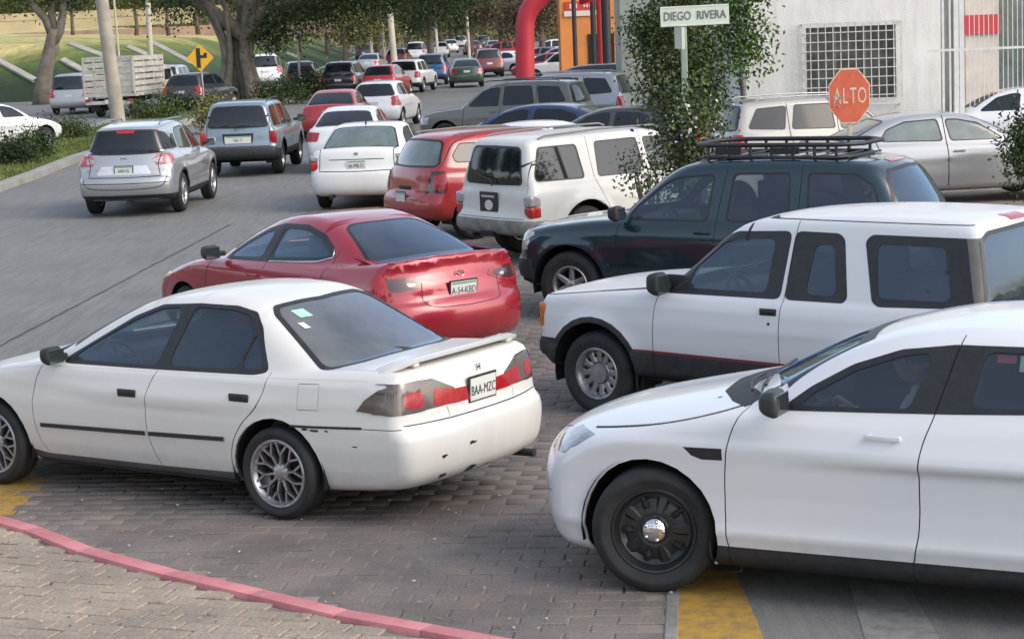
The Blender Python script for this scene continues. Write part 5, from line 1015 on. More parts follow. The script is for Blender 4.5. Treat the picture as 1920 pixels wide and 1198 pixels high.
def white_saloon():
    pm = paint('saloon_white', (.72, .72, .71), .4, dirt=.14)
    c = Car(wb=2.685, w=1.79, R=.32, tr=1.54, tw=.205, zbot=.22, zbelt=1.0, ybelt=.81, bow_f=.24, bow_r=.14, crown=.05, kl=.07, kn=.15, tumble=.42, arch=.06, pf=.06, pr=.05,
        low=[(1.8, .22), (2.15, .28), (2.22, .5), (2.18, .7), (1.9, .85), (1.4, .97), (1.1, 1.03), (.9, 1.03), (-1.3, 1.08), (-1.9, 1.13), (-2.18, 1.135), (-2.24, 1.05), (-2.27, .75), (-2.33, .70), (-2.34, .42), (-2.25, .28), (-1.7, .22)],
        gh=[(1.15, .98), (.7, 1.26), (.35, 1.42), (0, 1.49), (-.4, 1.51), (-.9, 1.49), (-1.2, 1.44), (-1.55, 1.28), (-1.86, 1.09), (-1.8, .8), (1.0, .8)],
        sect=[(0, -.18), (.22, -.10), (.3, -.04), (.5, 0), (.75, .004), (.9, -.01), (1.02, -.05), (1.1, -.08), (1.3, -.16), (2.2, -.45)], kg=.12, gtf=.06, gtr=.06, wbow=.22, rbow=.14, zs=.58)
    ft = recipe(c, [('front_window', [(.75, 1.04), (.35, 1.31), (0, 1.39), (-.2, 1.40), (-.15, 1.05)], 1), ('rear_window', [(-.26, 1.06), (-.3, 1.41), (-.85, 1.39), (-1.1, 1.30), (-1.25, 1.08)], 1)],
        [(0, 1.43), (.45, 1.41), (.56, 1.35), (.74, 1.06), (.5, 1.04), (0, 1.03)], ('T', [(-1.14, 0), (-1.10, .48), (-1.16, .56), (-1.70, .70), (-1.76, .66), (-1.86, 0)]),
        doors=[('front_door', [(.85, 1.03), (.9, .7), (.85, .3), (-.2, .3), (-.2, 1.1), (-.28, 1.47), (.1, 1.46), (.5, 1.28)]), ('rear_door', [(-.2, .3), (-.2, 1.1), (-.28, 1.47), (-.9, 1.45), (-1.3, 1.25), (-1.3, .95), (-1.05, .6), (-.95, .3)])],
        gaps=[('S', [(-.25, 1.45), (-.2, 1.0), (-.2, .3)], 0), ('S', [(-1.28, 1.1), (-1.25, .9), (-1.05, .6), (-.95, .3)], 1), ('R', [(.66, 1.12), (.68, .72), (0, .71)], 0), ('R', [(.5, .92), (0, .92)], 0)],
        front_lamps=[('head', 'S', [(2.4, .8), (1.85, .86), (1.95, .72), (2.4, .68)], {})], lod=1)
    mp = std_mp(pm, M_DGLASS, M_LGLASS, doors=('front_door', 'rear_door'))
    h = R_(84); loc = place_at(c, h, (-2.27, 0, .82), (668, 310))
    root, made = build_car('driving_sedan', c, ft, mp, loc, h, 'white sedan with tall narrow tail lamps seen squarely from behind, left of the red hatchback', 'car', None, rim='10', rr=.2, step=.06)
    for i, sd in enumerate((1, -1)): mirror_part(made['front_door'][i], (.72, .84, 1.09), sd, pm, (.13, .19, .14), .05)
    corner_lamp(root, c, .87, .28, (M_RED, M_CLR), False, .20, .15, .6); plate(root, c, 'R', .82, '66-MB-31', w=.34, h=.16, frame=False); rbox('roof_antenna', (-1.05, 0, 1.51), (.05, .03, .07), M_TRIM, root, .01)
    P, N = c.at('R', .001, 1.0); box_obj('badge', (P.x - .004, 0, 1.02), (.01, .07, .05), M_CHROME, root, bev=.003); tube_obj('exhaust_pipe', [(-2.1, .45, .27), (-2.33, .48, .25)], .03, M_UNDER, root)
    return c, root
# ------------------------------------------------------------------ simpler cars: a prototype of each kind, copied with its own paint
PAINTCOLS = {'white': (.72, .72, .72), 'silver': (.40, .41, .42), 'grey': (.17, .175, .18), 'midgrey': (.13, .128, .12), 'dark_grey': (.05, .052, .055), 'black': (.012, .012, .014), 'navy': (.015, .025, .06), 'blue': (.02, .09, .22), 'deep_blue': (.03, .055, .14), 'red': (.36, .015, .02), 'wine': (.14, .015, .02),
             'beige': (.36, .35, .325), 'pink_grey': (.33, .27, .26), 'green': (.03, .07, .05), 'pearl': (.52, .53, .54)}
def far_spec(kind):
    if kind == 'sedan':
        c = Car(wb=2.65, w=1.75, R=.315, tr=1.52, tw=.2, zbot=.22, zbelt=.95, ybelt=.80, bow_f=.26, bow_r=.18, kl=.08, kn=.16, tumble=.48,
            low=[(1.8, .22), (2.12, .28), (2.2, .5), (2.14, .68), (1.8, .84), (1.2, .95), (1.0, .98), (-1.2, 1.02), (-1.9, 1.06), (-2.15, 1.05), (-2.22, .8), (-2.28, .66), (-2.28, .42), (-2.2, .28), (-1.7, .22)],
            gh=[(1.15, .92), (.65, 1.22), (.3, 1.37), (-.05, 1.44), (-.5, 1.45), (-.95, 1.41), (-1.35, 1.25), (-1.8, 1.03), (-1.7, .75), (1, .75)])
        side = [('front_window', [(.7, .99), (.3, 1.27), (0, 1.34), (-.2, 1.35), (-.15, 1.0)], 1), ('rear_window', [(-.25, 1.0), (-.3, 1.355), (-.8, 1.33), (-1.08, 1.22), (-1.22, 1.03)], 1)]
        wind = [(0, 1.37), (.45, 1.35), (.55, 1.28), (.72, 1.0), (.5, .99), (0, .98)]; back = ('T', [(-1.1, 0), (-1.06, .46), (-1.12, .54), (-1.62, .68), (-1.68, .64), (-1.77, 0)])
        rl = [('tail', 'R', [(.5, .92), (.9, .94), (.9, .72), (.55, .74)], {}), ('tail', 'S', [(-1.93, .93), (-2.5, .93), (-2.5, .72), (-1.95, .72)], {})]; low = []
        gp = [('S', [(-.22, 1.4), (-.2, .3)], 0), ('S', [(.82, 1.0), (.86, .3)], 0), ('S', [(-1.25, 1.02), (-1.2, .8), (-1.0, .55), (-.95, .3)], 0)]
    elif kind == 'suv':
        c = Car(wb=2.7, w=1.82, R=.36, tr=1.55, tw=.225, zbot=.3, zbelt=1.06, ybelt=.82, bow_f=.2, bow_r=.12, kl=.07, kn=.15, tumble=.34, arch=.07, zs=.62, crown=.04, gcrown=.04,
            low=[(1.7, .32), (2.1, .36), (2.2, .55), (2.18, .85), (2.0, .97), (1.4, 1.05), (1.1, 1.08), (-1.9, 1.12), (-2.2, 1.11), (-2.26, .8), (-2.34, .68), (-2.34, .45), (-2.25, .34), (-1.8, .3)],
            gh=[(1.15, 1.0), (.65, 1.36), (.4, 1.54), (.1, 1.65), (-.4, 1.69), (-1.4, 1.69), (-1.9, 1.65), (-2.02, 1.58), (-2.22, 1.06), (-2.0, .8), (1.0, .8)])
        side = [('front_window', [(.75, 1.09), (.35, 1.45), (.1, 1.53), (-.15, 1.56), (-.12, 1.09)], 1), ('rear_window', [(-.22, 1.1), (-.25, 1.57), (-.98, 1.57), (-1.08, 1.12)], 1), ('quarter_window', [(-1.2, 1.12), (-1.12, 1.56), (-1.7, 1.53), (-1.92, 1.16)], 0)]
        wind = [(0, 1.58), (.5, 1.56), (.6, 1.5), (.74, 1.12), (.5, 1.09), (0, 1.08)]; back = [(0, 1.6), (.52, 1.58), (.6, 1.52), (.72, 1.17), (.66, 1.13), (0, 1.12)]
        rl = [('tail', 'R', [(.67, 1.06), (.95, 1.06), (.95, .76), (.67, .76)], {}), ('tail', 'S', [(-2.03, 1.06), (-2.5, 1.06), (-2.5, .76), (-2.03, .76)], {})]
        low = [('bumper_r', 'R', [(0, .52), (.95, .52), (.95, .2), (0, .2)], {}), ('bumper_r', 'S', [(-1.8, .5), (-2.5, .5), (-2.5, .2), (-1.8, .2)], {}), ('cladding', 'S', [(.93, .45), (-.93, .45), (-.93, .2), (.93, .2)], {})]
        gp = [('S', [(-.18, 1.6), (-.16, .4)], 0), ('S', [(.82, 1.1), (.86, .4)], 0), ('S', [(-1.12, 1.6), (-1.12, 1.0), (-.95, .45)], 0)]
    elif kind == 'hatch':
        c = Car(wb=2.55, w=1.72, R=.31, tr=1.48, tw=.2, zbot=.22, zbelt=.98, ybelt=.79, bow_f=.24, bow_r=.14, kl=.08, kn=.16, tumble=.4, zs=.57,
            low=[(1.7, .22), (2.0, .28), (2.06, .5), (2.0, .7), (1.7, .86), (1.2, .98), (1.0, 1.0), (-1.5, 1.05), (-1.75, 1.04), (-1.82, .8), (-1.9, .66), (-1.9, .42), (-1.82, .28), (-1.6, .22)],
            gh=[(1.2, .94), (.7, 1.28), (.3, 1.45), (-.1, 1.52), (-.8, 1.52), (-1.35, 1.47), (-1.5, 1.38), (-1.8, 1.0), (-1.6, .75), (1, .75)])
        side = [('front_window', [(.75, 1.02), (.35, 1.31), (.0, 1.41), (-.2, 1.42), (-.15, 1.02)], 1), ('rear_window', [(-.25, 1.03), (-.3, 1.43), (-.9, 1.41), (-1.2, 1.3), (-1.3, 1.08)], 1)]
        wind = [(0, 1.44), (.45, 1.42), (.55, 1.36), (.7, 1.04), (.5, 1.02), (0, 1.01)]; back = [(0, 1.44), (.48, 1.42), (.54, 1.36), (.68, 1.09), (.62, 1.05), (0, 1.04)]
        rl = [('tail', 'R', [(.68, 1.04), (.9, 1.04), (.9, .74), (.72, .74)], {}), ('tail', 'S', [(-1.62, 1.04), (-2.1, 1.04), (-2.1, .74), (-1.64, .74)], {})]; low = []
        gp = [('S', [(-.2, 1.45), (-.18, .3)], 0)]
    elif kind == 'van':
        c = Car(wb=2.9, w=1.84, R=.33, tr=1.58, tw=.21, zbot=.25, zbelt=1.02, ybelt=.85, bow_f=.2, bow_r=.08, kl=.07, kn=.14, tumble=.24, zs=.62, crown=.03, gcrown=.04,
            low=[(2.0, .26), (2.3, .32), (2.38, .55), (2.3, .78), (2.0, .95), (1.7, 1.03), (-2.0, 1.06), (-2.3, 1.05), (-2.34, .8), (-2.42, .62), (-2.42, .4), (-2.3, .28), (-1.8, .25)],
            gh=[(1.85, .96), (1.2, 1.35), (.8, 1.58), (.5, 1.7), (0, 1.76), (-1.4, 1.77), (-2.0, 1.73), (-2.14, 1.66), (-2.3, 1.0), (-2.1, .8), (1.6, .8)])
        side = [('front_window', [(1.3, 1.06), (.85, 1.45), (.2, 1.55), (.15, 1.06)], 1), ('rear_window', [(.05, 1.06), (.05, 1.57), (-.85, 1.6), (-.9, 1.08)], 1), ('quarter_window', [(-1.0, 1.08), (-.98, 1.6), (-1.85, 1.58), (-2.0, 1.1)], 0)]
        wind = [(0, 1.62), (.5, 1.6), (.62, 1.52), (.78, 1.08), (.5, 1.05), (0, 1.04)]; back = [(0, 1.66), (.58, 1.64), (.66, 1.58), (.76, 1.12), (.7, 1.08), (0, 1.07)]
        rl = [('tail', 'R', [(.78, 1.1), (.95, 1.1), (.95, .74), (.79, .74)], {}), ('tail', 'S', [(-2.14, 1.1), (-2.5, 1.1), (-2.5, .74), (-2.14, .74)], {})]; low = []
        gp = [('S', [(.1, 1.6), (.1, .3)], 0), ('S', [(-.95, 1.6), (-.95, .3)], 0)]
    c.side, c.wind, c.back, c.rl, c.lowb, c.gp = side, wind, back, rl, low, gp; return c
PROTO = {}
def far_car(kind, col, loc, rz, label, cat='car', group=None, name=None, step=.12, lod=2, scale=None, rails=False, glass=None, plate_=False, doors=False, lights=False):
    key = (kind, step, lod, doors)
    pm = paint('far_' + col, PAINTCOLS[col], .3, metal=.4 if col in ('deep_blue', 'silver', 'grey', 'dark_grey', 'navy', 'blue', 'pearl', 'pink_grey') else 0, dirt=.12)
    nm = name or ('parked_car' if kind != 'van' else 'minivan')
    if key not in PROTO:
        c = far_spec(kind); gp = c.gp if lod < 2 else ()
        fl = [('head', 'S', [(2.5, .8), (c.xF - .42, .86), (c.xF - .38, .68), (2.5, .66)], {}), ('head', 'F', [(.5, .78), (.9, .84), (.9, .68), (.5, .64)], {}), ('grille', 'F', [(0, .72), (.42, .72), (.4, .5), (0, .5)], {})]
        dr = ()
        if doors:
            sw = c.side; x1 = max(p[0] for p in sw[0][1]) + .12; xm = min(p[0] for p in sw[0][1]) - .03; x0 = min(p[0] for p in sw[1][1]) - .05; zt = c.zbelt + .62
            dr = [('front_door', [(x1, c.zbelt + .05), (x1, .38), (xm, .38), (xm, zt), (xm + .4, zt - .03)]), ('rear_door', [(xm, .38), (xm, zt), (x0 + .15, zt), (x0, c.zbelt), (-c.wb / 2 + c.R + .12, .38)])]
        ft = recipe(c, c.side, c.wind, c.back, gaps=gp, bands=c.lowb, rear_lamps=c.rl, front_lamps=fl, lod=lod, doors=dr)
        mp = std_mp(pm, M_DGLASS, doors=('front_door', 'rear_door') if doors else ())
        root, made = build_car(nm, c, ft, mp, loc, rz, label, cat, group, rim='6', step=step, wn=20 if lod == 2 else 32)
        P, N = c.at('R', .001, .80); box_obj('licence_plate', (P.x - .008, 0, .80), (.012, .32, .15), M_PLATE, root)
        if doors:
            for i, sd in enumerate((1, -1)):
                for dn, ww in (('front_door', 0), ('rear_door', 1)):
                    hx = min(p[0] for p in c.side[ww][1]) + .16; handle_part(c, made[dn][i], hx, c.zbelt - .10, sd, pm, .17, .034)
        PROTO[key] = (root, c, pm)
    else:
        root = copy_tree(PROTO[key][0]); root.name = nm; root.location = loc; root.rotation_euler = (0, 0, rz)
        c, pm0 = PROTO[key][1:]
        if group: root['group'] = group
        root['label'] = label; root['category'] = cat
        stack = list(root.children)
        while stack:
            o = stack.pop(); stack += list(o.children)
            if o.type == 'MESH' and o.data.materials and o.data.materials[0] == pm0:
                o.material_slots[0].link = 'OBJECT'; o.material_slots[0].material = pm
    if glass:
        for o in root.children_recursive:
            if o.type == 'MESH' and o.data.materials and o.data.materials[0] == M_DGLASS: o.material_slots[0].link = 'OBJECT'; o.material_slots[0].material = glass
    if scale: root.scale = scale
    else: root.scale = (1, 1, 1)
    if rails: roof_rails(root, c, .3, -1.7, .58, c.pg_top if hasattr(c, 'pg_top') else 1.70, M_ALLOY, .05)
    return root, c
def far_at(kind, col, h, local, px, label, **k):
    c = type('o', (), {}); loc = place_at(None, R_(h), local, px); return far_car(kind, col, loc, R_(h), label, **k)
def other_cars():
    # --- parked rows on the right
    far_at('sedan', 'silver', 6, (-1.25, -.74, 1.03), (1658, 270), 'silver sedan facing right behind the stop sign', step=.06, lod=1, doors=True, scale=(1.12, 1.05, 1.03), glass=M_LGLASS)
    r, c = far_at('suv', 'beige', 14, (-1.5, -.72, 1.3), (1440, 224), 'pale beige off-roader facing right, half hidden by the stop sign', step=.08, lod=1, doors=True, scale=(1.0, 1.0, .98)); roof_rails(r, c, .3, -1.7, .60, 1.71, M_ALLOY, .04)
    r, c = far_at('suv', 'midgrey', 160, (2.1, .7, .55), (788, 245), 'dull grey off-roader facing left with dark windows, behind the blue car roof', step=.08, lod=1, doors=True, scale=(1.0, 1, 1.03)); roof_rails(r, c, .3, -1.7, .60, 1.71, M_TRIM, .04)
    r, c = far_at('suv', 'silver', 163, (-2.3, .6, .9), (1172, 195), 'silver off-roader facing left, its rear beside the black pickup', step=.1, lod=1, scale=(1.05, 1, 1.05)); roof_rails(r, c, .3, -1.7, .60, 1.71, M_ALLOY, .04)
    far_at('suv', 'black', 168, (-2.3, .6, 1.0), (1218, 168), 'black high off-roader beside the tree, its rear towards the wall', scale=(1.1, 1.02, 1.08))
    far_at('sedan', 'deep_blue', 160, (-.4, 0, 1.45), (1025, 193), 'blue car of which only the shiny roof shows, behind the white car roof', step=.1, lod=1, scale=(1.18, 1.05, 1))
    far_at('sedan', 'white', 150, (-.3, 0, 1.45), (990, 226), 'white car showing only its roof, between the red hatchback and blue roof', step=.1, lod=1)
    far_at('sedan', 'dark_grey', 165, (-.4, 0, 1.45), (1175, 198), 'dark grey car whose low roof shows left of the shrub', step=.12)
    far_at('hatch', 'white', 12, (0, -.7, 1.5), (1215, 126), 'white hatchback partly hidden by the black high off-roader')
    far_at('sedan', 'white', 172, (0, 0, 1.4), (1890, 168), 'white car added for a reflection seen behind the white gate bars')  # a guessed reflection in the glass, built as a solid car
    # --- traffic on the road
    far_at('sedan', 'red', 86, (-2.2, -.8, .35), (668, 240), 'red sedan driving away between the blue grey off-roader and the white saloon', name='driving_sedan', step=.09, lod=1)
    far_at('hatch', 'white', 81, (-1.85, 0, .6), (700, 208), 'white hatchback with one red lamp showing, right of the red sedan', name='driving_hatchback', step=.09, lod=1, scale=(1, 1.02, 1))
    far_at('sedan', 'white', 86, (-2.2, 0, .9), (640, 250), 'white car mostly hidden behind the white saloon with tall lamps', name='driving_sedan', step=.12)
    far_at('suv', 'black', 84, (-2.3, 0, .5), (634, 164), 'black off-roader ahead of the red sedan', name='driving_suv')
    far_at('hatch', 'red', 80, (-1.85, 0, .5), (708, 165), 'red hatchback between the black off-roader and the white crossover', name='driving_hatchback')
    far_at('suv', 'white', 80, (-2.3, 0, .45), (754, 158), 'white crossover driving away in front of the blue van', name='driving_suv', scale=(1, 1, .95))
    far_at('suv', 'blue', 88, (-2.3, 0, .45), (808, 145), 'blue off-roader with a pale roof on the far road', name='driving_suv')
    far_at('sedan', 'green', 92, (-2.25, 0, .4), (876, 150), 'small dark green sedan alone in the right lane', name='driving_sedan')
    far_at('sedan', 'silver', 84, (-2.25, 0, .4), (688, 130), 'silver sedan queueing ahead of the red hatchback', name='driving_sedan')
    far_at('suv', 'dark_grey', 84, (-2.3, 0, .4), (682, 108), 'dark off-roader at the head of the left queue', name='driving_suv')
    far_at('hatch', 'wine', 84, (-1.85, 0, .4), (742, 118), 'wine red hatchback behind the tall pale pole', name='driving_hatchback')
    far_at('van', 'white', 88, (-2.3, 0, .4), (779, 108), 'white van beyond the blue off-roader', cat='van', name='driving_van')
    far_at('hatch', 'white', 90, (-1.85, 0, .4), (826, 101), 'small white car far down the road left of the dark green sedan', name='driving_hatchback')
    far_at('suv', 'wine', 95, (-2.3, 0, .4), (919, 133), 'wine red off-roader parked beside the red arch leg')
    # --- left carriageway
    far_at('sedan', 'white', 50, (1.32, -.86, 0), (88, 277), 'white sedan cut off by the left edge, behind the dark bushes', name='driving_sedan', step=.09, lod=1, doors=True)
    far_at('van', 'silver', 88, (-2.35, 0, .45), (129, 196), 'silver minivan left of the stake truck', cat='van', name='driving_van', step=.1, lod=1)
    far_at('suv', 'silver', 84, (-2.3, 0, .45), (308, 168), 'silver white off-roader partly hidden by the dark hatchback', name='driving_suv')
    far_at('hatch', 'dark_grey', 74, (-1.88, 0, .45), (342, 194), 'dark grey hatchback with bright red tail lamps, right of the stake truck', name='driving_hatchback', scale=(1.1, 1.1, 1.1), step=.09, lod=1)
    far_at('suv', 'navy', 100, (-2.3, 0, .45), (568, 162), 'navy off-roader in the shade of the large tree', name='driving_suv')
    far_at('van', 'white', 95, (-2.35, 0, .45), (500, 150), 'white van seen right behind the large tree trunk', cat='van', name='driving_van', scale=(1, 1, 1.1))
    # --- small far cars
    rs = random.Random(5); cols = ['white', 'silver', 'wine', 'dark_grey', 'pearl', 'red', 'white', 'grey']
    spots = [(845, 90, 'hatch'), (862, 84, 'suv'), (886, 92, 'sedan'), (903, 84, 'suv'), (925, 92, 'sedan'), (938, 104, 'suv'), (948, 122, 'sedan'), (1015, 112, 'sedan'), (1032, 100, 'suv'), (1048, 116, 'hatch'), (1065, 106, 'sedan'), (1080, 120, 'suv'), (1100, 128, 'sedan'), (1030, 128, 'sedan'), (1060, 134, 'suv'), (1125, 124, 'sedan')]
    where = ['far down the road beyond the dark green sedan', 'far off under the trees left of the red arch', 'far off left of the red arch, third from the left', 'high far car under the trees left of the red arch', 'left of the wine red off-roader', 'directly behind the wine red off-roader', 'at the foot of the red arch, left side',
             'just right of the red arch leg', 'right of the arch under the orange wall', 'in the second row right of the red arch', 'left of the dark poles by the orange wall', 'in front of the orange wall', 'under the dark poles, behind the silver off-roader', 'nearest right of the red arch leg', 'above the silver off-roader roof', 'right of the dark poles, behind the black off-roader']
    for i, (x, y, k) in enumerate(spots):
        col = cols[i % 8]; h = rs.uniform(80, 100) if x < 930 else rs.uniform(140, 175)
        far_at(k, col, h, (0, 0, .6), (x, y), '%s %s %s' % (col.replace('_', ' ').replace('pearl', 'light silver'), {'hatch': 'hatchback', 'suv': 'off-roader', 'sedan': 'sedan'}[k], where[i]), group='small cars at the far end of the road', step=.12)
    stake_truck()
def stake_truck():
    h = R_(80); loc = place_at(None, h, (-3.0, 0, .55), (207, 196))
    t = empty('stake_truck', loc, h, 'white stake bed truck with slatted wooden sides, seen from behind', 'truck')
    wh = simple('truck_white', (.42, .41, .38), .6, var=.2, vs=3); wd = simple('stake_white', (.44, .42, .37), .7, var=.25, vs=4)
    box_obj('bed', (-1.2, 0, .92), (3.7, 2.25, .14), wh, t); box_obj('chassis', (.2, 0, .68), (6.0, .8, .2), M_UNDER, t); box_obj('bumper', (-3.08, 0, .62), (.08, 2.0, .14), wh, t)
    for i in range(6):
        z = 1.12 + i * .25; 
        for s in (1, -1): box_obj('slat', (-1.2, s * 1.10, z), (3.6, .03, .17), wd, t)
        for s in (1, -1): box_obj('slat', (-3.02, s * .54, z), (.03, 1.02, .17), wd, t)
        box_obj('slat', (.62, 0, z), (.03, 2.1, .17), wd, t)
    for x in (-3.0, -1.8, -.6, .6):
        for s in (1, -1): box_obj('stake', (x, s * 1.075, 1.72), (.07, .05, 1.5), wh, t)
    for y in (-1.05, -.03, .03, 1.05): box_obj('stake', (-3.045, y, 1.72), (.05, .06, 1.5), wh, t)
    for s in (1, -1):
        box_obj('taillight', (-3.13, s * .9, .72), (.03, .2, .1), M_RED, t)
        w = wheel(t, -1.9, s * .85, .38, .24, .25, '6', s, n=20); w = wheel(t, 2.2, s * .85, .38, .24, .25, '6', s, n=20)
        box_obj('mud_flap', (-2.45, s * .85, .45), (.03, .4, .4), M_RUB, t)
    bm = bmesh.new(); prism(bm, [(.85, .6), (3.1, .6), (3.2, .9), (3.1, 1.15), (2.5, 1.3), (2.0, 1.98), (.95, 2.05)], -.92, .92); bmesh.ops.bevel(bm, geom=bm.edges[:], offset=.06, segments=2, affect='EDGES'); bmesh.ops.recalc_face_normals(bm, faces=bm.faces[:])
    cab = link('cab', bm_mesh('cab', bm, True, R_(40)), wh, t)
    for s in (1, -1): box_obj('side_window', (1.6, s * .92, 1.6), (.8, .02, .45), M_DGLASS, cab, bev=.005)
    box_obj('back_window', (.9, 0, 1.65), (.03, 1.2, .4), M_DGLASS, cab)
    plate_ = box_obj('licence_plate', (-3.13, 0, .66), (.02, .34, .16), M_PLATE, t)
def driver():
    """faint figure at the wheel of the near right sedan"""
    h = R_(152.1); c, s = math.cos(h), math.sin(h); x, y = .17, .34
    root = empty('person', (2.434 + c * x - s * y, 11.493 + s * x + c * y, .58), h, 'person in a light grey shirt sitting at the wheel of the near right white sedan', 'person')
    skin = simple('skin', (.42, .25, .17), .6, bmp=.05); shirt = simple('light_shirt', (.55, .55, .56), .85, bmp=.2, bs=120); hair = simple('dark_hair', (.015, .012, .01), .6)
    def fig(name, verts, edges, rad, mat, parent, sub=2):
        me = bpy.data.meshes.new(name); me.from_pydata(verts, edges, []); bm_ = bmesh.new(); bm_.from_mesh(me); bm_.verts.layers.skin.verify(); bm_.to_mesh(me); bm_.free(); o = bpy.data.objects.new(name, me); COL.objects.link(o)
        for i, r in enumerate(rad): me.skin_vertices[0].data[i].radius = (r if hasattr(r, '__len__') else (r, r))
        me.skin_vertices[0].data[0].use_root = True
        o.modifiers.new('skin', 'SKIN').use_smooth_shade = True; m = o.modifiers.new('sub', 'SUBSURF'); m.levels = m.render_levels = sub
        dg = bpy.context.evaluated_depsgraph_get(); nm = bpy.data.meshes.new_from_object(o.evaluated_get(dg)); bpy.data.objects.remove(o); nm.materials.clear(); nm.materials.append(mat)
        nm.polygons.foreach_set('use_smooth', np.ones(len(nm.polygons), dtype=bool)); return link(name, nm, None, parent)
    V = [(0, 0, 0), (-.06, 0, .16), (-.12, 0, .34), (-.15, 0, .47), (-.145, 0, .54), (-.13, 0, .60), (.38, .10, .05), (.42, -.10, .05), (.55, .12, -.25), (.58, -.12, -.25)]
    E = [(0, 1), (1, 2), (2, 3), (3, 4), (4, 5), (0, 6), (0, 7), (6, 8), (7, 9)]
    for sd in (1, -1):
        b = len(V); V += [(-.14, .19 * sd, .45), (.02, .24 * sd, .24), (.24, .20 * sd, .34), (.32, .17 * sd, .40)]; E += [(3, b), (b, b + 1), (b + 1, b + 2), (b + 2, b + 3)]
    fig('body', V, E, [(.16, .12), (.15, .11), (.17, .11), (.12, .09), .055, .055, .08, .08, .06, .06] + [.065, .048, .036, .03] * 2, shirt, root)
    bm = bmesh.new(); bmesh.ops.create_uvsphere(bm, u_segments=20, v_segments=16, radius=1, matrix=Matrix.Translation((-.10, 0, .72)) @ Matrix.Diagonal((.10, .078, .125, 1)))
    for v in bm.verts:      # chin, brow, eye sockets and nose
        lx = v.co.x + .10; lz = v.co.z - .72
        if lx > .03: v.co.y *= 1 - .25 * max(0, -lz) / .12; v.co.x += .012 * math.exp(-((lz + .09) / .03) ** 2) + .02 * math.exp(-((lz + .015) / .028) ** 2 - (v.co.y / .014) ** 2) - .010 * math.exp(-((lz - .015) / .015) ** 2 - ((abs(v.co.y) - .032) / .018) ** 2)
    hd = link('head', bm_mesh('head', bm, True), skin, root)
    for sd in (1, -1):
        bm = bmesh.new(); bmesh.ops.create_uvsphere(bm, u_segments=8, v_segments=6, radius=1, matrix=Matrix.Translation((-.105, .078 * sd, .715)) @ Matrix.Diagonal((.018, .008, .03, 1))); link('ear', bm_mesh('ear', bm, True), skin, hd)
        bm = bmesh.new(); bmesh.ops.create_uvsphere(bm, u_segments=8, v_segments=6, radius=.011, matrix=Matrix.Translation((-.016, .031 * sd, .735))); link('eye', bm_mesh('eye', bm, True), hair, hd)
    box_obj('mouth', (-.003, 0, .665), (.012, .04, .008), simple('lips', (.22, .08, .06), .5), hd, bev=.002)
    bm = bmesh.new(); bmesh.ops.create_uvsphere(bm, u_segments=18, v_segments=12, radius=1, matrix=Matrix.Translation((-.12, 0, .745)) @ Matrix.Diagonal((.103, .087, .115, 1)))
    bmesh.ops.delete(bm, geom=[v for v in bm.verts if v.co.z < .70 or (v.co.x > -.06 and v.co.z < .79)], context='VERTS'); link('hair', bm_mesh('hair', bm, True), hair, hd)
    for sd in (1, -1):      # hands on the wheel rim
        bx, by, bz = .32, .17 * sd, .40; hv = [(bx - .03, by, bz - .01), (bx + .02, by, bz + .02), (bx + .055, by, bz + .045)]; he = [(0, 1), (1, 2)]; hr = [.022, (.034, .018), (.03, .014)]
        for k in range(4):
            o = (k - 1.5) * .02; b = len(hv); hv += [(bx + .085, by + o, bz + .06), (bx + .10, by + o, bz + .035), (bx + .088, by + o, bz + .012)]; he += [(2, b), (b, b + 1), (b + 1, b + 2)]; hr += [.009, .0085, .008]
        b = len(hv); hv += [(bx + .03, by - .04 * sd, bz + .01), (bx + .06, by - .045 * sd, bz + .02)]; he += [(1, b), (b, b + 1)]; hr += [.011, .009]
        fig('hand', hv, he, hr, skin, root, 1)
# ------------------------------------------------------------------ ground
def sheet(name, pts, z, mat, kind='structure', parent=None, sub=0):
    bm = bmesh.new(); f = bm.faces.new([bm.verts.new((p[0], p[1], z)) for p in pts]); bm.normal_update()
    if f.normal.z < 0: f.normal_flip()
    o = link(name, bm_mesh(name, bm), mat, parent)
    if kind: o['kind'] = kind
    return o
def asphalt_mat():
    m, nt, b = new_mat('asphalt'); n1 = noise(nt, .35, 5, .6); n2 = noise(nt, 120, 3, .7); n3 = noise(nt, 3.0, 6, .7, vec_scale=(3.0, .25, 1))
    base = ramp(nt, n1.outputs[0], [(.3, (.178, .177, .173)), (.7, (.225, .221, .213))]); sp = ramp(nt, n2.outputs[0], [(.35, (.6, .6, .6)), (.62, (1.15, 1.15, 1.12))]); st = ramp(nt, n3.outputs[0], [(.35, (.78, .78, .78)), (.65, (1.08, 1.07, 1.05))])
    a = mixc(nt, 1.0, base.outputs[0], sp.outputs[0], 'MULTIPLY'); a = mixc(nt, .9, a, st.outputs[0], 'MULTIPLY'); n4 = noise(nt, 1.1, 7, .75); oil = ramp(nt, n4.outputs[0], [(.60, (1, 1, 1)), (.74, (.62, .62, .63))]); a = mixc(nt, 1.0, a, oil.outputs[0], 'MULTIPLY'); nt.links.new(a, b.inputs['Base Color']); b.inputs['Roughness'].default_value = .82; bump(nt, b, n2.outputs[0], .35, .006); return m
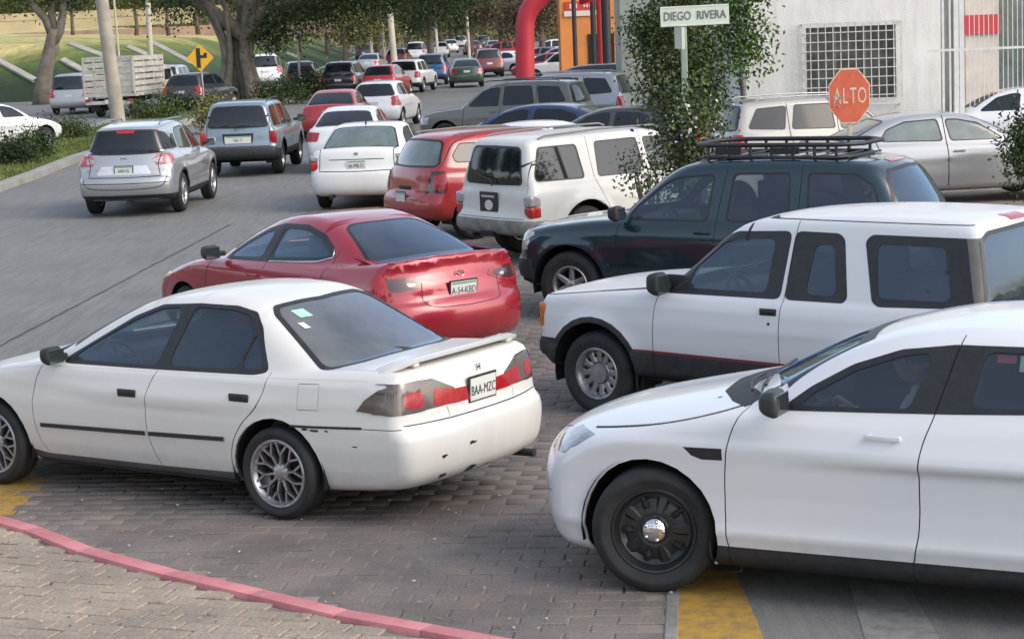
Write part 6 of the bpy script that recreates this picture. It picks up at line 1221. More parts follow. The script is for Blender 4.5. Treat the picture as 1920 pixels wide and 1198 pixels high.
def paver_mat(name, c0, c1, stain=.5, rough=.85):
    m, nt, b = new_mat(name); oi = nt.nodes.new('ShaderNodeObjectInfo'); gi = nt.nodes.new('ShaderNodeNewGeometry'); ad = nt.nodes.new('ShaderNodeMath'); ad.operation = 'ADD'; nt.links.new(oi.outputs['Random'], ad.inputs[0]); nt.links.new(gi.outputs['Random Per Island'], ad.inputs[1])
    fr = nt.nodes.new('ShaderNodeMath'); fr.operation = 'FRACT'; nt.links.new(ad.outputs[0], fr.inputs[0])
    tc = nt.nodes.new('ShaderNodeNewGeometry'); nz = nt.nodes.new('ShaderNodeTexNoise'); nz.inputs['Scale'].default_value = 1.3; nz.inputs['Detail'].default_value = 6; nt.links.new(tc.outputs['Position'], nz.inputs['Vector'])
    n2 = nt.nodes.new('ShaderNodeTexNoise'); n2.inputs['Scale'].default_value = 55; n2.inputs['Detail'].default_value = 4; nt.links.new(tc.outputs['Position'], n2.inputs['Vector'])
    col = ramp(nt, fr.outputs[0], [(.0, c0), (.5, c1), (1.0, tuple((a + b_) / 2 * 1.05 for a, b_ in zip(c0, c1)))]); s1 = ramp(nt, nz.outputs[0], [(.36, (1 - stain, 1 - stain, 1 - stain)), (.62, (1.1, 1.08, 1.05))]); s2 = ramp(nt, n2.outputs[0], [(.3, (.72, .72, .72)), (.7, (1.15, 1.15, 1.15))])
    a = mixc(nt, 1.0, col.outputs[0], s1.outputs[0], 'MULTIPLY'); a = mixc(nt, 1.0, a, s2.outputs[0], 'MULTIPLY'); nt.links.new(a, b.inputs['Base Color']); b.inputs['Roughness'].default_value = rough; bump(nt, b, n2.outputs[0], .5, .006); return m
def paver_piece(L, Wd, H=.05, ch=.008):
    bm = bmesh.new(); x, y = L / 2, Wd / 2; q = lambda a, b, z: [bm.verts.new((sx * a, sy * b, z)) for sx, sy in ((-1, -1), (1, -1), (1, 1), (-1, 1))]
    t = q(x - ch, y - ch, 0); m = q(x, y, -ch * .8); d = q(x, y, -H); bm.faces.new(t)
    for i in range(4): j = (i + 1) % 4; bm.faces.new((t[j], t[i], m[i], m[j])); bm.faces.new((m[j], m[i], d[i], d[j]))
    bmesh.ops.recalc_face_normals(bm, faces=bm.faces[:]); return bm_mesh('paver', bm)
def inpoly(x, y, poly):
    c = False; n = len(poly)
    for i in range(n):
        a, b = poly[i], poly[(i + 1) % n]
        if (a[1] > y) != (b[1] > y) and x < (b[0] - a[0]) * (y - a[1]) / (b[1] - a[1]) + a[0]: c = not c
    return c
def lay(parent, poly, L, Wd, gap, ang, z, mat, limit, zj=.004, jit=.004):
    """courses of single pavers; nearest ones in view are objects, the rest one joined part"""
    me = paver_piece(L - gap, Wd - gap); me.materials.append(mat); c, s = math.cos(ang), math.sin(ang); xs = [p[0] for p in poly]; ys = [p[1] for p in poly]
    cx, cy = sum(xs) / len(xs), sum(ys) / len(ys); R = max(math.hypot(x - cx, y - cy) for x, y in poly); out = []; rs = random.Random(int(L * 1000 + z * 77 + limit))
    for j in range(int(-R / Wd) - 1, int(R / Wd) + 2):
        for i in range(int(-R / L) - 1, int(R / L) + 2):
            u = (i + (.5 if j % 2 else 0)) * L; v = j * Wd; x = cx + u * c - v * s; y = cy + u * s + v * c
            if inpoly(x, y, poly): out.append((x + rs.uniform(-jit, jit), y + rs.uniform(-jit, jit), z + rs.uniform(-zj, zj), ang + rs.uniform(-.02, .02), rs.uniform(-.012, .012), rs.uniform(-.012, .012)))
    def seen(p):
        d = Vector((p[0], p[1], p[2] - CAM_H)); zf = d.dot(_f); return abs(d.dot(_r2) / zf) < .256 and -d.dot(_u2) / zf < .161
    vis = sorted([p for p in out if seen(p)], key=lambda p: p[0] ** 2 + p[1] ** 2); first = set(map(id, vis[:limit]))
    for p in vis[:limit]:
        o = link('paver', me, None, parent, p[:3]); o.rotation_euler = (p[4], p[5], p[3])
    rest = [p for p in out if id(p) not in first]
    if rest:
        Vb = np.array([v.co for v in me.vertices]); Fb = np.array([f.vertices[:] for f in me.polygons]); Vs = []; n = len(Vb)
        for p in rest:
            cc, ss = math.cos(p[3]), math.sin(p[3]); X = Vb[:, 0] * cc - Vb[:, 1] * ss + p[0]; Y = Vb[:, 0] * ss + Vb[:, 1] * cc + p[1]; Vs.append(np.stack([X, Y, Vb[:, 2] + p[2] + Vb[:, 0] * -p[5] + Vb[:, 1] * p[4]], 1))
        F = (Fb[None] + (np.arange(len(rest)) * n)[:, None, None]).reshape(-1, 4); m2 = np_mesh('pavers', np.vstack(Vs), F); o = link('pavers', m2, mat, parent); o['kind'] = 'stuff'
def ground():
    asp = asphalt_mat()
    earth = simple('earth', (.16, .14, .10), .95, var=.3, vs=.3)
    g = sheet('ground', [(-900, -60), (900, -60), (900, 1500), (-900, 1500)], -.09, earth)
    P = lambda x, y, z=0: tuple(gpt(x, y, z)[:2])
    # outlines on the ground
    b_left = [P(-260, 1075), P(18, 976), P(300, 640), P(592, 392), P(800, 262)]
    sheet('road', [(-60, -5), (60, -5), (60, 700), (-60, 700)], -.012, asp)
    # tar joint across the asphalt
    a, b, c_ = Vector((*P(-60, 678), 0)), Vector((*P(0, 646), 0)), Vector((*P(432, 420), 0)); jm = simple('tar', (.035, .035, .036), .6, var=.2, vs=5); rs = random.Random(4); bm = bmesh.new(); prev = None; N = 70
    for i in range(N + 1):
        p = a.lerp(c_, i / N); d = (c_ - a).normalized(); nn = Vector((-d.y, d.x, 0)); w = .018 + rs.uniform(-.006, .008); p = p + nn * rs.uniform(-.012, .012); q = (bm.verts.new((p + nn * w).xy.to_3d() + Vector((0, 0, -.008))), bm.verts.new((p - nn * w).xy.to_3d() + Vector((0, 0, -.008))))
        if prev: bm.faces.new((prev[0], prev[1], q[1], q[0]))
        prev = q
    tag(link('road_joint', bm_mesh('road_joint', bm), jm), kind='structure')
    # paved side street
    street = [P(18, 976), P(300, 640), P(592, 392), P(800, 300), (9.0, 40.0), (9.0, 10.2 + 5), P(1262, 1098), P(1257, 1260), P(900, 1260), P(930, 1198), P(640, 1150), P(320, 1078), P(160, 1030), P(30, 985)]
    bed = sheet('paved_street', street, -.0085, simple('joint_sand', (.24, .20, .165), .95, var=.35, vs=3))
    near = [p for p in [P(18, 976), P(300, 640), P(560, 420), P(1100, 420), (5.0, 27), (5.0, 13.6), P(1238, 1098), P(1232, 1215), P(940, 1215), P(640, 1138), P(320, 1066), P(160, 1020), P(30, 978)]]
    lay(bed, near, .27, .148, .009, R_(-7), .0, paver_mat('street_paver', (.205, .172, .155), (.172, .155, .145), .28), 300, .004, .004)
    # sidewalk at the lower left
    walk = [P(-300, 880), P(-40, 985), P(30, 992), P(160, 1044), P(320, 1090), P(640, 1166), P(880, 1216), (-.2, 8.5), (-6, 8.5), (-6, 12)]
    sw = sheet('sidewalk', walk, -.0085, simple('walk_sand', (.22, .185, .14), .95, var=.4, vs=3))
    lay(sw, walk, .21, .15, .010, R_(-20), .007, paver_mat('walk_paver', (.38, .315, .245), (.34, .285, .23), .22), 280, .004, .006)
    # painted kerb: stones end to end, chipped
    km, nt, bb = new_mat('kerb_red'); n = noise(nt, 5, 6, .7); n2 = noise(nt, 17, 5, .75); r1 = ramp(nt, n.outputs[0], [(.36, (.50, .17, .18)), (.66, (.62, .25, .26))]); r2 = ramp(nt, n2.outputs[0], [(.60, 0), (.68, 1)]); nt.links.new(mixc(nt, r2.outputs[0], r1.outputs[0], (.30, .24, .20)), bb.inputs['Base Color']); bb.inputs['Roughness'].default_value = .7; bump(nt, bb, n2.outputs[0], .4, .01)
    kerb = empty('kerb', (0, 0, 0)); kerb['kind'] = 'structure'
    line = [P(-140, 915), P(-20, 974), P(60, 997), P(160, 1037), P(320, 1080), P(480, 1117), P(640, 1156), P(800, 1184), P(960, 1214), P(1060, 1233)]
    for i in range(len(line) - 1):
        p, q = Vector((*line[i], 0)), Vector((*line[i + 1], 0)); d = q - p; L = d.length; m = Matrix.Translation((p + q) / 2 + Vector((0, 0, -.035))) @ Matrix.Rotation(math.atan2(d.y, d.x), 4, 'Z'); bm = bmesh.new()
        add_box(bm, (0, 0, 0), (L + .004, .125, .13), bev=.012, seg=2); o = link('kerb_stone', bm_mesh('kerb_stone', bm, True, R_(35)), km, kerb); o.matrix_world = m
    # concrete edging, asphalt mouth and worn yellow paint at the lower right
    con = simple('edging_concrete', (.20, .20, .185), .9, var=.3, vs=6, bmp=.3)
    e0, e1 = Vector((*P(1262, 1096), 0)), Vector((*P(1256, 1240), 0)); d = e1 - e0
    eo = box_obj('edging', (0, 0, 0), (d.length, .075, .10), con, None, bev=.008); eo.matrix_world = Matrix.Translation((e0 + e1) / 2 + Vector((0, 0, -.045))) @ Matrix.Rotation(math.atan2(d.y, d.x), 4, 'Z'); eo['kind'] = 'structure'
    mouth = [P(1268, 1088), P(1262, 1260), (9, 9.2), (9, 15.2), (4, 14.5)]
    sheet('driveway', [P(1266, 1090), P(1260, 1260), (9, 8.0), (9, 13.5)], -.005, asp)
    def worn(name, c):
        m, nt, b = new_mat(name); n = noise(nt, 9, 7, .75); n2 = noise(nt, 70, 4, .7); r = ramp(nt, n.outputs[0], [(.40, 0), (.56, 1)]); rr = ramp(nt, n2.outputs[0], [(.28, .3), (.5, 1)]); mu = nt.nodes.new('ShaderNodeMath'); mu.operation = 'MULTIPLY'; nt.links.new(r.outputs[0], mu.inputs[0]); nt.links.new(rr.outputs[0], mu.inputs[1])
        mu2 = nt.nodes.new('ShaderNodeMath'); mu2.operation = 'MULTIPLY_ADD'; nt.links.new(mu.outputs[0], mu2.inputs[0]); mu2.inputs[1].default_value = .55; mu2.inputs[2].default_value = .42; nt.links.new(mixc(nt, mu2.outputs[0], (.10, .095, .085), c), b.inputs['Base Color']); b.inputs['Roughness'].default_value = .7; bump(nt, b, n2.outputs[0], .3, .004); return m
    ye = worn('worn_yellow', (.46, .27, .035)); wh = worn('worn_white', (.25, .25, .235))
    sheet('yellow_marking', [P(1272, 1060), P(1270, 1260), P(1460, 1260), P(1375, 1060)], -.001, ye); sheet('white_marking', [P(1590, 1085), P(1640, 1260), P(1800, 1260), P(1705, 1100)], -.001, wh)
    sheet('yellow_marking', [P(-160, 870), P(-160, 985), P(12, 976), P(92, 900), P(60, 880)], -.0045, ye)
def litter():
    """dry leaves and pebbles lying on the paving"""
    r = random.Random(31); bm = bmesh.new()
    for i in range(420):
        px, py = r.uniform(-20, 1260), r.uniform(900, 1198) if i % 3 else r.uniform(480, 900); g = gpt(px, py); s = r.uniform(.004, .016); a = r.uniform(0, 6.28)
        if r.random() < .5: add_box(bm, (g.x, g.y, .018), (s * 1.2, s, s * .7), a, s * .2)
        else:
            q = [bm.verts.new((g.x + s * 1.4 * math.cos(a + k) * w, g.y + s * 1.4 * math.sin(a + k) * w, .016 + r.uniform(0, .010))) for k, w in ((0, 1), (1.2, .5), (3.14, 1), (4.9, .45))]; bm.faces.new(q)
    m, nt, b = new_mat('litter'); gi = nt.nodes.new('ShaderNodeNewGeometry'); rr = ramp(nt, gi.outputs['Random Per Island'], [(0, (.10, .07, .04)), (.5, (.28, .20, .11)), (.8, (.34, .30, .24)), (1, (.45, .44, .41))]); nt.links.new(rr.outputs[0], b.inputs['Base Color']); b.inputs['Roughness'].default_value = .9
    tag(link('litter', bm_mesh('litter', bm), m), 'dry leaves and pebbles strewn over the paving', 'litter', kind='stuff')
def flat_kerb_poly(name, pts, z, h, mat):
    bm = bmesh.new(); top = [bm.verts.new((p[0], p[1], z + h)) for p in pts]; bot = [bm.verts.new((p[0], p[1], z)) for p in pts]; n = len(pts); f = bm.faces.new(top)
    for i in range(n): bm.faces.new((top[i], bot[i], bot[(i + 1) % n], top[(i + 1) % n]))
    bmesh.ops.recalc_face_normals(bm, faces=bm.faces[:]); return link(name, bm_mesh(name, bm), mat)
# ------------------------------------------------------------------ vegetation
def leaf_mat(name, c0, c1, c2=None, rough=.6):
    if name in MATS: return MATS[name]
    m, nt, b = new_mat(name); gi = nt.nodes.new('ShaderNodeNewGeometry'); r = ramp(nt, gi.outputs['Random Per Island'], [(0, c0), (.6, c1), (1, c2 or tuple(min(1, x * 1.5) for x in c1))]); n = nt.nodes.new('ShaderNodeTexNoise'); n.inputs['Scale'].default_value = .9; nt.links.new(gi.outputs['Position'], n.inputs['Vector'])
    r2 = ramp(nt, n.outputs[0], [(.35, (.6, .6, .6)), (.65, (1.2, 1.2, 1.1))]); nt.links.new(mixc(nt, 1.0, r.outputs[0], r2.outputs[0], 'MULTIPLY'), b.inputs['Base Color']); b.inputs['Roughness'].default_value = rough; b.inputs['Specular IOR Level'].default_value = .3
    MATS[name] = m; return m
def leaves(name, centres, sizes, n, leaf, mat, parent, seed=1, aspect=1.8, droop=.3, kind=None):
    """n leaf blades spread through clumps; centres / sizes are ellipsoids"""
    r = np.random.default_rng(seed); C = np.array(centres, float); S = np.array(sizes, float); vol = S.prod(1) ** .66; pick = r.choice(len(C), n, p=vol / vol.sum())
    d = r.normal(size=(n, 3)); d /= np.linalg.norm(d, axis=1, keepdims=True); rad = r.random(n) ** .42; k = r.normal(size=(max(6, n // 40), 3)); P = C[pick] + d * rad[:, None] * S[pick]
    # pull leaves towards twig points so that gaps open
    nt_ = max(8, n // 14); tw = P[r.choice(n, nt_)]; near = r.integers(0, nt_, n); tsel = tw[near]; 
    ok = np.linalg.norm(tsel - P, axis=1) < 1e9; off = r.normal(size=(n, 3)) * leaf * 2.4; P = tsel + off
    L = leaf * (.7 + .6 * r.random(n)); a = r.normal(size=(n, 3)); a[:, 2] -= droop; a /= np.linalg.norm(a, axis=1, keepdims=True); b = np.cross(a, r.normal(size=(n, 3))); b /= np.linalg.norm(b, axis=1, keepdims=True); w = (L / aspect / 2)[:, None] * b
    A = P; M = P + a * (L * .5)[:, None]; T = P + a * L[:, None] - np.array([0, 0, 1]) * (L * .12)[:, None]
    V = np.stack([A, M + w, T, M - w], 1).reshape(-1, 3); F = np.arange(4 * n).reshape(-1, 4); o = link(name, np_mesh(name, V, F), mat, parent)
    if kind: o['kind'] = kind
    return o
BARK = simple('bark', (.12, .095, .072), .95, var=.45, vs=3.5, bmp=.8, bs=14); BARKG = simple('grey_bark', (.17, .145, .115), .95, var=.4, vs=2.5, bmp=.8, bs=12)
def crown_of(cx, cy, cz, rx, ry, rz, k, seed):
    r = random.Random(seed); C, S = [], []
    for i in range(k):
        a = r.uniform(0, 6.28); e = r.uniform(-.5, 1); q = r.uniform(.35, .85); C.append((cx + rx * q * math.cos(a), cy + ry * q * math.sin(a), cz + rz * e * .8)); s = r.uniform(.25, .5); S.append((rx * s, ry * s, rz * s * .8))
    return C, S
def tree(name, loc, label, h, trunk_r, crown, n, leaf, mat, seed, bark=None, lean=(0, 0), group=None, cat='tree', ncl=14, limbs=6):
    """crown: (rx, ry, rz, centre height)"""
    t = empty(name, loc, 0, label, cat, group); r = random.Random(seed); rx, ry, rz, cz = crown; C, S = crown_of(lean[0], lean[1], cz, rx, ry, rz, ncl, seed)
    bm = bmesh.new(); top = Vector((lean[0] * .6, lean[1] * .6, min(h * .6, cz))); pts = [Vector((0, 0, -.1)), Vector((top.x * .2 + r.uniform(-.1, .1), top.y * .2, top.z * .3)), Vector((top.x * .6, top.y * .6, top.z * .7)), top]
    add_tube(bm, pts, [trunk_r * 1.3, trunk_r, trunk_r * .85, trunk_r * .6], 9)
    for i in range(limbs):
        c = Vector(C[i % len(C)]); s = pts[2].lerp(top, r.random()); mid = s.lerp(c, .5) + Vector((r.uniform(-.3, .3), r.uniform(-.3, .3), .25)); add_tube(bm, [s, mid, c], [trunk_r * .45, trunk_r * .25, trunk_r * .08], 6)
    link('trunk', bm_mesh('trunk', bm, True), bark or BARK, t); leaves('crown', C, S, n, leaf, mat, t, seed); return t
def shrub(name, loc, label, r, h, n, leaf, mat, seed, group=None, cat='shrub', stems=7, cl=8, flowers=0, sx=1.0):
    t = empty(name, loc, 0, label, cat, group); C, S = crown_of(0, 0, h * .55, r * sx, r, h * .55, cl, seed); bm = bmesh.new(); q = random.Random(seed)
    for i in range(stems): c = Vector(C[i % len(C)]); add_tube(bm, [Vector((q.uniform(-.1, .1), q.uniform(-.1, .1), -.05)), c * .5 + Vector((0, 0, .1)), c], [.03 * h, .02 * h, .008 * h], 5)
    link('stem', bm_mesh('stem', bm, True), BARK, t)['kind'] = 'stuff'; leaves('foliage', C, S, n, leaf, mat, t, seed)
    if flowers: leaves('flowers', C, [(a * 1.1, b * 1.1, c * 1.1) for a, b, c in S], flowers, leaf * .7, simple('white_petals', (.7, .7, .66), .6), t, seed + 3, aspect=1.1, kind='stuff')
    return t
def terrain():
    # far hill, the bank on the left, its dry top coloured as sunlit, and the median
    grass = simple('bank_grass', (.07, .105, .028), .95, var=.4, vs=.5)
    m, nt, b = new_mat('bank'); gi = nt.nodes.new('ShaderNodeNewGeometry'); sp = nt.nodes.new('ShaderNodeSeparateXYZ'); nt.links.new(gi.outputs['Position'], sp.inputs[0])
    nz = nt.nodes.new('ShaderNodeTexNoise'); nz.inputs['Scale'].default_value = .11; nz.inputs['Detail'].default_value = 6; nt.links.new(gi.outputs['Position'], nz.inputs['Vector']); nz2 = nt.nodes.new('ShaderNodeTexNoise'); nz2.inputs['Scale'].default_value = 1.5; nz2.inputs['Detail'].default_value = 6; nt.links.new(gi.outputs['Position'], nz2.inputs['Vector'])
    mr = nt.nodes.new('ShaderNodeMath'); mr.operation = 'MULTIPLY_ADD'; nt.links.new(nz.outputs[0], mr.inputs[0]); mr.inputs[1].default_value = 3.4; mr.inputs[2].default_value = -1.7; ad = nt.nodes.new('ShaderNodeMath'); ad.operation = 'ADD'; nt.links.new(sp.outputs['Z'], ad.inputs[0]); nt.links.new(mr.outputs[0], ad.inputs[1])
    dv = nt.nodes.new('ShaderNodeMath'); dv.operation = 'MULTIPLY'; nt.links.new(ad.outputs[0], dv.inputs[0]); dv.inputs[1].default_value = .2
    cr = ramp(nt, dv.outputs[0], [(.10, (.012, .030, .009)), (.32, (.045, .085, .016)), (.52, (.15, .18, .035)), (.68, (.55, .46, .19)), (1, (.50, .41, .22))]); r2 = ramp(nt, nz2.outputs[0], [(.3, (.6, .6, .6)), (.7, (1.25, 1.25, 1.2))]); nt.links.new(mixc(nt, 1, cr.outputs[0], r2.outputs[0], 'MULTIPLY'), b.inputs['Base Color']); b.inputs['Roughness'].default_value = .95  # ramp paints sunlit yellow on the top and shade on the lower slope
    base = [gpt(-500, 214), gpt(-100, 196), gpt(120, 189), gpt(300, 183), gpt(440, 172), gpt(520, 158), gpt(575, 142), gpt(625, 122), gpt(670, 103)]
    prof = [(0, -.02), (13, 3.0), (22, 3.3), (36, 3.6), (60, 4.6), (100, 7), (170, 11), (300, 26), (480, 50)]
    V = []; nb = len(base); rs = random.Random(2)
    for dist, z in prof:
        for i, p in enumerate(base): d = Vector((-.62, .78, 0)).normalized(); V.append((p.x + d.x * dist, p.y + d.y * dist, z + (rs.uniform(-.15, .15) if dist > 20 else 0)))
    F = [(k * nb + i, k * nb + i + 1, (k + 1) * nb + i + 1, (k + 1) * nb + i) for k in range(len(prof) - 1) for i in range(nb - 1)]
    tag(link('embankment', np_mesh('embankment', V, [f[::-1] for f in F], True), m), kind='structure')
    d = Vector((-.62, .78, 0)).normalized(); cm = simple('gutter_concrete', (.36, .34, .28), .9, var=.2, vs=1)
    def bank(u, t):      # u along the foot in metres of x, t up the slope
        i = 0
        for i in range(nb - 1):
            if base[i + 1].x >= u: break
        a, b_ = base[i], base[i + 1]; k = (u - a.x) / (b_.x - a.x); p = a.lerp(b_, k); return Vector((p.x + d.x * 13 * t, p.y + d.y * 13 * t, 3.0 * t + .05))
    from mathutils.bvhtree import BVHTree
    bv = BVHTree.FromPolygons([Vector(v) for v in V], F); o0 = Vector((0, 0, CAM_H))
    for (xa, ya, xb, yb) in ((-40, 96, 66, 153), (117, 114, 168, 141), (131, 84, 222, 118), (240, 90, 300, 116), (282, 80, 362, 122), (470, 76, 560, 110)):
        pts = []
        for k in range(9):
            h_ = bv.ray_cast(o0, pix_dir(xa + (xb - xa) * k / 8, ya + (yb - ya) * k / 8))[0]
            if h_ and h_.y < 190: pts.append(h_)
        bm = bmesh.new(); pr = None
        for k, p in enumerate(pts):
            w = Vector((.08, .26, .06)); q = [bm.verts.new(p - w + Vector((0, 0, .0))), bm.verts.new(p - w + Vector((0, 0, .12))), bm.verts.new(p + w + Vector((0, 0, .12))), bm.verts.new(p + w + Vector((0, 0, .0)))]
            if pr:
                for m_ in range(4): bm.faces.new((pr[m_], pr[(m_ + 1) % 4], q[(m_ + 1) % 4], q[m_]))
            pr = q
        bmesh.ops.recalc_face_normals(bm, faces=bm.faces[:]); tag(link('gutter', bm_mesh('gutter', bm), cm), kind='structure')
    # median: kerb and grass
    R = [(-400, 505), (-100, 398), (0, 360), (80, 331), (155, 300), (280, 262), (400, 215), (545, 192), (598, 168), (640, 132), (690, 108)]; L = [(690, 100), (600, 130), (545, 160), (440, 182), (330, 208), (200, 235), (110, 262), (0, 278), (-200, 330), (-400, 400)]
    kc = simple('kerb_concrete', (.30, .29, .26), .9, var=.25, vs=1.2); pts = [gpt(x, y) for x, y in R] + [gpt(x, y) for x, y in L]
    k = flat_kerb_poly('median_kerb', pts, -.02, .15, kc); k['kind'] = 'structure'
    cen = sum(pts, Vector()) / len(pts); R2 = [gpt(x, y) + Vector((-.35, 0, 0)) for x, y in R]; L2 = [gpt(x, y) + Vector((.35, 0, 0)) for x, y in L]
    tag(sheet('median_grass', [p for p in R2 + L2], .134, grass), kind='structure')
    r = np.random.default_rng(3); n = 26000; ed = [R2[1:6], L2[::-1][:5]]; P = []
    poly = [tuple(p[:2]) for p in R2 + L2]; xs = [p[0] for p in poly]
    while len(P) < n:
        x, y = r.uniform(-20, -9, 500), r.uniform(28, 75, 500); m_ = in_poly(np.array(poly), np.stack([x, y], 1)); P += list(zip(x[m_], y[m_]))
    P = np.array(P[:n]); a = r.uniform(0, 6.28, n); h = r.uniform(.04, .12, n); w = .012; V = np.zeros((n, 3, 3)); V[:, 0] = np.stack([P[:, 0] - w * np.cos(a), P[:, 1] - w * np.sin(a), np.full(n, .134)], 1); V[:, 1] = np.stack([P[:, 0] + w * np.cos(a), P[:, 1] + w * np.sin(a), np.full(n, .134)], 1); V[:, 2] = np.stack([P[:, 0] + r.normal(0, .03, n), P[:, 1] + r.normal(0, .03, n), .134 + h], 1)
    tag(link('grass_blades', np_mesh('grass_blades', V.reshape(-1, 3), np.arange(3 * n).reshape(-1, 3)), leaf_mat('grass_blade', (.07, .10, .025), (.14, .17, .04))), 'short dry green grass on the median by the left edge', 'grass', kind='stuff')
    # hill behind everything
    V, F = [], []; na = 60; ring = [(330, -1), (420, 10), (560, 38), (760, 80), (1000, 130)]; rs = random.Random(8)
    for dist, z in ring:
        for i in range(na + 1): a = R_(30 + 130 * i / na); V.append((dist * math.cos(a), dist * math.sin(a), z * (1 + .18 * math.sin(i * .5) + rs.uniform(-.04, .04))))
    F = [(k * (na + 1) + i, k * (na + 1) + i + 1, (k + 1) * (na + 1) + i + 1, (k + 1) * (na + 1) + i) for k in range(len(ring) - 1) for i in range(na)]
    tag(link('hill', np_mesh('hill', V, F, True), simple('dry_hill', (.20, .17, .09), .95, var=.45, vs=.03)), kind='structure')
def wall_band(name, p, q, z0, z1, mat, label, cat='wall'):
    d = q - p; o = box_obj(name, (0, 0, 0), (d.length, .3, z1 - z0), mat); o.matrix_world = Matrix.Translation(Vector(((p.x + q.x) / 2, (p.y + q.y) / 2, (z0 + z1) / 2))) @ Matrix.Rotation(math.atan2(d.y, d.x), 4, 'Z'); return tag(o, label, cat)
def vegetation():
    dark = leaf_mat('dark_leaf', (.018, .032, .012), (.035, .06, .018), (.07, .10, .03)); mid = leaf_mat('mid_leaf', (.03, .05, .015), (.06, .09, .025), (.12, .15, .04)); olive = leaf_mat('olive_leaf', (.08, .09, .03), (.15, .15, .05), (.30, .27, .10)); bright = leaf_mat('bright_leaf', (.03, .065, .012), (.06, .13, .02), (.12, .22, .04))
    brown = leaf_mat('brown_leaf', (.07, .05, .03), (.12, .085, .05), (.16, .12, .07))
    # big fig tree with a bundle of stems
    g = gpt(447, 194); t = empty('fig_tree', (g.x, g.y, 0), 0, 'huge old tree with a thick trunk of many twisted stems on the median', 'tree'); bm = bmesh.new(); r = random.Random(11)
    for i in range(22):
        a = r.uniform(0, 6.28); R0 = r.uniform(.35, 1.15); R1 = R0 * r.uniform(.35, .6); R2 = r.uniform(.9, 2.6); tw = r.uniform(-.6, .6); pts = []
        for k in range(9):
            s = k / 8; z = -.1 + s * 6.0; rr = R0 * (1 - s / .35) + R1 * s / .35 if s < .35 else R1 + (R2 - R1) * ((s - .35) / .65) ** 1.5; aa = a + tw * s + .12 * math.sin(s * 7 + i); pts.append((rr * math.cos(aa), rr * math.sin(aa), z))
        w = r.uniform(.12, .26); add_tube(bm, pts, [w * 1.6, w * 1.25, w, w, w * .95, w * .9, w * .8, w * .65, w * .5], 8)
    link('trunk', bm_mesh('trunk', bm, True), BARKG, t)
    C, S = [], []
    for i in range(26): C.append((r.uniform(-3.2, 11.5), r.uniform(-6, 5), r.uniform(4.7, 7.8))); S.append((r.uniform(1.2, 2.3), r.uniform(1.2, 2.3), r.uniform(.6, 1.1)))
    C += [(3.0, -2, 4.0), (2.2, -1, 3.6), (4.2, 0, 4.1), (1.6, 0, 3.2), (6.2, 0, 4.5), (9.5, 1, 4.4), (-2.6, 0, 4.6)]; S += [(1.5, 1.5, .8)] * 3 + [(1.0, 1, .8)] + [(1.5, 1.5, .6)] * 3
    leaves('crown', C, S, 52000, .155, dark, t, 5)
    for (a, b, c_) in ((3, -1, 4.6), (8, 0, 5.4), (-2.5, 0, 5)): tube_obj('limb', [(.5, 0, 3.0), (a * .5, b, c_ - .5), (a, b, c_)], [.4, .28, .12], BARKG, t)
    # leaning tree at the left
    g = gpt(78, 196); t = empty('leaning_tree', (g.x, g.y, 0), 0, 'bare crooked tree trunk forking upwards at the far left', 'tree'); bm = bmesh.new(); sc = 3850 / g.y
    K = lambda px, z, y=0: Vector(((px - 78) / 3850 * g.y, y, z))
    add_tube(bm, [K(78, -.1), K(84, .9), K(92, 1.9), K(103, 2.9), K(112, 3.8)], [.50, .42, .38, .34, .30], 10)
    add_tube(bm, [K(103, 2.8), K(122, 3.7), K(130, 4.6), K(132, 6)], [.26, .24, .2, .17], 9); add_tube(bm, [K(108, 3.4), K(97, 4.3), K(70, 5.2), K(50, 6)], [.26, .22, .18, .14], 9); add_tube(bm, [K(112, 3.8), K(108, 4.6), K(118, 5.6), K(112, 6.6)], [.22, .17, .15, .12], 8); add_tube(bm, [K(92, 2.0), K(112, 2.7), K(116, 3.6)], [.2, .18, .12], 8)
    link('trunk', bm_mesh('trunk', bm, True), BARKG, t); leaves('crown', [K(40, 5.6), K(75, 6), K(130, 5.8), K(160, 5.6), K(105, 5.4, 1)], [(1.3, 1, .6)] * 5, 4200, .16, mid, t, 9)
    # street tree and shrubs on the right
    t = tree('street_tree', (3.72, 42.5, 0), 'leafy green tree behind the street name sign', 6, .10, (.80, 1.0, 1.9, 2.8), 7000, .085, mid, 21, ncl=18); leaves('sunlit_foliage', [(.75, -.3, 4.6), (.55, 0, 5.2), (.95, 0, 3.9)], [(.4, .5, .6)] * 3, 1500, .085, bright, t, 77); leaves('low_foliage', [(-.35, 0, 1.6), (.2, -.3, 1.1), (.4, 0, 1.7), (-.6, 0, 2.9), (.3, 0, 2.4)], [(.45, .6, .6)] * 5, 8500, .085, dark, t, 31)  # brighter leaves on one side put the sunlight into the leaf colour
    g = ypt(1385, 195, 44); tree('slender_tree', (g.x + .05, 44, 0), 'slender young tree with feathery leaves against the white wall', 5, .05, (.40, .5, 1.4, 2.9), 2600, .11, bright, 22, ncl=12)
    shrub('flowering_shrub', (2.38, 26.6, 0), 'green shrub with small white flowers below the street name sign', .34, 2.1, 4200, .065, mid, 23, flowers=420, cl=20, stems=12)
    g = ypt(1230, 320, 26.0); t = shrub('low_branch_shrub', (g.x - .05, 26.2, 0), 'thin low shrub branch reaching over the side of the dusty white off-roader', .26, 1.35, 700, .055, mid, 24, cl=6, flowers=40)
    g = gpt(1905, 392); shrub('dark_shrub', (g.x + .28, g.y, 0), 'dark green shrub at the right edge beside the silver sedan', .36, 1.5, 3600, .07, dark, 25, cl=12)
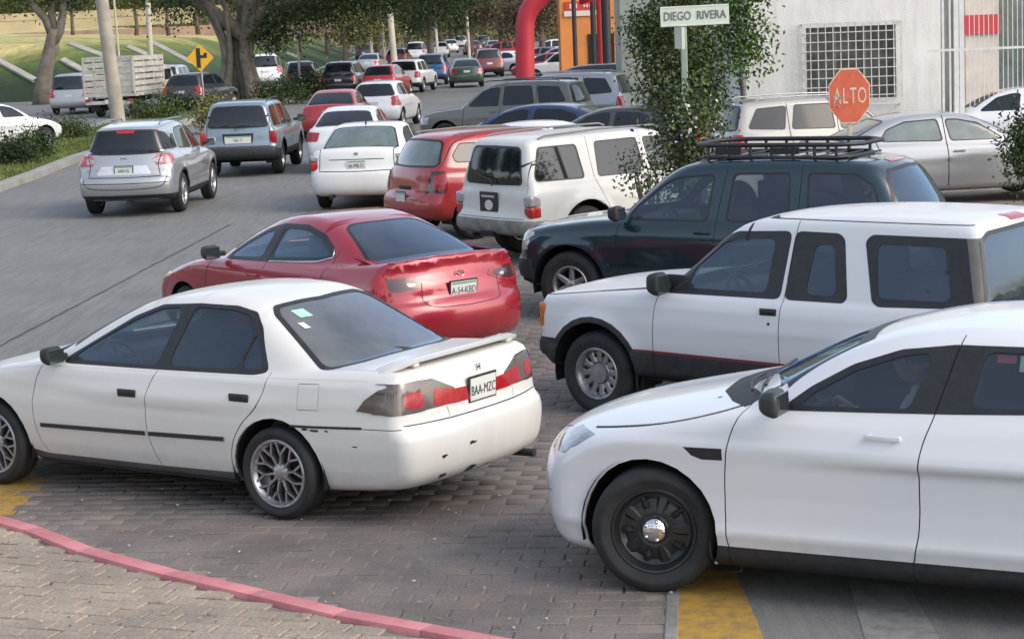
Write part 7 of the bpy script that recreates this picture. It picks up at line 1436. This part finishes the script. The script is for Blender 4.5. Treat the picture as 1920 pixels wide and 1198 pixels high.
    # median bushes
    for i, (px, py, r_, h_, lab) in enumerate([(12, 318, .62, .50, 'leftmost dark bush on the median below the cut off white sedan'), (66, 306, .36, .55, 'pointed dark bush on the median, right of the leftmost one'), (125, 268, .6, .42, 'low dull bush between the two left carriageways'), (352, 214, 1.0, .42, 'wide low hedge bush on the median right of the tall pole'), (285, 228, .8, .32, 'low bush behind the roof of the silver crossover'), (400, 250, .55, .7, 'dry brownish bush left of the blue grey off-roader'), (572, 186, .9, .9, 'dark bush left of the red sedan'), (535, 196, 1.0, .7, 'low dark bush under the large tree')]):
        g = gpt(px, py); shrub('median_bush', (g.x, g.y, .1), lab, r_, h_, 2600, .085 if i < 3 else .11, [dark, dark, mid, dark, mid, olive, dark, dark][i], 40 + i, group='bushes on the median', cl=9, sx=1.2)
    # far trees, one by one
    rs = random.Random(77); kinds = [dark, mid, olive, brown]
    spots = [(545, 175, 3.0, 1), (590, 190, 3.4, 2), (640, 210, 3.2, 2), (668, 160, 2.6, 2), (700, 230, 3.6, 1), (730, 180, 2.6, 2), (790, 210, 3.4, 0), (830, 160, 3.4, 0), (872, 240, 4.2, 1), (905, 200, 3.2, 0), (960, 170, 3.2, 3), (1000, 200, 4.6, 3), (1040, 150, 2.6, 3), (760, 280, 5, 1), (850, 300, 5, 0), (930, 300, 5.4, 1), (640, 300, 5, 1), (560, 280, 4.6, 1), (480, 240, 4.2, 0), (400, 230, 4.0, 1), (330, 250, 3.8, 2), (250, 240, 3.4, 2), (180, 260, 3.8, 1), (60, 240, 3.6, 1), (-20, 220, 3.6, 0), (1070, 260, 5, 0), (1130, 230, 4.6, 1), (120, 300, 4.5, 2), (1190, 200, 4.2, 1)]
    side_ = ['left', 'middle', 'right']
    for i, (px, Y, R0, k) in enumerate(spots):
        X = (px - 960) / 3850 * Y; zb = 0
        if px < 540: zb = 3.6 + (Y - 200) * .02
        if px < 540: R0 *= .75
        tree('background_tree', (X, Y, zb), '%s tree in the far tree belt, %s' % (['dark green', 'mid green', 'dry olive', 'brownish'][k], ['above the navy off-roader', 'behind the large trunk on its right', 'left of the tall pale pole', 'just left of the far pale pole', 'behind the tall pale pole', 'small, right of the tall pale pole', 'over the blue off-roader', 'tall, right of the blue off-roader', 'over the small green sedan', 'right of the small green sedan', 'directly left of the red arch', 'inside the red arch', 'right part of the red arch opening', 'far behind the tall pale pole', 'furthest above the road end', 'furthest left of the red arch', 'furthest behind the dry trees', 'furthest behind the large trunk', 'on the bank left of the large trunk', 'on the bank behind the yellow sign', 'on the bank between the poles', 'on the bank right of the tall pole', 'on the bank left of the tall pole', 'on the bank above the stake truck', 'at the left frame edge on the bank', 'beyond the orange wall', 'right of the orange wall', 'on the far bank behind the crooked tree', 'behind the street tree'][i]), R0 * 2.2, .16 + R0 * .03, (R0, R0, R0 * .85, R0 * (1.35 if px > 540 else .95)), 5200, .14 + Y * .0006, kinds[k], 100 + i, group='trees in the far belt', ncl=14, lean=(rs.uniform(-.5, .5), 0))
    for i, (px, Y, R0, k, lab) in enumerate([(20, 150, 1.7, 1, 'low round tree on the bank at the left frame edge'), (168, 158, 1.5, 0, 'low dark tree on the bank right of the crooked tree'), (285, 150, 1.5, 1, 'low tree on the bank behind the pale post'), (345, 156, 1.8, 0, 'low dark tree on the bank above the yellow sign'), (400, 140, 1.6, 1, 'low tree on the bank touching the large trunk')]):
        tree('background_tree', ((px - 960) / 3850 * Y, Y, 3.3), lab, 4, .14, (R0, R0, R0 * .6, 2.9), 4200, .17, kinds[k], 300 + i, group='trees in the far belt', ncl=11)
    r = np.random.default_rng(9); C, S = [], []
    for i in range(170):
        px = r.uniform(-150, 1300); Y = r.uniform(290, 420); X = (px - 960) / 3850 * Y; zb = 1.0 + max(0, (Y - 330) * .09); C.append((X, Y, zb + r.uniform(1, 5))); S.append((r.uniform(2.5, 5.5), 3, r.uniform(1.5, 3.2)))
    tag(leaves('distant_wood', C, S, 42000, .75, olive, None, 12), 'hazy olive woodland filling the far background', 'wood', kind='stuff')
def pole(name, px0, px1, Y, r0, r1, top, mat, label, group=None, base_z=0):
    """px0 at the foot, px1 at image top"""
    X = (px0 - 960) / 3850 * Y; dx = (px1 - px0) / 3850 * Y; return tag(tube_obj(name, [(X, Y, base_z - .1), (X + dx * .5, Y, base_z + top * .5), (X + dx, Y, base_z + top)], [r0, (r0 + r1) / 2, r1], mat, None, 14), label, 'pole', group)
def street_things():
    wood = simple('weathered_pole', (.36, .32, .26), .9, var=.2, vs=2, bmp=.4, bs=20); conc = simple('pale_concrete_pole', (.46, .42, .33), .85, var=.15, vs=1)
    pole('utility_pole', 243, 218, 70, .25, .20, 6.5, wood, 'thick pale utility pole leaning slightly behind the silver crossover'); 
    pole('lamp_post', 308, 312, 120, .17, .14, 8, conc, 'pale post left of the yellow warning sign'); pole('thin_post', 252, 246, 118, .07, .06, 8, conc, 'thin post just right of the thick utility pole')
    pole('lamp_post', 762, 752, 150, .24, .18, 9, conc, 'tall pale post among the traffic, left of the blue off-roader'); pole('thin_post', 742, 740, 165, .16, .12, 9, conc, 'thin pale post beside the tall pale post'); pole('thin_post', 720, 716, 170, .14, .1, 9, conc, 'second thin pale post left of the tall pale post')
    pole('thin_post', 842, 840, 190, .15, .12, 5, conc, 'short pale post right of the blue off-roader'); pole('thin_post', 901, 899, 190, .15, .12, 5, conc, 'short pale post above the dark green sedan'); pole('thin_post', 584, 582, 100, .06, .05, 3.4, conc, 'thin grey post left of the black off-roader')
    # warning sign: yellow diamond with a side road symbol
    g = gpt(385, 214); s = empty('warning_sign', (g.x, g.y, 0), 0, 'yellow diamond warning sign with a black side road symbol', 'traffic sign'); zc = ypt(382, 109, g.y).z; a = .50; X0 = (382 - 385) / 3850 * g.y
    tube_obj('post', [(0, 0, 0), (X0, 0, zc)], .035, M_ALLOY, s, 8)
    bm = bmesh.new(); prism(bm, fillet([(X0, zc - a * 1.12), (X0 + a * 1.12, zc), (X0, zc + a * 1.12), (X0 - a * 1.12, zc)], .05), -.05, -.03); bmesh.ops.recalc_face_normals(bm, faces=bm.faces[:]); link('panel', bm_mesh('panel', bm), simple('sign_yellow', (.72, .38, .02), .5), s)
    bm = bmesh.new(); add_box(bm, (X0 - .07, -.055, zc), (.17, .006, .80)); add_box(bm, (X0 + .12, -.055, zc + .05), (.26, .006, .12)); add_box(bm, (X0 + .22, -.0551, zc + .10), (.12, .006, .20)); link('symbol', bm_mesh('symbol', bm), simple('sign_black', (.02, .02, .02), .6), s)['kind'] = 'stuff'
    # street name sign
    Y = 27.2; p0, p1 = ypt(1238, 48, Y), ypt(1366, 12, Y); s = empty('street_name_sign', ((p0.x + p1.x) / 2, Y, 0), R_(0), 'street name sign reading DIEGO RIVERA on a pale green post', 'street sign')
    w = p1.x - p0.x; zc = ypt(1301, 30, Y).z; hh = .262; px = ypt(1285, 190, Y).x - s.location.x
    sg = simple('sign_pale', (.55, .60, .52), .5, var=.08, vs=6); tl = R_(.5)
    m = Matrix.Rotation(-tl, 3, 'Y'); box_obj('panel', (0, -.03, zc), (w, .012, hh), sg, s, m, bev=.004)
    for dz, nm in ((hh / 2 - .012, 'border'), (-hh / 2 + .012, 'border')): box_obj(nm, (0, -.038, zc + dz), (w, .006, .012), simple('sign_rim', (.62, .65, .58), .4), s, m)
    me = text_mesh('DIEGO  RIVERA', .150, .003); me.materials.append(simple('sign_ink', (.10, .12, .11), .6)); tx = link('lettering', me, None, s, (0, -.042, zc)); tx.rotation_euler = (R_(90), -tl, 0); tx.scale = (.80, 1.05, 1)
    box_obj('post', (px, 0, zc / 2 + .0), (.085, .045, zc + .1), simple('post_green', (.26, .32, .26), .6, var=.15, vs=5), s, bev=.01)
    q = ypt(1277, 72, Y); q2 = ypt(1277, 52, Y); box_obj('side_panel', (ypt(1274, 70, Y).x - s.location.x, -.02, ypt(1274, 72, Y).z), (.04, .5, .28), sg, s, R_(6))
    # stop sign
    Y = 29.5; c = ypt(1592, 180, Y); s = empty('stop_sign', (c.x, Y, 0), 0, 'faded orange red octagonal stop sign reading ALTO', 'traffic sign'); zc = c.z; R = .295
    om, nt, b = new_mat('faded_red'); n = noise(nt, 9, 6, .7); r = ramp(nt, n.outputs[0], [(.35, (.50, .085, .045)), (.65, (.60, .13, .06))]); nt.links.new(r.outputs[0], b.inputs['Base Color']); b.inputs['Roughness'].default_value = .55
    wm = simple('sign_white', (.62, .50, .42), .6, var=.2, vs=30); oc = lambda R: [(R / math.cos(R_(22.5)) * math.sin(R_(22.5 + 45 * i)), zc + R / math.cos(R_(22.5)) * math.cos(R_(22.5 + 45 * i)) * 1.32) for i in range(8)]
    for nm, rad, y0, y1, mt in (('rim', R, -.03, -.015, wm), ('panel', R * .955, -.034, -.03, om)):
        bm = bmesh.new(); prism(bm, oc(rad), y0, y1); bmesh.ops.recalc_face_normals(bm, faces=bm.faces[:]); link(nm, bm_mesh(nm, bm), mt, s)
    for ch, dx in (('A', -.175), ('L', -.062), ('T', .052), ('O', .178)):
        me = text_mesh(ch, .27, .002); me.materials.append(wm); o = link('letter', me, None, s, (dx, -.037, zc - .01)); o.rotation_euler = (R_(90), 0, 0); o.scale = (.62, 1.20, 1)
    rs = random.Random(6); bm = bmesh.new()      # peeled sticker remains over the first letter
    for i in range(16): add_box(bm, (-.175 + rs.uniform(-.05, .06), -.0385, zc - .07 + rs.uniform(-.10, .10)), (rs.uniform(.01, .035), .002, rs.uniform(.012, .04)))
    link('sticker_remains', bm_mesh('sticker_remains', bm), simple('peeled_sticker', (.40, .28, .24), .8), s)['kind'] = 'stuff'
    box_obj('post', (0, 0, zc / 2), (.055, .03, zc), simple('post_pale', (.45, .38, .30), .6), s, bev=.006)
    # inflatable arch
    red = simple('inflatable_red', (.42, .020, .035), .45, var=.15, vs=.5); Y = 82; K = lambda px, py: ypt(px, py, Y)
    pts = [Vector((K(985, 145).x, Y, 0)), K(985, 145), K(984, 80), K(984, 45), K(990, 22), K(1003, 5), K(1020, -12), K(1045, -28), K(1075, -30), K(1098, -18), K(1104, 5), K(1103, 60), K(1102, 110), Vector((K(1102, 110).x, Y, 0))]
    pts = [Vector((p.x, Y, p.z)) for p in pts]; bm = bmesh.new(); add_tube(bm, pts[:11], .38, 20); o = link('inflatable_arch', bm_mesh('inflatable_arch', bm, True), red); tag(o, 'big red inflatable tube arch bending over the parked cars', 'inflatable arch')
    # orange shop front and dark posts
    Y = 95; q = lambda px, py: ypt(px, py, Y); a, b = q(1052, 97), q(1165, 0); sh = empty('orange_shop', ((a.x + b.x) / 2, Y + 2, 0), 0, 'orange shop front with a red and white banner on top', 'building'); w = b.x - a.x
    box_obj('wall', (0, 0, 2.2), (w, 4, 4.5), simple('orange_wall', (.62, .22, .05), .7, var=.12, vs=1), sh); zb = q(1090, 12).z
    box_obj('banner', (-w * .10, -2.05, zb), (w * .62, .1, .42), simple('banner_red', (.55, .03, .03), .5), sh); box_obj('white_band', (-w * .12, -2.06, zb - .33), (w * .62, .08, .24), simple('banner_white', (.62, .55, .50), .6), sh)
    box_obj('logo_plate', (-w * .28, -2.11, zb), (.34, .02, .22), M_PLATE, sh, bev=.01); box_obj('logo_slot', (-w * .28, -2.125, zb), (.16, .012, .06), simple('banner_red', (.55, .03, .03), .5), sh)
    bm = bmesh.new()
    for k in range(4): add_box(bm, (-w * .10 + k * .13, -2.11, zb), (.07, .02, .10 + .04 * (k % 2)))
    link('banner_lettering', bm_mesh('banner_lettering', bm), M_PLATE, sh)['kind'] = 'stuff'
    box_obj('doorway', (w * .15, -2.02, 1.3), (1.2, .08, 2.4), M_UNDER, sh)
    blk = simple('post_black', (.02, .02, .024), .5)
    for px, r_, lab in ((1098, .10, 'left dark post in front of the orange wall'), (1133, .12, 'middle dark post in front of the orange wall'), (1157, .20, 'thick dark post at the right end of the orange wall')): tag(tube_obj('dark_post', [((px - 960) / 3850 * 88, 88, 0), ((px - 960) / 3850 * 88, 88, 6)], r_, blk, None, 10), lab, 'post')
    tag(tube_obj('red_post', [((1146 - 960) / 3850 * 89, 89, 0), ((1146 - 960) / 3850 * 89, 89, 6)], .16, simple('post_red', (.45, .03, .03), .5), None, 10), 'red post between the two thickest dark posts', 'post')
    # low wall and rail along the top of the bank
    yw = simple('sunlit_wall', (.46, .38, .22), .85, var=.25, vs=.4); pk = simple('pinkish_wall', (.40, .27, .20), .85, var=.25, vs=.4)
    for (x0, x1, y0, y1, Y, mt, lab) in ((-60, 640, 66, 52, 165, pk, 'long low pinkish wall along the top of the grass bank'), (-60, 360, 44, 36, 185, yw, 'pale yellow guard wall above the pinkish wall'), (-60, 420, 26, 20, 200, yw, 'highest pale wall behind the trees at the upper left')):
        p, q_ = ypt(x0, y0 + 22 * 0, Y), ypt(x1, y0 - (x1 - x0) * .04, Y); z1 = ypt((x0 + x1) / 2, y1 - 0, Y).z; z0 = ypt((x0 + x1) / 2, y0, Y).z; o = box_obj('boundary_wall', ((p.x + q_.x) / 2, Y, (z0 + z1) / 2 - .2), (q_.x - p.x, .4, abs(z1 - z0) + .4), mt); tag(o, lab, 'wall')
def building():
    wm, nt, b = new_mat('white_render'); n = noise(nt, 1.2, 7, .65); n2 = noise(nt, 30, 5, .7); n3 = noise(nt, 5, 5, .7, vec_scale=(1, 1, .15)); r = ramp(nt, n.outputs[0], [(.3, (.70, .69, .66)), (.7, (.80, .79, .76))]); r3 = ramp(nt, n3.outputs[0], [(.3, (.86, .85, .83)), (.6, (1, 1, 1))]); nt.links.new(mixc(nt, 1, r.outputs[0], r3.outputs[0], 'MULTIPLY'), b.inputs['Base Color']); b.inputs['Roughness'].default_value = .9; bump(nt, b, n2.outputs[0], .6, .02)
    Y = 46.0; X = lambda px, Y=Y: ypt(px, 100, Y).x; Z = lambda px, py, Y=Y: ypt(px, py, Y).z
    bd = empty('white_building', (X(1585), Y, 0), 0, 'white rendered building with a barred window behind the stop sign', 'building'); ox = X(1585)
    x0, x1 = X(1398) - ox, X(1764) - ox; wx0, wx1 = X(1512) - ox, X(1680) - ox; wz0, wz1 = Z(1600, 186), Z(1600, 50)
    H = 7.0; T = .3
    for nm, a, c_, z0, z1 in (('wall', x0, wx0, 0, H), ('wall', wx1, x1, 0, H), ('wall', wx0, wx1, 0, wz0), ('wall', wx0, wx1, wz1, H)): box_obj(nm, ((a + c_) / 2, T / 2, (z0 + z1) / 2), (c_ - a, T, z1 - z0), wm, bd)
    box_obj('side_wall', (x0 + T / 2, 4.2, H / 2), (T, 7.8, H), wm, bd); box_obj('side_wall', (x1 - T / 2, 4.2, H / 2), (T, 7.8, H), wm, bd); box_obj('roof', ((x0 + x1) / 2, 4, H + .1), (x1 - x0 + .4, 8.6, .2), wm, bd); box_obj('back_wall', ((x0 + x1) / 2, 8.25, H / 2), (x1 - x0, .3, H), wm, bd)
    w = box_obj('window', ((wx0 + wx1) / 2, .2, (wz0 + wz1) / 2), (wx1 - wx0, .04, wz1 - wz0), simple('pane_grey', (.10, .10, .095), .15, var=.5, vs=2.5), bd); fm = simple('grille_white', (.60, .60, .57), .6, var=.15, vs=8)
    for k in range(1, 3): box_obj('frame', (wx0 + (wx1 - wx0) * k / 3, .16, (wz0 + wz1) / 2), (.04, .04, wz1 - wz0), simple('window_grey', (.2, .2, .19), .6), w)
    gx0, gx1 = X(1504) - ox, X(1688) - ox; gz0, gz1 = Z(1600, 196), Z(1600, 43); gr = empty('window_grille', (0, -.14, 0)); gr.parent = bd
    for k in range(14): x = gx0 + (gx1 - gx0) * k / 13; box_obj('bar', (x, 0, (gz0 + gz1) / 2), (.020 if 0 < k < 13 else .035, .02, gz1 - gz0), fm, gr)
    for k in range(10): z = gz0 + (gz1 - gz0) * k / 9; box_obj('bar', ((gx0 + gx1) / 2, -.021, z), (gx1 - gx0 + .03, .018, .020 if 0 < k < 9 else .035), fm, gr)
    for x in (gx0, gx1):
        for z in (gz0, gz1): box_obj('bracket', (x, .07, z), (.03, .14, .03), fm, gr)
    # grey green wall left of it, behind the trees
    g2 = simple('grey_green_wall', (.30, .33, .29), .9, var=.2, vs=1.2); xa, xb = X(1165, 60), X(1440, 60); tag(box_obj('side_building', ((xa + xb) / 2, 61.5, 3.2), (xb - xa, 3, 6.4), g2), 'plain grey green building behind the leafy street tree', 'building')
    # gated shop front at the right edge
    gt = empty('barred_gate', (X(1842, 43), 43, 0), 0, 'tall white barred gate at the upper right edge', 'gate'); ox = X(1842, 43); ZZ = lambda py: Z(1840, py, 43); gw = simple('gate_white', (.62, .62, .60), .5, var=.1, vs=6)
    for px, w_ in ((1768, .05), (1781, .035), (1793, .10), (1803, .10)): box_obj('post', (X(px, 43) - ox, 0, 3), (w_, .06, 6), gw, gt)
    for k in range(17): box_obj('bar', (X(1818 + k * 9, 43) - ox, 0, 3.05), (.015, .015, 5.9), gw, gt)
    for py in (92, 236, -20): box_obj('rail', (X(1850, 43) - ox, -.024, ZZ(py)), (X(1990, 43) - X(1765, 43), .022, .05), gw, gt)
    # what stands behind the bars
    bk = empty('gated_shop', (X(1850, 47.5), 47.5, 0), 0, 'dim shop front with a red and cream board behind the white bars', 'building'); ox = X(1850, 47.5); XX = lambda px: X(px, 47.5) - ox; ZZ = lambda py: Z(1850, py, 47.5)
    box_obj('wall', (XX(1880), 1.5, 3.3), (X(2100, 47.5) - X(1766, 47.5), .2, 6.6), simple('dim_wall', (.34, .35, .35), .8, var=.3, vs=1), bk); box_obj('pillar', (XX(1845), .4, 3.3), (.75, .4, 6.6), simple('cream_pillar', (.55, .50, .44), .7, var=.15, vs=2), bk)
    box_obj('red_board', (XX(1845), .16, (ZZ(28) + ZZ(64)) / 2), (.82, .06, ZZ(28) - ZZ(64)), simple('board_red', (.50, .04, .05), .5), bk); box_obj('shop_window', (XX(1905), .9, 2.2), (.9, .06, 2.6), M_LGLASS, bk); box_obj('counter', (XX(1890), .6, .5), (2.2, .5, 1.0), simple('pale_counter', (.42, .42, .41), .6, var=.2, vs=3), bk); box_obj('panel', (XX(1795), 1.0, 2.4), (.5, .06, 3.6), simple('steel_panel', (.32, .33, .33), .35, metal=.5), bk)
    tag(box_obj('low_wall', (X(1860, 42), 42, .1), (X(2000, 42) - X(1762, 42), .25, .45), simple('gate_white', (.62, .62, .60), .5)), 'low white wall at the foot of the barred gate', 'wall')
def trees_beside():
    """street trees and a long facade across the road, outside the frame on the left: they show in the car windows"""
    dark = MATS['dark_leaf']; rs = random.Random(15); first = None
    for i, (x, y) in enumerate(((-34, -3), (-60, 0), (-45, 36), (-46, -10), (-30, -16), (-70, -14), (-44, 46), (-20, -26), (-6, -28), (9, -26))):
        if first is None: first = tree('street_tree', (x, y, 0), 'tallest street tree across the road outside the left edge', 9, .3, (3.0, 3.0, 2.6, 6.2), 11000, .19, dark, 61, group='street trees across the road', ncl=16); t = first
        else: t = copy_tree(first); t.location = (x, y, 0); t['label'] = 'tall street tree outside the frame, %s' % ['', 'second from the near end across the road', 'third across the road', 'across the road by the pale building corner', 'left behind the camera', 'far left across the road', 'furthest left across the road', 'behind the camera on the left', 'straight behind the camera', 'behind the camera on the right'][i]
        t.rotation_euler = (0, 0, rs.uniform(0, 6)); s = rs.uniform(1.35, 1.8); t.scale = (s, s, s * rs.uniform(.9, 1.2))
    b = empty('long_building', (-62, 5, 0), 0, 'long low pale building across the road, outside the left edge', 'building'); box_obj('wall', (0, 0, 2.6), (8, 70, 5.2), simple('pale_facade', (.45, .42, .36), .9, var=.2, vs=.3), b)
    for k in range(12): box_obj('window', (4.02, -30 + k * 5.4, 2.8), (.06, 2.4, 1.6), M_DGLASS, b)
ground(); litter(); terrain(); building(); street_things(); vegetation(); trees_beside()
white_sedan(); white_cruiser(); white_twodoor(); red_sedan(); dark_suv(); white_wagon(); red_hatch(); silver_crossover(); grey_suv(); white_saloon()
other_cars(); driver()
